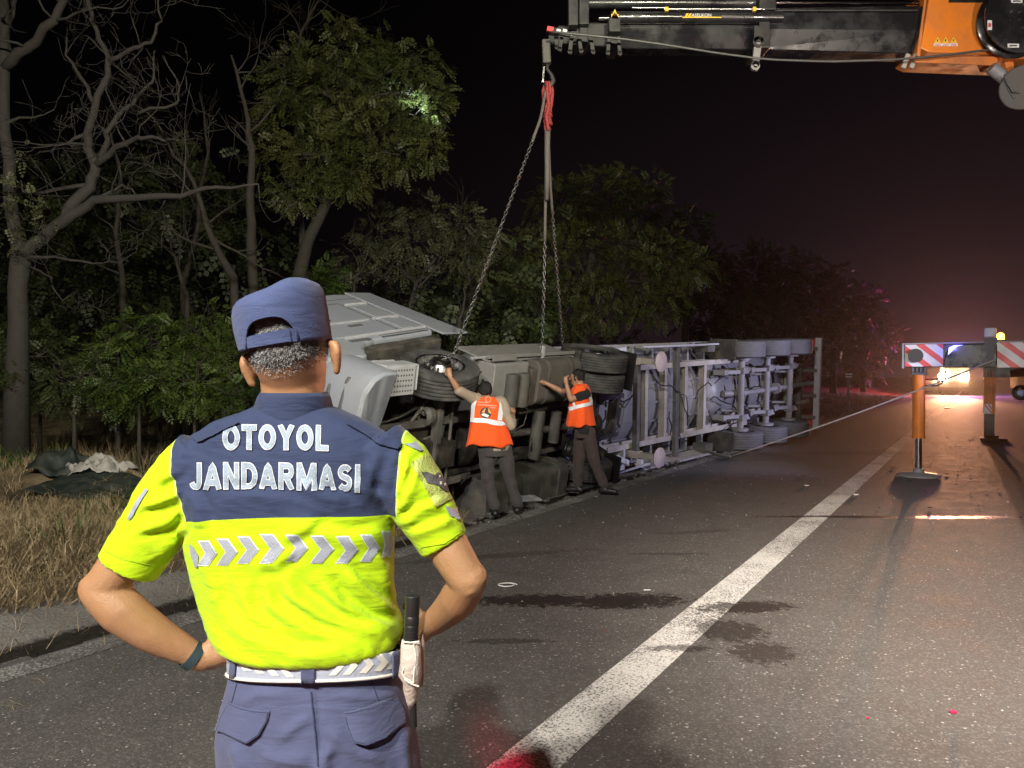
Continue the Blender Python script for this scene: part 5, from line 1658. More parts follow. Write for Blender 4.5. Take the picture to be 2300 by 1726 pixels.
# fifth wheel
m = MB(); m.prism([(-.45, -.42), (.1, -.45), (.4, -.25), (.4, .25), (.1, .45), (-.45, .42)], (-3.1, 0, .56), (1, 0, 0), (0, 1, 0), (0, 0, 1), .07); m.box((-3.1, .3, .45), (.3, .1, .2)); m.box((-3.1, -.3, .45), (.3, .1, .2)); m.build('fifth_wheel', M['oily'], tractor, bevel=.01)

# cab, tipped a little further towards the road
cabm = MB()
prof = [(-.82, .86), (-.3, .87), (.0, .87), (.25, .85), (.44, .78), (.58, .66), (.66, .52)]
prof += [(.72, .42), (.80, .40), (1.36, .52), (1.44, 1.15), (1.36, 1.50), (.95, 2.30), (.66, 2.58), (.1, 2.74), (-.6, 2.78), (-.82, 2.72)]
cabm.prism(prof, (0, 0, 0), (1, 0, 0), (0, 0, 1), (0, -1, 0), 2.44)
cab = cabm.build('cab', M['white_paint'], tractor, bevel=.05, seg=3)
m = MB(); m.box((-.12, 0, .74), (1.3, 2.32, .20)); m.build('cab_floor', M['chassis'], cab, bevel=.02)
cab.rotation_euler = (R(-8), 0, R(-6)); cab.location = (0, .06, .12)
YS = 1.222
def side(poly, name, mm, t=.016, y=YS, par=None, bev=.004):
    m_ = MB(); m_.prism(poly, (0, y, 0), (1, 0, 0), (0, 0, 1), (0, -1, 0), t)
    return m_.build(name, mm, par or cab, bevel=bev)
def groove(pts, w=.012, name='seam'):
    m_ = MB()
    for a, b in zip(pts[:-1], pts[1:]): m_.beam((a[0], YS + .001, a[1]), (b[0], YS + .001, b[1]), w, .006, up=(0, 1, 0))
    return m_.build(name, M['groove'], cab)
door = side([(-.28, 1.02), (.78, 1.02), (1.22, 1.12), (1.24, 1.46), (.80, 2.26), (-.28, 2.26)], 'door', M['white_paint'], .022, YS + .004, bev=.012)
side([(.32, 1.62), (1.08, 1.62), (.78, 2.16), (.32, 2.16)], 'side_window', M['glass'], .012, YS + .014, door)
side([(-.20, 1.48), (1.14, 1.48), (1.12, 1.53), (-.20, 1.53)], 'window_trim', M['white_plastic'], .03, YS + .012, door)
side([(.05, 1.30), (.27, 1.30), (.27, 1.37), (.05, 1.37)], 'door_handle', M['groove'], .03, YS + .012, door)
groove([(-.33, .98), (-.33, 2.31), (.80, 2.31)], .014)
groove([(-.8, 2.48), (.7, 2.48)], .014)
for z in (.88, .94): groove([(-.72, z), (.1, z)], .016, 'rib')
side([(-.60, 1.06), (-.42, 1.06), (-.42, 2.1), (-.60, 2.1)], 'locker_door', M['white_paint'], .014, YS + .004)
side([(-.78, .98), (.60, .98), (.60, 1.005), (-.78, 1.005)], 'side_moulding', M['white_plastic'], .03, YS + .008)
side([(-.78, 1.52), (-.32, 1.52), (-.32, 1.56), (-.78, 1.56)], 'side_moulding', M['white_plastic'], .03, YS + .008)
side([(-.78, 2.2), (-.38, 2.2), (-.38, 2.23), (-.78, 2.23)], 'side_moulding', M['white_plastic'], .03, YS + .008)
side([(.30, .84), (.62, .84), (.62, .91), (.30, .91)], 'side_lamp', M['groove'], .01, YS + .003)
# side deflector behind the cab, bent outwards
m = MB(); m.box((-1.08, 1.19, 1.74), (.50, .03, 2.10), M=Matrix.Rotation(R(5), 3, 'Z')); m.build('side_deflector', M['white_paint'], cab, bevel=.008)
m = MB(); m.box((-1.08, -1.19, 1.74), (.50, .03, 2.10)); m.build('side_deflector', M['white_paint'], cab, bevel=.008)
# front of the cab
m = MB(); m.prism([(-1.12, -.4), (1.12, -.4), (1.06, .40), (-1.06, .40)], (1.168, 0, 1.90), (0, 1, 0), (-.456, 0, .89), (.89, 0, .456), .02); m.build('windscreen', M['glass'], cab)
m = MB()
for i in range(5): m.box((1.475, 0, .72 + i * .13), (.03, 1.5, .05))
m.build('grille', M['chassis2'], cab, bevel=.006)
for s_ in (-1, 1):
    m = MB(); m.limb([(1.0, 1.2 * s_, 2.0), (1.15, 1.30 * s_, 2.0)], [.02, .02], 8); m.box((1.16, 1.30 * s_, 1.85), (.10, .2, .40)); m.build('mirror', M['chassis'], cab, bevel=.02)
# wheel arch liner
m = MB(); pol = []
for k in range(11): a = R(160 - 14 * k); pol.append((.02 + .65 * math.cos(a), .14 + .65 * math.sin(a)))
for k in range(11): a = R(20 + 14 * k); pol.append((.02 + .63 * math.cos(a), .14 + .63 * math.sin(a)))
m.prism(pol, (0, .85, 0), (1, 0, 0), (0, 0, 1), (0, 1, 0), .62); m.build('wheel_arch_liner', M['chassis'], tractor, smooth='auto')
# bumper with corner slots, wrapping round to the steps
bm_ = MB()
outer = [(1.12, 1.24), (1.28, 1.23), (1.42, 1.17), (1.53, 1.02), (1.57, .70), (1.58, 0), (1.57, -.70), (1.53, -1.02), (1.42, -1.17), (1.28, -1.23), (1.12, -1.24)]
rr = []
for z, k in ((-.30, -.05), (-.27, -.01), (-.05, .0), (.30, -.01), (.46, -.03)):
    ring = [Vector((x + (k if x > 1.3 else 0), y * (1 + k * .5), z)) for x, y in outer]
    inn = [Vector((x - .03, y * .975, z)) for x, y in outer][::-1]
    rr.append(ring + inn)
bm_.rings(rr)
bump = bm_.build('bumper', M['white_paint'], tractor, smooth='auto', angle=50, bevel=.01)
bump.rotation_euler = (R(-5), 0, 0)
for s_ in (1, -1):
    for x, y0, y1, z, w in ((1.555, .66, .98, .24, .075), (1.535, .70, 1.10, .0, .07)):
        m = MB(); p0, p1 = Vector((x + .02, y0 * s_, z)), Vector((x - .06, y1 * s_, z + .02))
        m.tube([p0, p0.lerp(p1, .15), p0.lerp(p1, .85), p1], [.02, w * .5, w * .5, .02], 10); m.build('air_slot', M['groove'], bump, smooth=True)
    m = MB(); m.prism([(-.20, -.12), (.20, -.10), (.19, .11), (-.19, .12)], (1.578, .52 * s_, .12), (0, 1, 0), (0, 0, 1), (1, 0, 0), .03); hl = m.build('headlight', M['steel'], bump, bevel=.01)
    for k in range(4):
        m = MB(); m.lathe([(0, .02), (.035, .015), (.045, 0)], (1.588, (.38 + .095 * k) * s_, .12), (1, 0, 0), 16); m.build('lens', M['chrome'], hl, smooth=True)
m = MB(); m.box((1.59, 0, .15), (.02, .52, .12)); m.build('number_plate', M['label_white'], bump)
# steps with perforated treads on both sides
for s_ in (1, -1):
    m = MB(); m.box((.88, 1.225 * s_, -.14), (.50, .025, .26)); m.box((.64, 1.08 * s_, -.14), (.025, .30, .26)); m.box((1.10, 1.08 * s_, -.10), (.025, .30, .36)); st_ = m.build('step_well', M['white_plastic'], tractor, bevel=.015)
    for z in (-.27, .08):
        m = MB(); m.box((.92, 1.06 * s_, z), (.44, .34, .035)); tr_ = m.build('step', M['white_plastic'], st_, bevel=.008)
        m = MB()
        for i in range(9):
            for j in range(5): m.cyl((.75 + i * .042, (.94 + j * .06) * s_, z - .019), (.75 + i * .042, (.94 + j * .06) * s_, z + .019), .014, n=6)
        # holes belong to the step: dark discs in the tread
        h_ = m.build('tread_holes', M['groove'], st_)
# ------------------------------------------------------------------ trailer
T0 = Vector((5.35, 17.3, 1.30))
TRM = lying(T0, 3, Vector((.70, .714, .052)))
trailer = empty('tank_trailer', matrix=TRM, label='long tank trailer on its side showing rails, axles and grey tank belly', cat='trailer')
W2 = .53
for x in (0, -1.31, -2.62):
    for y, s_ in ((1.06, 1), (-1.06, -1)):
        wheel(trailer, 'wheel', (x, y, 0), .52, .40, s_, rim_r=.29, treadm=M['rubber_dusty'])
    m = MB(); m.cyl((x, -.92, 0), (x, .92, 0), .075, n=18)
    for s_ in (-1, 1): m.cyl((x, .80 * s_, 0), (x, .86 * s_, 0), .19, n=20); m.box((x, .55 * s_, 0), (.2, .14, .2)); m.cyl((x - .18, .62 * s_, -.06), (x - .18, .50 * s_, -.02), .085, .07, n=16)
    m.build('axle', M['alu'], trailer, smooth='auto')
    for s_ in (-1, 1):
        m = MB()
        m.beam((x + .55, .52 * s_, .15), (x - .05, .52 * s_, -.06), .09, .05); m.box((x + .58, .52 * s_, .22), (.14, .12, .3))
        m.build('suspension_arm', M['alu'], trailer, bevel=.008)
        m = MB(); m.cyl((x - .10, .40 * s_, .0), (x + .25, .40 * s_, .36), .035, n=10); m.build('shock_absorber', M['alu'], trailer, smooth='auto')
        m = MB(); m.lathe([(0, 0), (.13, .01), (.15, .07), (.13, .12), (.15, .17), (.13, .24), (0, .25)], (x - .38, .52 * s_, .02), (0, 0, 1), 20)
        m.build('air_spring', M['black_rubber'], trailer, smooth='auto')
m = MB()
for s_ in (-1, 1):
    m.box((2.0, .80 * s_, .36), (5.6, .03, .24)); m.box((2.0, .77 * s_, .245), (5.6, .11, .02)); m.box((2.0, .77 * s_, .48), (5.6, .11, .02)); m.box((-2.2, .55 * s_, .40), (4.6, .03, .26)); m.box((-2.2, .52 * s_, .27), (4.6, .1, .02)); m.box((5.7, .60 * s_, .44), (2.0, .03, .2)); m.beam((4.75, .78 * s_, .36), (5.0, .62 * s_, .42), .05, .22)
m.build('chassis_rail', M['beige'], trailer, bevel=.006)
for x in (3.45, 2.75, 1.95, 1.15, -.65, -1.95, -3.3):
    m = MB(); m.box((x, 0, .36), (.07, 1.56 if x > 0 else 1.06, .16)); m.box((x + .03, 0, .27), (.1, 1.56 if x > 0 else 1.06, .015)); m.build('crossmember', M['beige'], trailer, bevel=.004)
# landing legs with round feet, braced across
for s_ in (-1, 1):
    m = MB(); m.box((4.05, .92 * s_, .32), (.16, .14, .62)); m.box((4.05, .92 * s_, -.12), (.12, .11, .5)); m.box((4.2, .92 * s_, .4), (.3, .05, .2)); lg = m.build('landing_leg', M['beige'], trailer, bevel=.01)
    m = MB(); m.lathe([(0, .0), (.10, .0), (.19, -.05), (.20, -.075), (.16, -.10), (0, -.11)], (4.05, .92 * s_, -.36), (0, 0, 1), 28); m.build('foot', M['pad'], lg, smooth='auto', angle=50)
m = MB(); m.box((4.05, 0, .12), (.10, 1.7, .12)); m.build('leg_brace', M['chassis2'], trailer, bevel=.008)
m = MB(); m.box((2.55, 0, .16), (.12, 2.3, .10)); m.build('cross_tube', M['chassis2'], trailer, bevel=.01)
# tank
tk = MB()
prof = [(0, 7.6), (.55, 7.55), (.95, 7.3), (1.12, 7.0)]
for x in np.arange(6.6, -4.2, -.9):
    prof += [(1.16, x + .06), (1.16, x - .06), (1.13, x - .08), (1.13, x - .82)]
prof += [(1.12, -4.2), (.9, -4.5), (0, -4.6)]
tk.lathe([(r, x) for r, x in prof], (0, 0, 1.62), (1, 0, 0), 56)
tank = tk.build('tank', M['tank_white'], trailer, smooth='auto', angle=30)
for k in range(9):   # long ribs on the belly
    a = R(180 + 20 * (k - 4)); c_ = Vector((0, math.sin(a) * 1.165, 1.62 + math.cos(a) * 1.165))
    m = MB(); m.beam((6.5, c_.y, c_.z), (-4.0, c_.y, c_.z), .05, .03, up=(0, c_.y, c_.z - 1.62)); m.build('belly_rib', M['tank_white'], tank)
# folded bulkhead plates with stepped edges
for x, w in ((4.75, .55), (.55, .5), (2.05, .3)):
    m = MB(); pol = [(-w, -.78), (.0, -.78), (.14, -.66), (-.06, -.40), (.20, -.18), (.20, .18), (-.06, .40), (.14, .66), (.0, .78), (-w, .78)]
    m.prism([(-a, b) for a, b in pol], (x, 0, .52), (1, 0, 0), (0, 1, 0), (0, 0, 1), .05); pl = m.build('bulkhead_plate', M['tank_white'], trailer, bevel=.006)
    m = MB()
    P_ = [Vector((x - a, b, .485)) for a, b in pol[1:-1]]
    for a, b in zip(P_[:-1], P_[1:]): m.beam(a, b, .03, .03)
    m.build('edge_profile', M['chassis'], pl)
m = MB(); m.lathe([(0, -.25), (.30, -.24), (.52, -.05), (.60, .2), (.75, .55)], (.35, 0, .60), (0, 0, 1), 32); m.build('outlet_cone', M['tank_white'], trailer, smooth='auto')
m = MB(); m.cyl((-.3, 0, .05), (-4.4, 0, .12), .06, n=16); m.cyl((.3, .0, .3), (-.3, 0, .05), .08, n=16); m.lathe([(.06, -.03), (.14, -.03), (.14, .03), (.06, .03)], (-2.0, 0, .085), (1, 0, 0), 20); m.build('discharge_pipe', M['alu'], trailer, smooth='auto')
# air cylinders lying across
for i, (x, l) in enumerate(((5.45, .95), (5.73, 1.25), (6.01, 1.0))):
    m = MB(); m.lathe([(0, -l / 2), (.07, -l / 2 + .01), (.115, -l / 2 + .07), (.115, l / 2 - .07), (.07, l / 2 - .01), (0, l / 2)], (x, -.12, .26), (0, 1, 0), 24); at_ = m.build('air_cylinder', M['tank_white'], trailer, smooth='auto')
    m = MB()
    for y in (-l * .28, l * .28): m.lathe([(.118, -.02), (.123, 0), (.118, .02)], (x, -.12 + y, .26), (0, 1, 0), 24)
    m.build('cylinder_band', M['chassis2'], at_, smooth='auto')
# side guards and toolboxes
for s_, tilt, off in ((1, 0, 0), (-1, -14, -.05)):
    A_ = Matrix.Rotation(R(tilt), 3, 'X')
    m = MB(); m.box((2.6, 1.17 * s_ + off, .22), (2.3, .03, .30), M=A_); m.build('side_guard', M['beige'], trailer, bevel=.006)
    m = MB(); m.box((2.55, 1.19 * s_ + off, .02), (2.9, .035, .06), M=A_); m.build('guard_rail', M['white_plastic'], trailer, bevel=.006)
    m = MB(); m.box((1.35, 1.12 * s_, .2), (.3, .2, .34)); m.build('lamp_box', M['chassis2'], trailer, bevel=.01)
    m = MB(); m.box((4.6, 1.10 * s_, .3), (.5, .18, .30)); m.box((4.3, 1.0 * s_, .3), (.06, .4, .2)); m.build('tool_box', M['white_plastic'], trailer, bevel=.015)
    m = MB(); m.box((.66, 1.06 * s_, .12), (.02, .46, .62)); m.box((.66, 1.06 * s_, .44), (.05, .48, .03)); m.build('mud_flap', M['chassis'], trailer)
    m = MB(); m.box((2.2, 1.2 * s_, .62), (9.2, .05, .12)); m.build('side_rail', M['alu'], trailer, bevel=.006)
    for x in np.arange(-2, 6.4, .7):
        m = MB(); m.box((x, 1.0 * s_, .60), (.07, .42, .14)); m.build('outrigger_bracket', M['alu'], trailer)
# rear underrun bar with lamps
m = MB(); m.box((-4.35, 0, -.02), (.10, 2.5, .16)); bar = m.build('underrun_bar', M['white_plastic'], trailer, bevel=.01)
for y in (-.95, -.35, .35, .95):
    m = MB(); m.box((-4.32, y, .28), (.08, .10, .6)); m.build('bracket', M['chassis2'], bar)
for y in (-1.05, 1.05):
    m = MB(); m.box((-4.43, y, .18), (.06, .34, .14)); m.build('rear_lamp', M['red_paint'], bar, bevel=.01)
m = MB(); m.box((-4.05, 0, .42), (.12, 2.2, .25)); m.build('rear_beam', M['chassis2'], trailer, bevel=.01)
for k in range(20):
    m = MB(); x = random.uniform(-4, 5); y = random.uniform(-.7, .7); z = random.uniform(.1, .3); pts = [Vector((x, y, z))]
    d = Vector((random.gauss(0, 1), random.gauss(0, .7), 0)).normalized()
    for i in range(7):
        d = (d + Vector((random.gauss(0, .3), random.gauss(0, .3), random.gauss(0, .1)))).normalized(); p = pts[-1] + d * .14; p.y = min(max(p.y, -.85), .85); p.z = min(max(p.z, .05), .4); pts.append(p)
    m.tube(pts, random.choice((.009, .012, .016)), 6); m.build('hose', M['black_rubber'], trailer, smooth=True)
# torn-off pieces on the ground under the trailer
def loose(name, px, py, size, rot, mm, label, cat, z=.02):
    p = at(px, py, 1); r = p - CAM; k = (CAM.z - z) / -r.z; p = CAM + r * k
    m_ = MB(); m_.box((0, 0, 0), size); m_.box((size[0] * .3, 0, size[2] * .6), (size[0] * .25, size[1] * .9, size[2] * .5))
    o_ = m_.build(name, mm, None, bevel=min(size) * .15); o_.location = p; o_.rotation_euler = rot
    tag(o_, label, cat); return o_
loose('panel_fragment', 1185, 1120, (.42, .16, .03), (R(14), R(5), R(44)), M['white_plastic'], 'white torn plastic panel lying behind the kneeling-height boots of the left worker', 'debris')
loose('torn_strip', 1415, 1055, (1.5, .05, .03), (0, R(-3), R(52)), M['white_plastic'], 'long thin white strip lying on the asphalt edge below the landing leg', 'debris')
loose('broken_box', 1445, 1042, (.36, .14, .16), (R(6), R(8), R(50)), M['white_plastic'], 'short white box broken off below the trailer foot', 'debris')
loose('broken_bracket', 1398, 1035, (.30, .12, .05), (R(60), R(25), R(20)), M['white_plastic'], 'bent white bracket hanging to the ground beside the drive wheel flap', 'debris', .1)
# ------------------------------------------------------------------ crane truck on the right (road space; cab out of frame towards the camera)
crane = empty('crane_truck', road(2.0, 15.0), 'orange and black crane truck with raised boom and striped outrigger beam', 'crane truck')
def CB(mb_, name, mm, parent=None, **k): return mb_.build(name, mm, parent or crane, True, **k)
BD = 11.0
def K(px, py, d=BD): return at(px, py, d)
YA = Vector((0, 1, 0))
def slab(poly, d, thick, name, mm, parent=None, bevel=.01, **k):
    "plate or box section whose side outline is given, thick metres deep"
    P_ = [K(x, y, d) for x, y in poly]
    m = MB(); n = len(P_)
    a = [p - YA * thick / 2 for p in P_]; b = [p + YA * thick / 2 for p in P_]
    m.add(a + b, [list(range(n)), [n + i for i in range(n)][::-1]] + [[i, n + i, n + (i + 1) % n, (i + 1) % n] for i in range(n)])
    return CB(m, name, mm, parent, bevel=bevel, **k)
def hexboom(px0, px1, y0, y1, y0b, y1b, w, name, mm, parent=None):
    "box section boom with bevelled lower corners"
    rr = []
    for px, a, b in ((px0, y0, y1), (px1, y0b, y1b)):
        p = K(px, a); q_ = K(px, b); h = p.z - q_.z; c = (p + q_) / 2
        rr.append([c + Vector((0, yy * w / 2, zz * h / 2)) for yy, zz in ((-.80, 1), (.80, 1), (1, .8), (1, -.15), (.55, -1), (-.55, -1), (-1, -.15), (-1, .8))])
    m = MB(); m.rings(rr); return CB(m, name, mm, parent, bevel=.012)
boom = hexboom(1690, 2075, 36, 122, 30, 132, .56, 'boom', M['black_gloss'])
bp = boom
def sub(m, name, mm, **k): return CB(m, name, mm, bp, **k)
hexboom(1372, 1720, 58, 117, 58, 120, .44, 'boom_stage', M['black_gloss'], bp)
hexboom(1296, 1390, 62, 110, 60, 112, .36, 'boom_stage', M['black_paint'], bp)
hexboom(1252, 1300, 66, 104, 64, 106, .28, 'boom_stage', M['black_paint'], bp)
# collars between the stages
for px, w, y0, y1, dep in ((1376, 9, 48, 118, .5), (1308, 9, 44, 112, .42), (1288, 9, 30, 112, .36), (1702, 12, 34, 128, .62)):
    slab([(px - w, y0), (px + w, y0), (px + w, y1), (px - w, y1)], BD, dep, 'collar', M['black_paint'], bp)
# upper extension cylinders with rods and pipes
def rod(px0, px1, y, r, mm, name, d=10.72, yb=None):
    m = MB(); m.cyl(K(px0, y, d), K(px1, y if yb is None else yb, d), r, n=20); return sub(m, name, mm, smooth='auto')
rod(1372, 1756, 40, .082, M['black_gloss'], 'extension_cylinder', 10.72, 40)
rod(1345, 1374, 41, .030, M['chrome'], 'cylinder_rod', 10.72)
rod(1290, 1700, 8, .075, M['black_gloss'], 'extension_cylinder', 10.85)
rod(1738, 2064, 6, .034, M['chrome'], 'cylinder_rod', 10.80, 6)
rod(1490, 1716, 21, .016, M['steel'], 'hydraulic_pipe', 10.62)
rod(1420, 1500, 18, .012, M['steel'], 'hydraulic_pipe', 10.65)
rod(1740, 2060, 24, .014, M['black_paint'], 'hydraulic_pipe', 10.68)
for px in (1497, 1694):
    m = MB(); m.box(K(px, 22, 10.60), (.05, .05, .06)); sub(m, 'pipe_clip', M['label_yellow'], bevel=.005)
slab([(1276, -10), (1298, -10), (1298, 62), (1276, 62)], 10.7, .16, 'head_plate', M['black_paint'], bp)
slab([(1300, -6), (1322, -6), (1322, 60), (1300, 60)], 10.75, .16, 'head_plate', M['black_paint'], bp)
slab([(1366, 46), (1392, 46), (1392, 78), (1366, 78)], 10.68, .2, 'head_plate', M['black_paint'], bp)
slab([(1700, -12), (1738, -12), (1738, 30), (1700, 30)], 10.75, .22, 'head_plate', M['black_paint'], bp)
# hanging eyes under the collars
def eye(px, y0, y1, w, tilt=0, d=BD, mm='alu'):
    m = MB(); a, b = K(px, y0, d), K(px + tilt, y1, d)
    m.beam(a, b, .05, w, up=(1, 0, 0)); r = w * .62
    m.lathe([(r * .45, -.025), (r, -.025), (r, .025), (r * .45, .025)], b, YA, 20, closed=True)
    return sub(m, 'hanging_eye', M[mm], smooth='auto')
eye(1702, 95, 150, .10, -6, 10.68, 'alu'); eye(1703, 60, 96, .13, 0, 10.66, 'black_paint')
for px, y, t in ((1368, 120, -3), (1388, 121, 4), (1326, 118, 6), (1300, 116, 5), (1284, 118, -4), (1262, 112, -5), (1248, 108, 3)): eye(px, 84, y, .05, t, 10.75, 'black_paint')
for px in (2034, 2052):
    m = MB(); m.beam(K(px + 6, 122, 10.7), K(px - 6, 154, 10.7), .05, .07, up=(1, 0, 0)); sub(m, 'stop_lug', M['beige'], bevel=.015)
# tip: sheave block, red and white end
m = MB(); m.beam(K(1228, 70, 10.9), K(1290, 82, 10.9), .14, .09); sub(m, 'tip_block', M['black_paint'], bevel=.01)
m = MB(); m.beam(K(1229, 65, 10.80), K(1243, 68, 10.80), .04, .07); sub(m, 'tip_marking', M['board_red'])
for px in (1250, 1264): 
    m = MB(); m.beam(K(px, 70, 10.80), K(px + 9, 72, 10.80), .04, .05); sub(m, 'tip_marking', M['label_white'])
for px, y in ((1284, 80), (1288, 86), (1366, 74), (1370, 84), (1382, 86)):
    m = MB(); m.ball(K(px, y, 10.72), .022, 10, 6); sub(m, 'bolt', M['steel'], smooth=True)
m = MB(); m.lathe([(.03, -.03), (.13, -.03), (.11, 0), (.13, .03), (.03, .03)], K(1252, 84, 10.95), YA, 24, closed=True); sub(m, 'sheave', M['black_paint'], smooth='auto')
# lettering on the cylinder, worn yellow flash before it
def flat_text(text, o_, ax, az, h, mm, parent, name='lettering', lift=.004, off=.0, normal=None):
    tm = letters(text, off, .12, 1.02)
    bm = bmesh.new(); bm.from_mesh(tm); bmesh.ops.triangulate(bm, faces=bm.faces[:])
    k = h / .70
    for v in bm.verts: v.co = Vector(o_) + Vector(ax) * v.co.x * k + Vector(az) * v.co.y * k
    bm.to_mesh(tm); bm.free(); tm.name = name
    return link(name, tm, [mm], parent, True)
ld = 10.634
p0 = K(1538, 38.5, ld); x_ = (K(1620, 38.5, ld) - p0).normalized()
cyl_ = [o for o in bp.children if o.name.startswith('extension_cylinder')][0]
m = MB(); a, b = K(1533, 36.4, ld + .004), K(1620, 36.4, ld + .004)
m.add([K(1533, 30, 10.642), K(1620, 30, 10.642), K(1620, 38.6, 10.634), K(1533, 38.6, 10.634)], [(3, 2, 1, 0)]); sub(m, 'name_plate', M['print_black'])
m = MB(); m.add([K(1533, 38, 10.632), K(1620, 38, 10.632), K(1620, 40.6, 10.632), K(1533, 40.6, 10.632)], [(3, 2, 1, 0)]); sub(m, 'name_plate_edge', M['label_yellow'])
flat_text('ASELKON', K(1553, 37.6, 10.628), x_, (0, .12, 1), .045, M['label_white'], bp, off=.01)
for i in range(2):
    m = MB(); m.add([K(1538 + i * 7, 37.6, 10.628), K(1543 + i * 7, 37.6, 10.628), K(1547 + i * 7, 30.5, 10.630), K(1542 + i * 7, 30.5, 10.630)], [(0, 1, 2, 3)]); sub(m, 'lettering', M['label_yellow'])
# warning stickers
def warn(px, py, w, h, d, parent=None, tri=True):
    m = MB(); m.add([K(px - w / 2, py + h / 2, d), K(px + w / 2, py + h / 2, d), K(px, py - h / 2, d)], [(0, 1, 2)]); o_ = CB(m, 'warning_sticker', M['label_yellow'], parent or bp)
    m = MB(); m.add([K(px - w * .08, py + h * .25, d - .003), K(px + w * .08, py + h * .25, d - .003), K(px + w * .08, py - h * .1, d - .003), K(px - w * .08, py - h * .1, d - .003)], [(0, 1, 2, 3)]); CB(m, 'warning_symbol', M['print_black'], o_)
    return o_
warn(1381, 31, 17, 22, 10.575)
m = MB(); m.add([K(1373, 42, 10.575), K(1389, 42, 10.575), K(1389, 32, 10.575), K(1373, 32, 10.575)], [(0, 1, 2, 3)]); sub(m, 'warning_sticker', M['label_yellow'])
# orange base section of the boom
ob_ = slab([(2038, 133), (2066, -30), (2098, -30), (2100, 33), (2340, 33), (2340, 150), (2226, 148), (2056, 141)], BD, .72, 'boom_base', M['orange'], bevel=.015)
slab([(2058, 126), (2080, -28), (2084, -28), (2074, 48), (2066, 128)], 10.63, .02, 'weld_rib', M['orange_worn'], ob_, bevel=.004)
slab([(2044, 128), (2240, 128), (2240, 148), (2056, 141)], 10.635, .02, 'lower_flange', M['orange_worn'], ob_, bevel=.003)
for px in (2106, 2124, 2142):
    pd = 10.632
    m = MB(); m.add([K(px - 9, 104, pd), K(px + 9, 104, pd), K(px + 9, 98, pd), K(px - 9, 98, pd)], [(0, 1, 2, 3)]); CB(m, 'warning_text_strip', M['label_white'], ob_)
    m = MB(); m.add([K(px - 7, 102.5, pd - .003), K(px + 7, 102.5, pd - .003), K(px + 7, 100.5, pd - .003), K(px - 7, 100.5, pd - .003)], [(0, 1, 2, 3)]); CB(m, 'warning_print', M['board_red'], ob_)
    warn(px, 90, 16, 14, pd, ob_)
rod_m = MB(); rod_m.cyl(K(2100, 14, 10.75), K(2340, 14, 10.75), .105, n=24); CB(rod_m, 'luffing_cylinder', M['black_gloss'], smooth='auto')
# hose reel
rc = K(2284, 44, 10.42)
m = MB(); m.lathe([(0, -.10), (.46, -.10), (.50, -.085), (.50, -.06), (.47, -.05), (.40, -.02), (.40, .06), (.47, .08), (.50, .10), (.50, .12), (.46, .13), (0, .13)], rc, (0, 1, 0), 56); reel = CB(m, 'hose_reel', M['black_gloss'], smooth='auto', angle=30)
for k in range(9):
    a = 2 * math.pi * k / 9; r = .16 if k % 3 else .06
    m = MB(); m.cyl(rc + Vector((r * math.cos(a), -.10, r * math.sin(a))), rc + Vector((r * math.cos(a), -.115, r * math.sin(a))), .012, n=8); CB(m, 'bolt', M['steel'], reel)
for px, py, w, h in ((2223, 57, 10, 22), (2276, 103, 26, 9), (2284, 3, 26, 8)):
    m = MB(); pd = 10.312; m.add([K(px - w / 2, py + h / 2, pd), K(px + w / 2, py + h / 2, pd), K(px + w / 2, py - h / 2, pd), K(px - w / 2, py - h / 2, pd)], [(0, 1, 2, 3)]); CB(m, 'sticker', M['label_white'], reel)
    m = MB(); pd -= .003; m.add([K(px - w * .32, py + h * .2, pd), K(px + w * .32, py + h * .2, pd), K(px + w * .32, py - h * .2, pd), K(px - w * .32, py - h * .2, pd)], [(0, 1, 2, 3)]); CB(m, 'sticker_print', M['board_red'] if w < 20 else M['chassis2'], reel)
# slewing motor and hoses under the reel
slab([(2210, 118), (2340, 118), (2340, 152), (2226, 148)], 10.8, .5, 'bracket', M['orange_worn'])
m = MB(); m.cyl(K(2226, 152, 10.6), K(2256, 176, 10.6), .085, n=20); CB(m, 'winch_motor', M['alu'], smooth='auto', bevel=.01)
m = MB(); m.cyl(K(2300, 196, 10.4), K(2300, 196, 11.0), .30, n=32); CB(m, 'winch_drum', M['chassis2'], smooth='auto', bevel=.015)
m = MB(); m.beam(K(2262, 140, 10.7), K(2268, 176, 10.7), .1, .12); CB(m, 'bracket', M['orange_worn'], bevel=.01)
m = MB(); m.tube([K(x, y, 10.45) for x, y in ((2250, 180), (2256, 170), (2262, 186), (2274, 206), (2300, 212), (2330, 212))], .013, 6); CB(m, 'hose', M['cable'], smooth=True)
m = MB(); m.tube([K(x, y, 10.5) for x, y in ((2262, 178), (2264, 200), (2276, 220), (2304, 225), (2335, 224))], .013, 6); CB(m, 'hose', M['cable'], smooth=True)
# slack rope below the boom
m = MB(); pts = []
for i in range(25):
    t = i / 24; px = 1240 + (2250 - 1240) * t
    pts.append(K(px, np.interp(px, [1240, 1300, 1400, 1500, 1620, 1720, 1860, 2000, 2100, 2250], [72, 78, 88, 102, 121, 134, 139, 135, 127, 109]), 10.55))
m.tube(pts, .017, 8); CB(m, 'winch_rope', M['cable'], smooth=True)
# column and base
m = MB(); m.cyl((9.45, 11.3, 1.2), (9.45, 11.3, 2.6), .45, n=28); m.beam((9.45, 11.3, 2.6), (9.7, 11.2, 6.9), .6, .7); CB(m, 'column', M['orange'], bevel=.03)
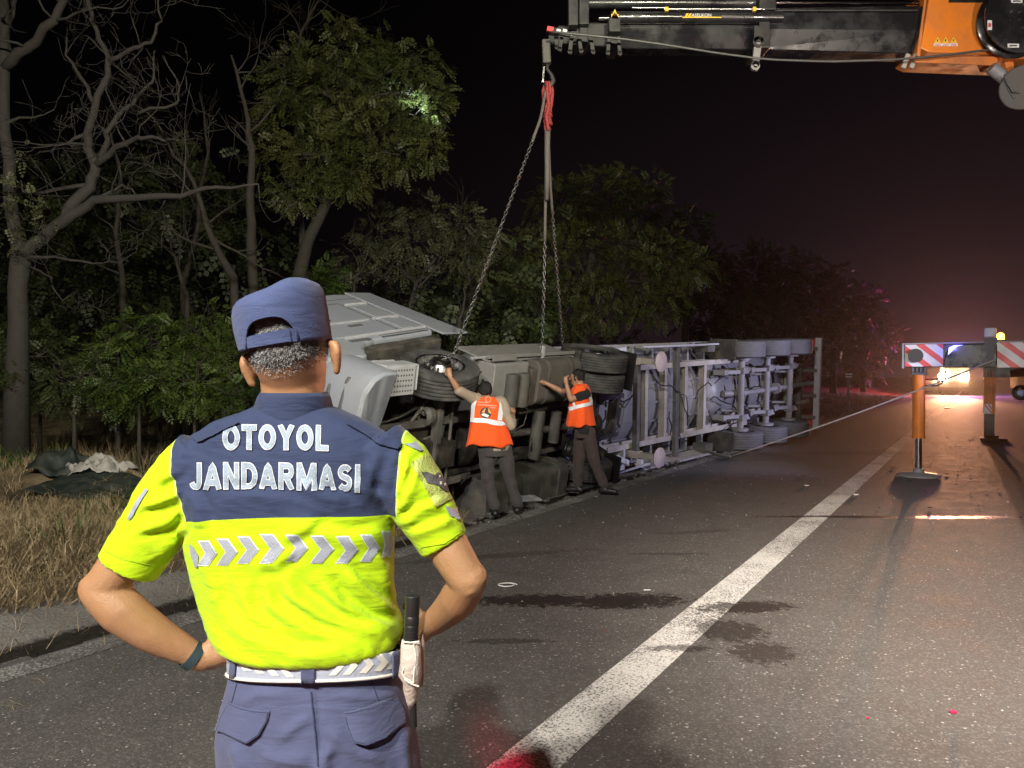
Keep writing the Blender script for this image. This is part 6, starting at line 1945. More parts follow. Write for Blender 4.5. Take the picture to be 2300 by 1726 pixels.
# chassis, bed, wheels and cab
def RB(mb_, name, mm, parent=None, **k):
    o_ = mb_.build(name, mm, None, **k)
    o_.parent = parent or crane; bpy.context.view_layer.update()
    o_.matrix_world = ROADM; return o_
m = MB()
for s_ in (1.5, 2.4): m.box((s_, 14.8, .95), (.12, 15.5, .3))
RB(m, 'chassis_frame', M['black_paint'], bevel=.01)
m = MB(); m.box((1.98, 18.6, 1.30), (2.5, 8.6, .14)); RB(m, 'load_bed', M['black_paint'], bevel=.01)
m = MB(); m.box((.71, 18.6, 1.64), (.05, 8.4, .44)); m.box((.685, 18.6, 1.84), (.03, 8.4, .05)); RB(m, 'bed_side', M['red_bed'], bevel=.012)
m = MB(); m.box((3.25, 18.6, 1.62), (.05, 8.4, .44)); RB(m, 'bed_side', M['red_bed'], bevel=.012)
for t in (7.0, 10.6, 11.9):
    for s_ in (.95, 3.05):
        w_ = MB(); w_.lathe([(.29, -.14), (.45, -.16), (.52, -.12), (.52, .12), (.45, .16), (.29, .14)], (s_, t, .52), (1, 0, 0), 36); RB(w_, 'wheel', M['rubber'], smooth='auto')
m = MB(); m.prism([(-1.2, .7), (1.15, .7), (1.2, 1.6), (1.0, 2.95), (-1.2, 3.05)], (2.0, 7.3, 0), (0, -1, 0), (0, 0, 1), (1, 0, 0), 2.45); RB(m, 'cab', M['red_paint'], bevel=.05)
# near outrigger: striped beam, leg, round foot plate
LT = 14.38
m = MB(); m.box((.75, LT, 2.055), (3.7, .24, .385)); beam = RB(m, 'outrigger_beam', M['black_paint'], bevel=.012)
m = MB(); m.box((.75, LT - .135, 2.262), (3.72, .03, .02)); m.box((-1.09, LT - .13, 2.055), (.03, .05, .42)); RB(m, 'beam_edge', M['alu'], beam)
def board(s0, s1, z0, z1, name='striped_board'):
    m_ = MB(); m_.box(((s0 + s1) / 2, LT - .128, (z0 + z1) / 2), (s1 - s0, .012, z1 - z0)); b_ = RB(m_, name, M['board_white'], beam)
    h = z1 - z0; pitch = .30; k = s0 - h * 1.2
    while k < s1:
        quad = [(k, z1), (k + .13, z1), (k + .13 + h * 1.15, z0), (k + h * 1.15, z0)]
        # clip to the board
        def clip(poly, ins, inter):
            out = []
            for i in range(len(poly)):
                a, b = poly[i], poly[(i + 1) % len(poly)]
                if ins(a): out.append(a)
                if ins(a) != ins(b): out.append(inter(a, b))
            return out
        cl_ = lambda X: (lambda a, b: (X, a[1] + (b[1] - a[1]) * (X - a[0]) / (b[0] - a[0])))
        p = clip(quad, lambda a: a[0] >= s0, cl_(s0)); p = clip(p, lambda a: a[0] <= s1, cl_(s1)) if len(p) > 2 else p
        if len(p) > 2:
            mm_ = MB(); mm_.add([(x, LT - .1365, z) for x, z in p], [list(range(len(p)))]); o_ = RB(mm_, 'red_stripe', M['board_red'], None)
            o_.parent = beam; bpy.context.view_layer.update(); o_.matrix_world = ROADM
        k += pitch
    return b_
board(-1.06, -.50, 1.875, 2.245); board(.16, 1.75, 1.85, 2.27)
m = MB(); m.lathe([(0, -.01), (.10, -.01), (.115, 0), (.115, .03), (0, .03)], (-.90, LT - .155, 2.06), (0, -1, 0), 28); RB(m, 'round_lamp', M['black_rubber'], beam, smooth='auto')
m = MB(); m.prism([(-.33, -.18), (.42, -.18), (.42, .20), (-.08, .20), (-.2, .17), (-.29, .08)], (-.17, LT - .14, 2.03), (1, 0, 0), (0, 0, 1), (0, 1, 0), .05); RB(m, 'lock_cover', M['black_gloss'], beam, bevel=.012)
m = MB(); m.prism([(-.10, -.07), (.03, .07), (.12, .09), (-.02, .09), (-.09, .05)], (-.33, LT - .172, 2.13), (1, 0, 0), (0, 0, 1), (0, 1, 0), .02); RB(m, 'blue_glint', M['blue_lit'], beam, bevel=.006)  # blue reflection on the cover, put in as a glowing shape
m = MB(); m.box((-.86, LT, 1.80), (.22, .2, .14))
for i in range(4): m.cyl((-.95 + i * .06, LT - .12, 1.78), (-.95 + i * .06, LT - .12, 1.86), .02, n=8)
RB(m, 'leg_bracket', M['chassis2'], beam, bevel=.01)
m = MB(); m.cyl((-.86, LT, .66), (-.86, LT, 1.78), .098, n=28); m.cyl((-.86, LT, .655), (-.86, LT, .70), .104, n=28); leg = RB(m, 'outrigger_leg', M['orange'], smooth='auto')
m = MB(); m.cyl((-.86, LT, .10), (-.86, LT, .66), .052, n=24); RB(m, 'leg_rod', M['chrome'], leg, smooth='auto')
m = MB(); m.lathe([(0, .10), (.07, .10), (.09, .075), (.30, .05), (.34, .03), (.34, .008), (0, .008)], (-.86, LT, 0), (0, 0, 1), 32); m.cyl((-.86, LT, .05), (-.86, LT, .14), .085, n=16); RB(m, 'foot_plate', M['alu'], leg, smooth='auto')
for z in (1.55, 1.66):
    m = MB(); m.tube([(-.76, LT - .02, z), (-.60, LT - .05, z), (-.52, LT - .05, z + .04), (-.46, LT - .05, z + .14)], .014, 6); RB(m, 'hydraulic_pipe', M['chassis2'], leg, smooth=True)
# work lamp and amber beacon standing on the beam
m = MB(); m.box((.16, LT - .02, 2.42), (.17, .14, .16)); RB(m, 'work_lamp', M['white_plastic'], beam, bevel=.03)
m = MB(); m.prism([(-.09, .28), (.11, .28), (.04, -.10), (-.02, -.10)], (.15, LT - .16, 2.05), (1, 0, 0), (0, 0, 1), (0, 1, 0), .03); RB(m, 'lamp_bracket', M['chassis2'], beam, bevel=.006)
m = MB(); m.lathe([(0, 0), (.055, 0), (.05, .08), (.02, .105), (0, .11)], (.30, LT + .05, 2.31), (0, 0, 1), 18); RB(m, 'amber_beacon', M['amber'], beam, smooth='auto')
b_ = road(.30, LT + .05, 2.36); lamp('amber_beacon_light', 'POINT', b_ + Vector((0, 0, .12)), 2.5, (1, .42, .06), size=.05)
lamp('blue_glint_light', 'POINT', road(-.35, LT - .34, 2.18), 5, (.12, .14, 1), size=.05)  # lamp added to spread the blue reflection over the beam
# far outrigger
FT, FS = 23.8, .25
m = MB(); m.box((1.4, FT, 1.86), (2.6, .26, .34)); RB(m, 'outrigger_beam', M['black_paint'], bevel=.012)
m = MB(); m.box((FS, FT, 1.30), (.27, .24, 1.20))
for k in (-.07, 0, .07): m.box((FS + k, FT - .125, 1.3), (.018, .02, 1.18))
leg2 = RB(m, 'outrigger_leg', M['orange_worn'], bevel=.01)
m = MB(); m.box((FS, FT, .37), (.24, .2, .68)); RB(m, 'leg_rod', M['black_paint'], leg2, bevel=.01)
m = MB(); m.box((FS + .1, FT, .03), (.62, .5, .05)); m.cyl((FS + .1, FT, .05), (FS + .1, FT, .12), .12, n=16); RB(m, 'foot_plate', M['black_paint'], leg2, bevel=.01)
m = MB(); m.box((FS - .045, FT - .14, .84), (.20, .012, .26)); sb_ = RB(m, 'striped_plate', M['board_white'], leg2)
for k in (0, 1):
    m = MB(); m.add([(FS - .14 + k * .1, FT - .149, .96), (FS - .09 + k * .1, FT - .149, .96), (FS + .05, FT - .149, .76 + k * .10), (FS + .05, FT - .149, .72 + k * .10)], [(0, 1, 2, 3)])
    o_ = RB(m, 'red_stripe', M['board_red'], None); o_.parent = leg2; bpy.context.view_layer.update(); o_.matrix_world = ROADM
# round camera lamp and hose loop under the bed side
m = MB(); m.lathe([(0, .05), (.09, .05), (.13, .02), (.14, -.1), (0, -.1)], (.64, 15.9, 1.42), (0, -1, 0), 24); rl = RB(m, 'reversing_lamp', M['black_gloss'], smooth='auto')
m = MB(); m.lathe([(0, .03), (.05, .02), (.065, 0)], (.64, 15.84, 1.42), (0, -1, 0), 18); RB(m, 'lens', M['blue_lens'], rl, smooth=True)
m = MB(); m.tube([(.72, 15.9, 1.35), (.74, 15.9, 1.1), (.80, 15.9, .9), (.95, 15.9, .80), (1.08, 15.9, .86), (1.10, 15.9, 1.02), (1.0, 15.9, 1.25)], .014, 6); RB(m, 'hose', M['black_rubber'], smooth=True)

# ------------------------------------------------------------------ hook, sling, chains, winch cable
hook = empty('hook_block', K(1229, 140), 'grey crane hook block hanging from the boom tip above the red sling', 'crane hook')
m = MB(); m.beam(K(1226, 92, 10.95), K(1228, 145, 10.95), .15, .12, up=(1, 0, 0)); m.build('block', M['chassis2'], hook, True, bevel=.02)
m = MB(); pts = [K(x, y, 10.95) for x, y in ((1230, 142), (1229, 156), (1238, 168), (1243, 182), (1236, 194), (1226, 194), (1221, 186))]
m.tube(pts, [.024, .026, .03, .036, .036, .03, .012], 10); m.build('hook', M['black_paint'], hook, True, smooth=True)
m = MB(); m.beam(K(1222, 150, 10.9), K(1219, 186, 10.9), .02, .025, up=(1, 0, 0)); m.build('safety_latch', M['steel'], hook, True)
sl = empty('red_sling', K(1230, 240), 'red webbing sling looped over the crane hook, bunched to a knot', 'lifting sling')
for i, (x0, x1, x2, x3, d) in enumerate(((1232, 1236, 1228, 1224, 10.93), (1226, 1220, 1222, 1230, 10.98), (1236, 1241, 1238, 1232, 10.97), (1229, 1229, 1233, 1227, 10.88), (1234, 1239, 1234, 1229, 11.02))):
    m = MB(); pts = [K(x, y, d + .01 * math.sin(y * .2 + i)) for x, y in ((x0, 184), (x1, 205), (x2, 238), (x3, 262), (1230 + (i - 2) * 2.2, 293))]
    P_ = []
    for a, b in zip(pts[:-1], pts[1:]):
        for k in range(3): P_.append(a.lerp(b, k / 3))
    P_.append(pts[-1]); m.tube(P_, .026, 8); m.build('webbing', M['sling_red'], sl, True, smooth=True)
m = MB()
for k in range(5): m.lathe([(.035, -.022), (.065, -.012), (.07, .0), (.065, .012), (.035, .022)], K(1230 + math.sin(k * 2) * 1.5, 252 + k * 7, 10.94), (math.sin(k) * .3, .2, 1), 14)
m.build('knot', M['sling_red'], sl, True, smooth=True)
m = MB(); pts = [K(1230, 288, 10.94), K(1229, 340, 10.97), K(1229, 400, 11.0), K(1228, 450, 11.05)]; m.tube(pts, [.045, .042, .036, .03], 8); m.build('tail', M['strap_grey'], sl, True, smooth=True)
def chain(name, pts, label, link_l=.085, rope_to=0.0):
    root = empty(name, pts[0], label, 'chain', 'chains hung from the crane hook')
    m = MB(); seg = [(Vector(a), Vector(b)) for a, b in zip(pts[:-1], pts[1:])]
    total = sum((b - a).length for a, b in seg); n = int(total / (link_l * .78)); i0 = int(n * rope_to)
    def pos(d):
        for a, b in seg:
            l = (b - a).length
            if d <= l: return a.lerp(b, d / l), (b - a).normalized()
            d -= l
        return seg[-1][1], (seg[-1][1] - seg[-1][0]).normalized()
    if rope_to > 0:
        rm = MB(); rm.tube([pos(total * rope_to * k / 8)[0] for k in range(9)], .022, 8); rm.build('strap', M['strap_grey'], root, True, smooth=True)
    for i in range(i0, n):
        c, d = pos((i + .5) * total / n)
        x, y, z = frame_from(d, (.3, 1, .1)); a_ = x if i % 2 else y
        ring = []
        for k in range(12):
            an = 2 * math.pi * k / 12
            ring.append(c + d * (math.sin(an) * link_l * .5) + a_ * (math.cos(an) * link_l * .26))
        ring.append(ring[0]); m.tube(ring, link_l * .095, 5, caps=False)
    o_ = m.build('links', M['chain'], root, True, smooth=True)
    return root
hubp = TM @ Vector((0, 1.18, 0)); 
chain('lifting_chain', [K(1228, 190, 10.95), K(1215, 265, 10.75), hubp + Vector((.18, -.02, .12)), hubp + Vector((.02, -.1, 0))], 'long slanting chain running down to the front wheel hub', .08, .22)
dx_ = TM @ Vector((-2.45, .55, -.28))
chain('lifting_chain', [K(1228, 290, 10.97), K(1222, 640, 11.3), at(1218, 765, 11.5), at(1207, 838, 11.45)], 'near vertical chain ending above the outstretched hand of the right worker', .08, .45)
chain('lifting_chain', [K(1231, 290, 10.99), K(1236, 420, 11.2), at(1262, 752, 12.6), at(1264, 775, 12.7)], 'chain running down behind the others to the drive axle top', .08, .35)
wc = empty('winch_cable', road(.18, LT - .2, 1.95), 'taut steel winch cable stretched low from the outrigger beam to the trailer', 'cable')
m = MB(); e0 = road(.2, LT - .20, 1.96); e1 = at(1640, 1026, 14.6); m.tube([e0.lerp(e1, k / 10) - Vector((0, 0, .05 * math.sin(math.pi * k / 10))) for k in range(11)], .014, 8); m.build('rope', M['pad'], wc, True, smooth=True)
m = MB(); m.limb([e1, e1 + Vector((-.2, .25, .02)), e1 + Vector((-.35, .5, .06))], [.03, .035, .02], 8); m.build('shackle', M['chassis2'], wc, True, smooth=True)

# ------------------------------------------------------------------ vehicles far down the road
def far_vehicle(name, s, t, label, wid, hgt, mm, lamps, cat):
    root = empty(name, road(s, t), label, cat)
    def P(mb_, nm, m_, par=None, **k):
        o_ = mb_.build(nm, m_, None, **k); o_.parent = par or root; bpy.context.view_layer.update(); o_.matrix_world = ROADM; return o_
    m = MB(); m.prism([(0, .55), (0, 1.3), (.25, 1.5), (.55, hgt - .15), (.9, hgt), (2.2, hgt), (2.2, .55)], (s, t, 0), (0, 1, 0), (0, 0, 1), (1, 0, 0), wid); P(m, 'cab', mm, bevel=.06)
    m = MB(); m.box((s, t + 4.6, .5 + hgt * .42), (wid, 4.6, hgt * .62)); P(m, 'body', M['chassis2'], bevel=.05)
    m = MB(); m.prism([(-wid * .44, 0), (wid * .44, 0), (wid * .40, hgt * .32), (-wid * .40, hgt * .32)], (s, t + .36, hgt * .55), (1, 0, 0), (0, .25, .97), (0, 1, -.2), .04); P(m, 'windscreen', M['glass'])
    m = MB(); m.box((s, t - .08, .55), (wid, .2, .38)); P(m, 'bumper', M['chassis'], bevel=.04)
    for y in (.8, 6.0):
        for k in (-1, 1):
            m = MB(); m.lathe([(0, -.13), (.3, -.14), (.45, -.12), (.48, -.09), (.48, .09), (.45, .12), (.3, .14), (0, .13)], (s + k * wid * .40, t + y, .48), (1, 0, 0), 24); P(m, 'wheel', M['rubber'], smooth='auto')
    for ls, lz, lr in lamps:
        m = MB(); m.lathe([(0, .05), (lr * .7, .04), (lr, 0)], (s + ls, t - .16, lz), (0, -1, 0), 20); P(m, 'headlight', M['headlight'], smooth=True)
    return root
far_vehicle('far_truck', -1.9, 80, 'distant truck with two glaring headlights facing the camera', 2.4, 2.9, M['chassis2'], ((-.95, 1.72, .36), (.80, 1.72, .27)), 'truck')
far_vehicle('far_car', -4.2, 84, 'distant car with small headlight just left of the glaring truck', 1.75, 1.55, M['chassis2'], ((.55, 1.25, .07),), 'car')
ft = [o for o in bpy.data.objects if o.name.startswith('far_truck')][0]
for k, (sx_, cc, mm_, pw) in enumerate(((-2.7, (1, .04, .10), 'red_lit', 4500), (-1.1, (.25, .10, 1), 'blue_lit', 3200))):  # red and blue lamps added on the far truck to tint the haze magenta
    m = MB(); m.box((sx_, 81.2, 3.02), (.5, .3, .22)); o_ = m.build('glow_box', M[mm_], None, bevel=.03); o_.parent = ft; bpy.context.view_layer.update(); o_.matrix_world = ROADM
    lamp('haze_tint_light', 'POINT', road(sx_, 81.2, 3.4), pw, cc, size=.12)
for k, sx_ in enumerate((-2.85, -1.12)):
    lamp('far_headlight', 'SPOT', road(sx_, 79.6, 1.62), 36000, (1, .46, .20), road(.6, 26, .5), 17, .9, .15)
pk = empty('marker_post', road(-5.6, 41, 0), 'slim roadside marker post with two pale reflective bands', 'marker post')
m = MB(); m.box((-5.6, 41, .85), (.1, .05, 1.9)); o_ = m.build('post', M['chassis2']); o_.parent = pk; bpy.context.view_layer.update(); o_.matrix_world = ROADM
for z in (1.70, 1.84):
    m = MB(); m.box((-5.58, 40.96, z), (.30, .03, .07)); o_ = m.build('reflector', M['label_white']); o_.parent = pk; bpy.context.view_layer.update(); o_.matrix_world = ROADM
# ------------------------------------------------------------------ two recovery workers at the truck
M['vest'] = cloth_mat('vest_orange', (.95, .11, .018), .75, 500, .25, .06)
M['vest_tape'] = mat('vest_tape', (.80, .82, .90), .4, var=.06, bump=.2, bscale=300)
M['beige_shirt'] = cloth_mat('beige_shirt', (.33, .265, .21), .85, 500)
M['black_shirt'] = cloth_mat('black_shirt', (.016, .016, .018), .85, 500)
M['work_trousers'] = cloth_mat('work_trousers', (.060, .052, .055), .85, 500)
M['brown_trousers'] = cloth_mat('brown_trousers', (.058, .040, .040), .85, 500)
M['vest_print'] = mat('vest_print', (.85, .30, .22), .7, var=0)
M['emblem_gold'] = mat('emblem_gold', (.80, .33, .08), .6, var=0)
M['black_hair'] = mat('black_hair', (.010, .009, .010), .5, var=.3, scale=60, bump=.8, bscale=300)

def worker(label, base, W_):
    root = empty('person', base, label, 'person')
    P = lambda t: at(*t)
    body = MB()
    h = P(W_['head']); hr = W_['hr']; fd = Vector(W_['face']).normalized()
    upv = Vector(W_.get('headup', (0, 0, 1))).normalized()
    sd = fd.cross(upv).normalized(); upv = sd.cross(fd)
    B = Matrix((sd, fd, upv)).transposed()
    body.ball(h, (hr * .80, hr * .98, hr * 1.12), 18, 12, M=B)
    body.ball(h + B @ Vector((0, hr * .35, -hr * .7)), (hr * .55, hr * .6, hr * .6), 14, 8, M=B)
    body.limb([h + B @ Vector((0, hr * .92, hr * .12)), h + B @ Vector((0, hr * 1.2, -hr * .22))], [.010, .015], 8)
    body.ball(h + B @ Vector((0, hr * .86, -hr * .62)), (.024, .012, .009), 10, 6, M=B)
    body.ball(h + B @ Vector((0, hr * .86, hr * .28)), (hr * .5, .012, .010), 10, 6, M=B)
    for s_ in (-1, 1): body.ball(h + B @ Vector((hr * .80 * s_, -.005, -.005)), (.010, .022, .030), 10, 8, M=B)
    nk = P(W_['neck']); body.limb([h - upv * hr * .4, nk], [.056, .062], 14)
    # trunk core
    hp_, sh = P(W_['hips']), nk
    body.limb([sh + (hp_ - sh) * .12, sh.lerp(hp_, .45), hp_], [.085, .10, .10], 16)
    for side_ in ('L', 'R'):
        a = [P(t) for t in W_['arm' + side_]]
        body.limb([a[0], a[0].lerp(a[1], .5), a[1]], [.050, .046, .040], 12)
        body.limb([a[1], a[1].lerp(a[2], .4), a[2]], [.041, .040, .027], 12)
        # hand with four fingers and thumb
        d = Vector(W_['hand' + side_]).normalized(); w = a[2]
        n_ = Vector(W_['palm' + side_]); n_ = (n_ - d * n_.dot(d)).normalized(); b = d.cross(n_).normalized()
        k = w + d * .085
        body.limb([w, w + d * .04, k], [.027, .036, .034], 12)
        curl = W_.get('curl' + side_, .8)
        for i, (o_, ln) in enumerate(((.028, .072), (.010, .080), (-.009, .076), (-.027, .060))):
            p0 = k + b * o_ - d * .012; d1 = (d + n_ * curl * .5).normalized(); d2 = (d + n_ * curl * 1.3).normalized(); d3 = (d * .6 + n_ * curl * 2).normalized()
            p1 = p0 + d1 * ln * .5; p2 = p1 + d2 * ln * .32; p3 = p2 + d3 * ln * .24
            body.limb([p0, p1, p2, p3], [.0105, .010, .0095, .0085], 8)
        t0 = w + d * .03 + b * .026; t1 = t0 + (d + b * .9 + n_ * .3).normalized() * .035; t2 = t1 + (d + n_ * .5).normalized() * .03
        body.limb([t0, t1, t2], [.014, .012, .0095], 8)
    for side_ in ('L', 'R'):
        l = [P(t) for t in W_['leg' + side_]]
        body.limb([l[0], l[1]], [.085, .055], 12); body.limb([l[1], l[2]], [.056, .04], 12)
    me_ = fuse(body, 'body', .0085, 3)
    link('body', me_, [M['skin2']], root, True, smooth=True)
    # hair
    hm_ = MB(); hm_.ball(h + B @ Vector((0, -hr * .13, hr * .16)), (hr * .90, hr * 1.0, hr * 1.06), 20, 12, M=B)
    hme = fuse(hm_, 'hair', .008, 1)
    A_ = coords(hme); N_ = vnormals(hme)
    hc = np.array(h); rel = (A_ - hc) @ np.array(B)
    A_ = A_ + N_ * ((vnoise(A_[:, 0] * 40, A_[:, 2] * 40 + A_[:, 1] * 33, 1, 3) - .5) * .012)[:, None]
    cut = (rel[:, 1] > hr * .35) & (rel[:, 2] < hr * .45)
    A_[cut] = hc + (A_[cut] - hc) * .72
    low = rel[:, 2] < -hr * .55
    A_[low] = hc + (A_[low] - hc) * .8
    set_coords(hme, A_); link('hair', hme, [M[W_.get('hairm', 'black_hair')]], root, True, smooth=True)
    # shirt sleeves and trunk
    fwd = Vector(W_['front']).normalized()
    ax = fwd.cross(UP).normalized()
    sm_ = MB()
    rr = []
    sp_ = hp_ - nk
    for t, rx, ry in ((.06, .09, .075), (.14, .17, .10), (.30, .195, .12), (.6, .185, .12), (.9, .18, .125), (1.06, .185, .13)):
        rr.append(sring(nk + sp_ * t, ax, fwd, rx, ry, 28, 2.3))
    sm_.rings(rr)
    for side_ in ('L', 'R'):
        a = [P(t) for t in W_['arm' + side_]]; k = W_['sleeve' + side_]
        pts = [a[0].lerp(nk, .25), a[0], a[0].lerp(a[1], .55)]
        if k > 1: pts += [a[1], a[1].lerp(a[2], k - 1)]; rd = [.075, .068, .060, .056, .046]
        else: pts += [a[0].lerp(a[1], k)]; rd = [.075, .070, .064, .060]
        sm_.limb(pts, rd, 14)
    sme = fuse(sm_, 'shirt', .011, 3)
    A_ = coords(sme); A_ += vnormals(sme) * ((vnoise(A_[:, 0] * 14, A_[:, 2] * 14, 1, 8) - .5) * .016)[:, None]; set_coords(sme, A_)
    link('shirt', sme, [M[W_['shirt']]], root, True, smooth=True)
    # trousers
    tm2 = MB()
    c = hp_
    tm2.rings([sring(c + Vector((0, 0, .10)), ax, fwd, .165, .118, 24, 2.3), sring(c, ax, fwd, .175, .13, 24, 2.3), sring(c - Vector((0, 0, .10)), ax, fwd, .165, .125, 24, 2.3)])
    for side_ in ('L', 'R'):
        l = [P(t) for t in W_['leg' + side_]]
        tm2.limb([l[0], l[0].lerp(l[1], .5), l[1], l[1].lerp(l[2], .5), l[2] + Vector((0, 0, .03))], [.105, .092, .074, .07, .068], 14)
    tme = fuse(tm2, 'trousers', .011, 3)
    A_ = coords(tme); A_ += vnormals(tme) * ((vnoise(A_[:, 0] * 10 + A_[:, 1] * 6, A_[:, 2] * 13, 1, 9) - .5) * .022)[:, None]; set_coords(tme, A_)
    link('trousers', tme, [M[W_['trousers']]], root, True, smooth=True)
    for side_ in ('L', 'R'):
        l = [P(t) for t in W_['leg' + side_]]; a = l[2]; tp = Vector(W_['toe' + side_]).normalized()
        m_ = MB(); g0 = Vector((a.x, a.y, max(a.z - .05, .045)))
        m_.limb([g0 + Vector((0, 0, .05)), g0 - tp * .03], [.045, .046], 12); m_.limb([g0 - tp * .05, g0 + tp * .07, g0 + tp * .17 - Vector((0, 0, .008))], [.044, .042, .034], 12)
        me_ = fuse(m_, 'shoe', .009, 2); link('shoe', me_, [M['black_rubber']], root, True, smooth=True)
    # vest
    vm_ = MB(); rr = []
    vt = nk - sp_ * .10
    vb = P(W_['vest_hem'])
    for t, rx, ry, e_ in W_['vest']:
        rr.append(sring(vt.lerp(vb, t), ax, fwd, rx, ry, 64, e_))
    # drape
    R2 = []
    for i in range(len(rr) - 1):
        for k in range(5):
            R2.append([a.lerp(b, k / 5) for a, b in zip(rr[i], rr[i + 1])])
    R2.append(rr[-1])
    nR = len(R2)
    for i, ring in enumerate(R2):
        t = i / (nR - 1); cc = sum(ring, Vector()) / len(ring)
        for k in range(len(ring)):
            an = 2 * math.pi * k / len(ring)
            f = 1 + (.02 + .05 * t * t) * math.sin(an * 5 + t * 2 + 1) * t + .015 * math.sin(an * 11 + t * 5)
            ring[k] = cc + (ring[k] - cc) * f
            ring[k].z += .016 * t * math.sin(an * 3 + 2) + .010 * t * math.sin(an * 7)
    vm_.rings(R2, caps=False)
    v_ = vm_.build('vest', M['vest'], root, True, smooth=True)
    s_ = v_.modifiers.new('s', 'SOLIDIFY'); s_.thickness = .006; s_.offset = 1
    return root, v_

# left worker: back to the camera, left arm stretched up to the wheel hub
g1 = at(1135, 1156, 9.08); g1.z = 0
rt, v1 = worker('person in orange vest and beige shirt reaching up to the truck wheel', g1, dict(
    head=(1089, 878, 9.02), hr=.098, face=(-.35, .93, .05), headup=(-.1, .25, 1), neck=(1094, 902, 8.98), hips=(1112, 1006, 8.98),
    armL=((1064, 896, 8.93), (1031, 878, 8.76), (1011, 848, 8.66)), handL=(-.22, .35, .9), palmL=(.2, 1, -.2), curlL=.7,
    armR=((1128, 906, 8.98), (1148, 958, 8.92), (1152, 930, 9.15)), handR=(0, .8, .5), palmR=(-1, .2, -.3),
    legL=((1092, 1008, 8.98), (1097, 1085, 9.0), (1111, 1143, 9.0)), legR=((1132, 1008, 9.0), (1146, 1080, 9.06), (1163, 1136, 9.12)),
    toeL=(-.2, 1, 0), toeR=(.15, 1, 0), front=(-.18, 1, 0), sleeveL=1.05, sleeveR=1.45, shirt='beige_shirt', trousers='work_trousers',
    vest_hem=(1098, 1000, 8.98), vest=((0, .085, .075, 2.2), (.05, .15, .105, 2.3), (.14, .188, .135, 2.5), (.3, .198, .15, 2.6), (.55, .222, .165, 2.5), (.78, .25, .175, 2.4), (1.0, .28, .185, 2.3))))
vh = ray_fn(v1.data, 8.85)
def V(x, y): return (1040 + x / 11.857, 860 + y / 11.857)
def vp(poly, nm, mm, off=.010, par=v1, step=5): return patch(vh, [V(*p) for p in poly], nm, M[mm], par, off, step)
vp([(300, 330), (420, 330), (330, 640), (300, 960), (220, 960), (235, 640)], 'reflective_strip', 'vest_tape')
vp([(965, 510), (1070, 525), (1060, 720), (1030, 1010), (905, 1000), (930, 760)], 'reflective_strip', 'vest_tape')
vp([(150, 940), (560, 945), (900, 1010), (1040, 1030), (1120, 1120), (1000, 1150), (840, 1135), (620, 1075), (140, 1050)], 'reflective_strip', 'vest_tape', .012)
circ = lambda cx, cy, r, n=24: [(cx + r * math.cos(2 * math.pi * k / n), cy + r * math.sin(2 * math.pi * k / n)) for k in range(n)]
vp(circ(610, 805, 150), 'emblem', 'print_black', .010)
vp([(495, 790), (600, 670), (570, 800)], 'emblem_print', 'emblem_gold', .013)
vp([(665, 670), (750, 790), (745, 840), (670, 790)], 'emblem_print', 'emblem_gold', .013)
vp([(490, 835), (560, 815), (690, 870), (660, 930), (600, 910), (520, 880)], 'emblem_print', 'label_white', .013)
vp(circ(665, 460, 85, 18), 'faded_crest', 'vest_print', .010)
vp(circ(668, 462, 55, 14), 'faded_crest', 'vest', .012)
for (x0, x1, y) in ((400, 640, 525), (390, 880, 590), (720, 860, 660)):
    vp([(x0, y - 16), (x1, y + 14 * (x1 - x0) / 480), (x1, y + 32 + 14 * (x1 - x0) / 480), (x0, y + 14)], 'faded_print', 'vest_print', .010)

# right worker: side on, facing left, one hand at his face, the other reaching for the chain
g2 = at(1318, 1108, 10.7); g2.z = 0
rt2, v2 = worker('person in orange vest and black shirt with one hand raised to the face', g2, dict(
    head=(1297, 848, 10.62), hr=.100, face=(-.93, .35, -.05), neck=(1306, 872, 10.6), hips=(1314, 968, 10.62), headup=(-.15, 0, 1),
    armR=((1316, 886, 10.47), (1282, 897, 10.38), (1272, 864, 10.40)), handR=(-.15, .1, .95), palmR=(1, .4, 0), curlR=1.3,
    armL=((1298, 884, 10.70), (1259, 878, 10.62), (1228, 862, 10.58)), handL=(-.95, .2, .25), palmL=(.1, -.2, -1), curlL=.5,
    legL=((1306, 975, 10.68), (1299, 1042, 10.72), (1297, 1092, 10.78)), legR=((1322, 975, 10.56), (1336, 1040, 10.58), (1357, 1094, 10.62)),
    toeL=(-.9, .3, 0), toeR=(.75, -.35, .0), front=(-.90, .42, 0), sleeveL=.62, sleeveR=.62, shirt='black_shirt', trousers='brown_trousers', hairm='black_hair', hole=.105,
    vest_hem=(1305, 956, 10.62), vest=((0, .08, .07, 2.2), (.05, .14, .095, 2.3), (.14, .172, .125, 2.5), (.3, .19, .14, 2.5), (.55, .20, .155, 2.5), (.8, .215, .178, 2.4), (1.0, .225, .20, 2.3))))
vh = ray_fn(v2.data, 10.45)
def V(x, y): return (950 + x / 4.424, 740 + y / 4.424)
def vp(poly, nm, mm, off=.010, par=v2, step=5): return patch(vh, [V(*p) for p in poly], nm, M[mm], par, off, step)
vp([(1450, 775), (1560, 745), (1690, 715), (1692, 750), (1570, 780), (1462, 810)], 'reflective_strip', 'vest_tape', .012)
vp([(1478, 690), (1500, 688), (1520, 762), (1498, 768)], 'reflective_strip', 'vest_tape')
vp([(1632, 630), (1656, 622), (1684, 715), (1655, 722)], 'reflective_strip', 'vest_tape')
vp([(1396, 795), (1425, 800), (1425, 832), (1396, 832)], 'reflective_strip', 'vest_tape')
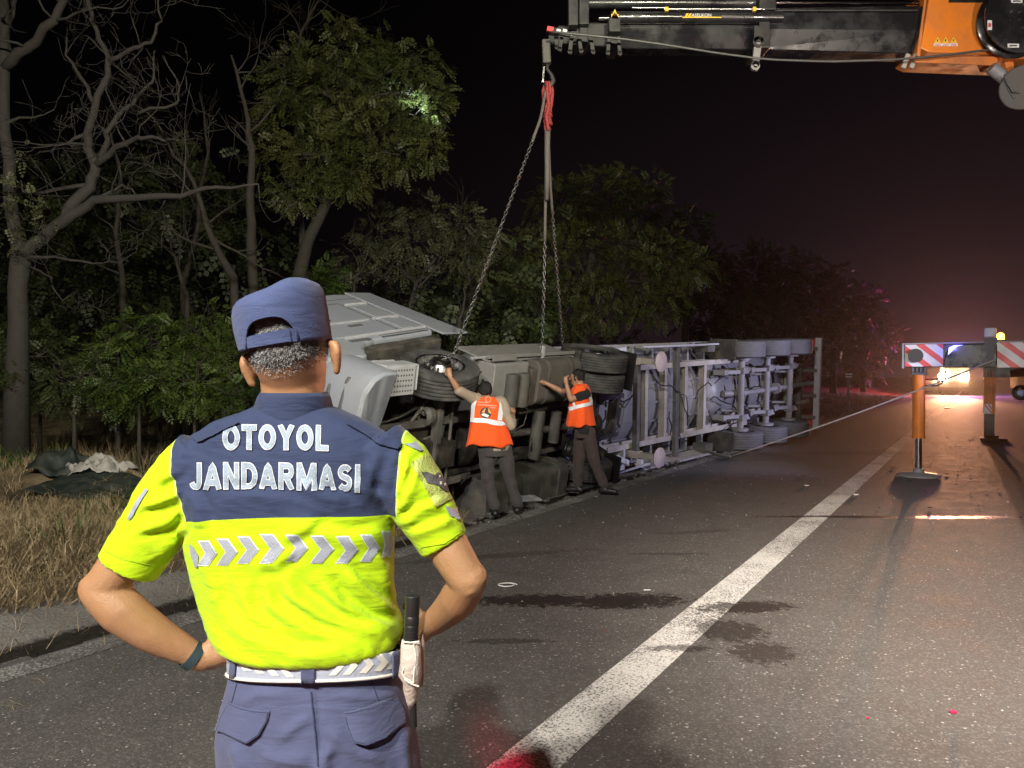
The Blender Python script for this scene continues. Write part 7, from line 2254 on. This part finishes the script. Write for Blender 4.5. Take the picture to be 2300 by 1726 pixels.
# ------------------------------------------------------------------ litter on the verge and the road
def on_ground(px, py):
    "where the view ray meets the terrain"
    d = (at(px, py, 1) - CAM); lo = 1.0
    for k in range(4000):
        p = CAM + d * lo
        if p.z < gh(p): return p
        lo += .01
    return CAM + d * lo
def crumple(name, px, py, sx, sy, h, m, label, cat, seed, n=26, rot=0.0, lift=.02):
    c = on_ground(px, py); mb_ = MB()
    for i in range(n):
        for j in range(n):
            u, v = i / (n - 1) * 2 - 1, j / (n - 1) * 2 - 1
            w = 1 + .22 * math.sin(3 * u + seed) * math.cos(2.4 * v + seed)
            x, y = u * sx * w, v * sy * w
            x, y = x * math.cos(rot) - y * math.sin(rot), x * math.sin(rot) + y * math.cos(rot)
            nz = noise.noise(Vector((u * 2.2 + seed, v * 2.2, 1))) + .55 * abs(noise.noise(Vector((u * 5 + seed, v * 5, 4)))) + .3 * abs(noise.noise(Vector((u * 11, v * 11 + seed, 2))))
            e_ = max(0, 1 - (u * u + v * v) * .55)
            p = Vector((c.x + x, c.y + y, 0)); mb_.v.append((p.x, p.y, gh(p) + lift + max(0, h * e_ * (.45 + nz))))
    for i in range(n - 1):
        for j in range(n - 1):
            a = i * n + j; mb_.f.append([a, a + n, a + n + 1, a + 1]); mb_.m.append(0)
    o_ = mb_.build(name, m, None, smooth=True)
    s_ = o_.modifiers.new('s', 'SOLIDIFY'); s_.thickness = .004
    return tag(o_, label, cat)
M['white_cloth'] = mat('white_cloth', (.36, .345, .33), .85, var=.12, scale=6, dirt=(.25, .22, .18), dirt_amt=.5, dscale=4, bump=.3, bscale=200)
M['green_tarp'] = mat('green_tarp', (.020, .028, .024), .45, var=.3, scale=5, dirt=(.07, .065, .05), dirt_amt=.5, dscale=4)
M['plastic_bag'] = mat('plastic_bag', (.62, .62, .66), .35, var=.1)
crumple('tarpaulin', 245, 1118, .95, .38, .12, M['green_tarp'], 'dark green tarpaulin lying on the straw under the white cloth', 'tarpaulin', 3.1, 34, -.25, .10)
crumple('tarpaulin', 150, 1060, .50, .30, .18, M['green_tarp'], 'dark grey tarpaulin edge behind the white cloth near the dead tree', 'tarpaulin', 5.2, 26, -.3, .10)
crumple('white_cloth', 222, 1082, .36, .24, .20, M['white_cloth'], 'crumpled off white cloth dropped on the dark tarpaulin', 'cloth', 1.7, 34, .2, .16)
crumple('plastic_bag', 256, 985, .13, .08, .17, M['plastic_bag'], 'small white plastic bag in the dry grass above the cloth', 'bag', 7.7, 18, 0, .18)
pa = on_ground(67, 996)
m = MB(); m.ball(pa + Vector((0, 0, .2)), (.035, .03, .03), 12, 8); o = m.build('fruit_husk', mat('husk', (.62, .36, .22), .6), None, smooth=True); tag(o, 'small orange round husk caught in the grass by the trunk', 'husk')
# small moth caught in the light, high on the left
# red shards and small pieces on the asphalt
M['shard_red'] = mat('shard_red', (.75, .02, .10), .25, var=0)
M['shard_white'] = mat('shard_white', (.72, .70, .68), .4, var=.1)
def bit(name, px, py, w, d, h, m_, label, cat, rot=0.0):
    p = at(px, py, 1) - CAM; p = CAM + p * ((CAM.z - .006) / -p.z)
    mb_ = MB(); mb_.prism([(-w / 2, -d / 2), (w * .3, -d / 2), (w / 2, d * .1), (w * .2, d / 2), (-w * .45, d * .35)], (p.x, p.y, .005 + h / 2), (math.cos(rot), math.sin(rot), 0), (-math.sin(rot), math.cos(rot), 0), (0, 0, 1), h)
    return tag(mb_.build(name, m_, None, bevel=.002), label, cat)
bit('plastic_shard', 2141, 1600, .036, .030, .008, M['shard_red'], 'small crimson plastic shard on the right foreground asphalt', 'shard', .1)
bit('plastic_shard', 1949, 1613, .010, .012, .005, M['shard_red'], 'tiny red splinter left of the crimson shard', 'shard', .6)
bit('plastic_shard', 1358, 1417, .008, .012, .005, M['shard_red'], 'tiny red splinter beside the oil stain left of the line', 'shard', 0)
bit('plastic_shard', 1812, 1091, .09, .05, .012, M['shard_white'], 'flat white fragment on the asphalt left of the lane line', 'shard', .1)
bit('plastic_shard', 1923, 1112, .09, .05, .015, M['shard_white'], 'flat white fragment just right of the lane line', 'shard', 0)
bit('plastic_shard', 1454, 1326, .06, .014, .006, M['shard_white'], 'thin pale strip lying above the oil stain', 'shard', 0)
bit('plastic_shard', 2128, 918, .35, .2, .03, M['shard_white'], 'bright fragment lying on the road between the two legs', 'shard', 0)
# ring of wire beside the officer elbow
p = at(1140, 1318, 1) - CAM; p = CAM + p * (CAM.z / -p.z)
m = MB(); m.tube([p + Vector((.075 * math.cos(a) - .02 * (a > 5), .05 * math.sin(a) + .01, .012)) for a in np.linspace(0, 6.6, 22)] + [p + Vector((.02, .08, .01))], .005, 5)
tag(m.build('wire_loop', M['shard_white'], None, smooth=True), 'pale loop of wire on the asphalt beside the officer elbow', 'wire')
# crumbs of glass and stone
mb_ = MB()
for k in range(200):
    t = rng.uniform(2.4, 22); s_ = rng.uniform(-4.6, 1.6); 
    if k < 80: s_ = rng.normal(-3.6, .8); t = rng.uniform(5, 14)
    p = road(s_, t, .004); r = rng.uniform(.002, .006) * (1 + t * .03)
    if p.y < 1.0 or s_ < -4.8: continue
    mb_.ball(p + Vector((0, 0, r * .5)), (r, r * rng.uniform(.5, 1), r * .6), 5, 3)
tag(mb_.build('glass_crumbs', M['shard_white'], None), 'scattered crumbs of glass and plastic on the asphalt', 'debris', kind='stuff')
# spilled soil clods near the crane legs
mb_ = MB()
for k in range(170):
    t = rng.normal(17.5, 4.5); s_ = rng.normal(-.6, 1.5)
    if t < 10: continue
    p = road(s_, t, .004); r = abs(rng.normal(.005, .006)) + .004
    mb_.ball(p + Vector((0, 0, r * .4)), (r * rng.uniform(.8, 1.8), r, r * .3), 6, 4)
tag(mb_.build('soil_clods', mat('soil_clod', (.045, .036, .028), .95), None), 'dark clods of soil strewn around the outrigger legs', 'soil', kind='stuff')
mb_ = MB()
for k in range(260):
    t = rng.uniform(7, 22); s_ = rng.normal(-4.95, .22)
    p = road(s_, t, 0); p.z = gh(p) + .02; r = abs(rng.normal(.03, .02)) + .01
    mb_.ball(p, (r * rng.uniform(.7, 1.6), r, r * .6), 6, 4)
tag(mb_.build('broken_asphalt', M['asphalt'], None), 'lumps of soil and broken asphalt along the truck', 'rubble', kind='stuff')
# ------------------------------------------------------------------ thin night haze
hm = bpy.data.materials.new('night_haze'); hm.use_nodes = True
N, L = hm.node_tree.nodes, hm.node_tree.links; N.clear()
vo = N.new('ShaderNodeOutputMaterial'); pv = N.new('ShaderNodeVolumePrincipled')
pv.inputs['Density'].default_value = 0.0003; pv.inputs['Color'].default_value = (.9, .88, .9, 1); pv.inputs['Anisotropy'].default_value = .8
L.new(pv.outputs[0], vo.inputs['Volume'])
m = MB(); m.box((0, 0, 0), (1, 1, 1)); o = m.build('haze', hm); o['kind'] = 'stuff'
o.scale = (700, 1700, 60); o.location = (0, 400, 25)
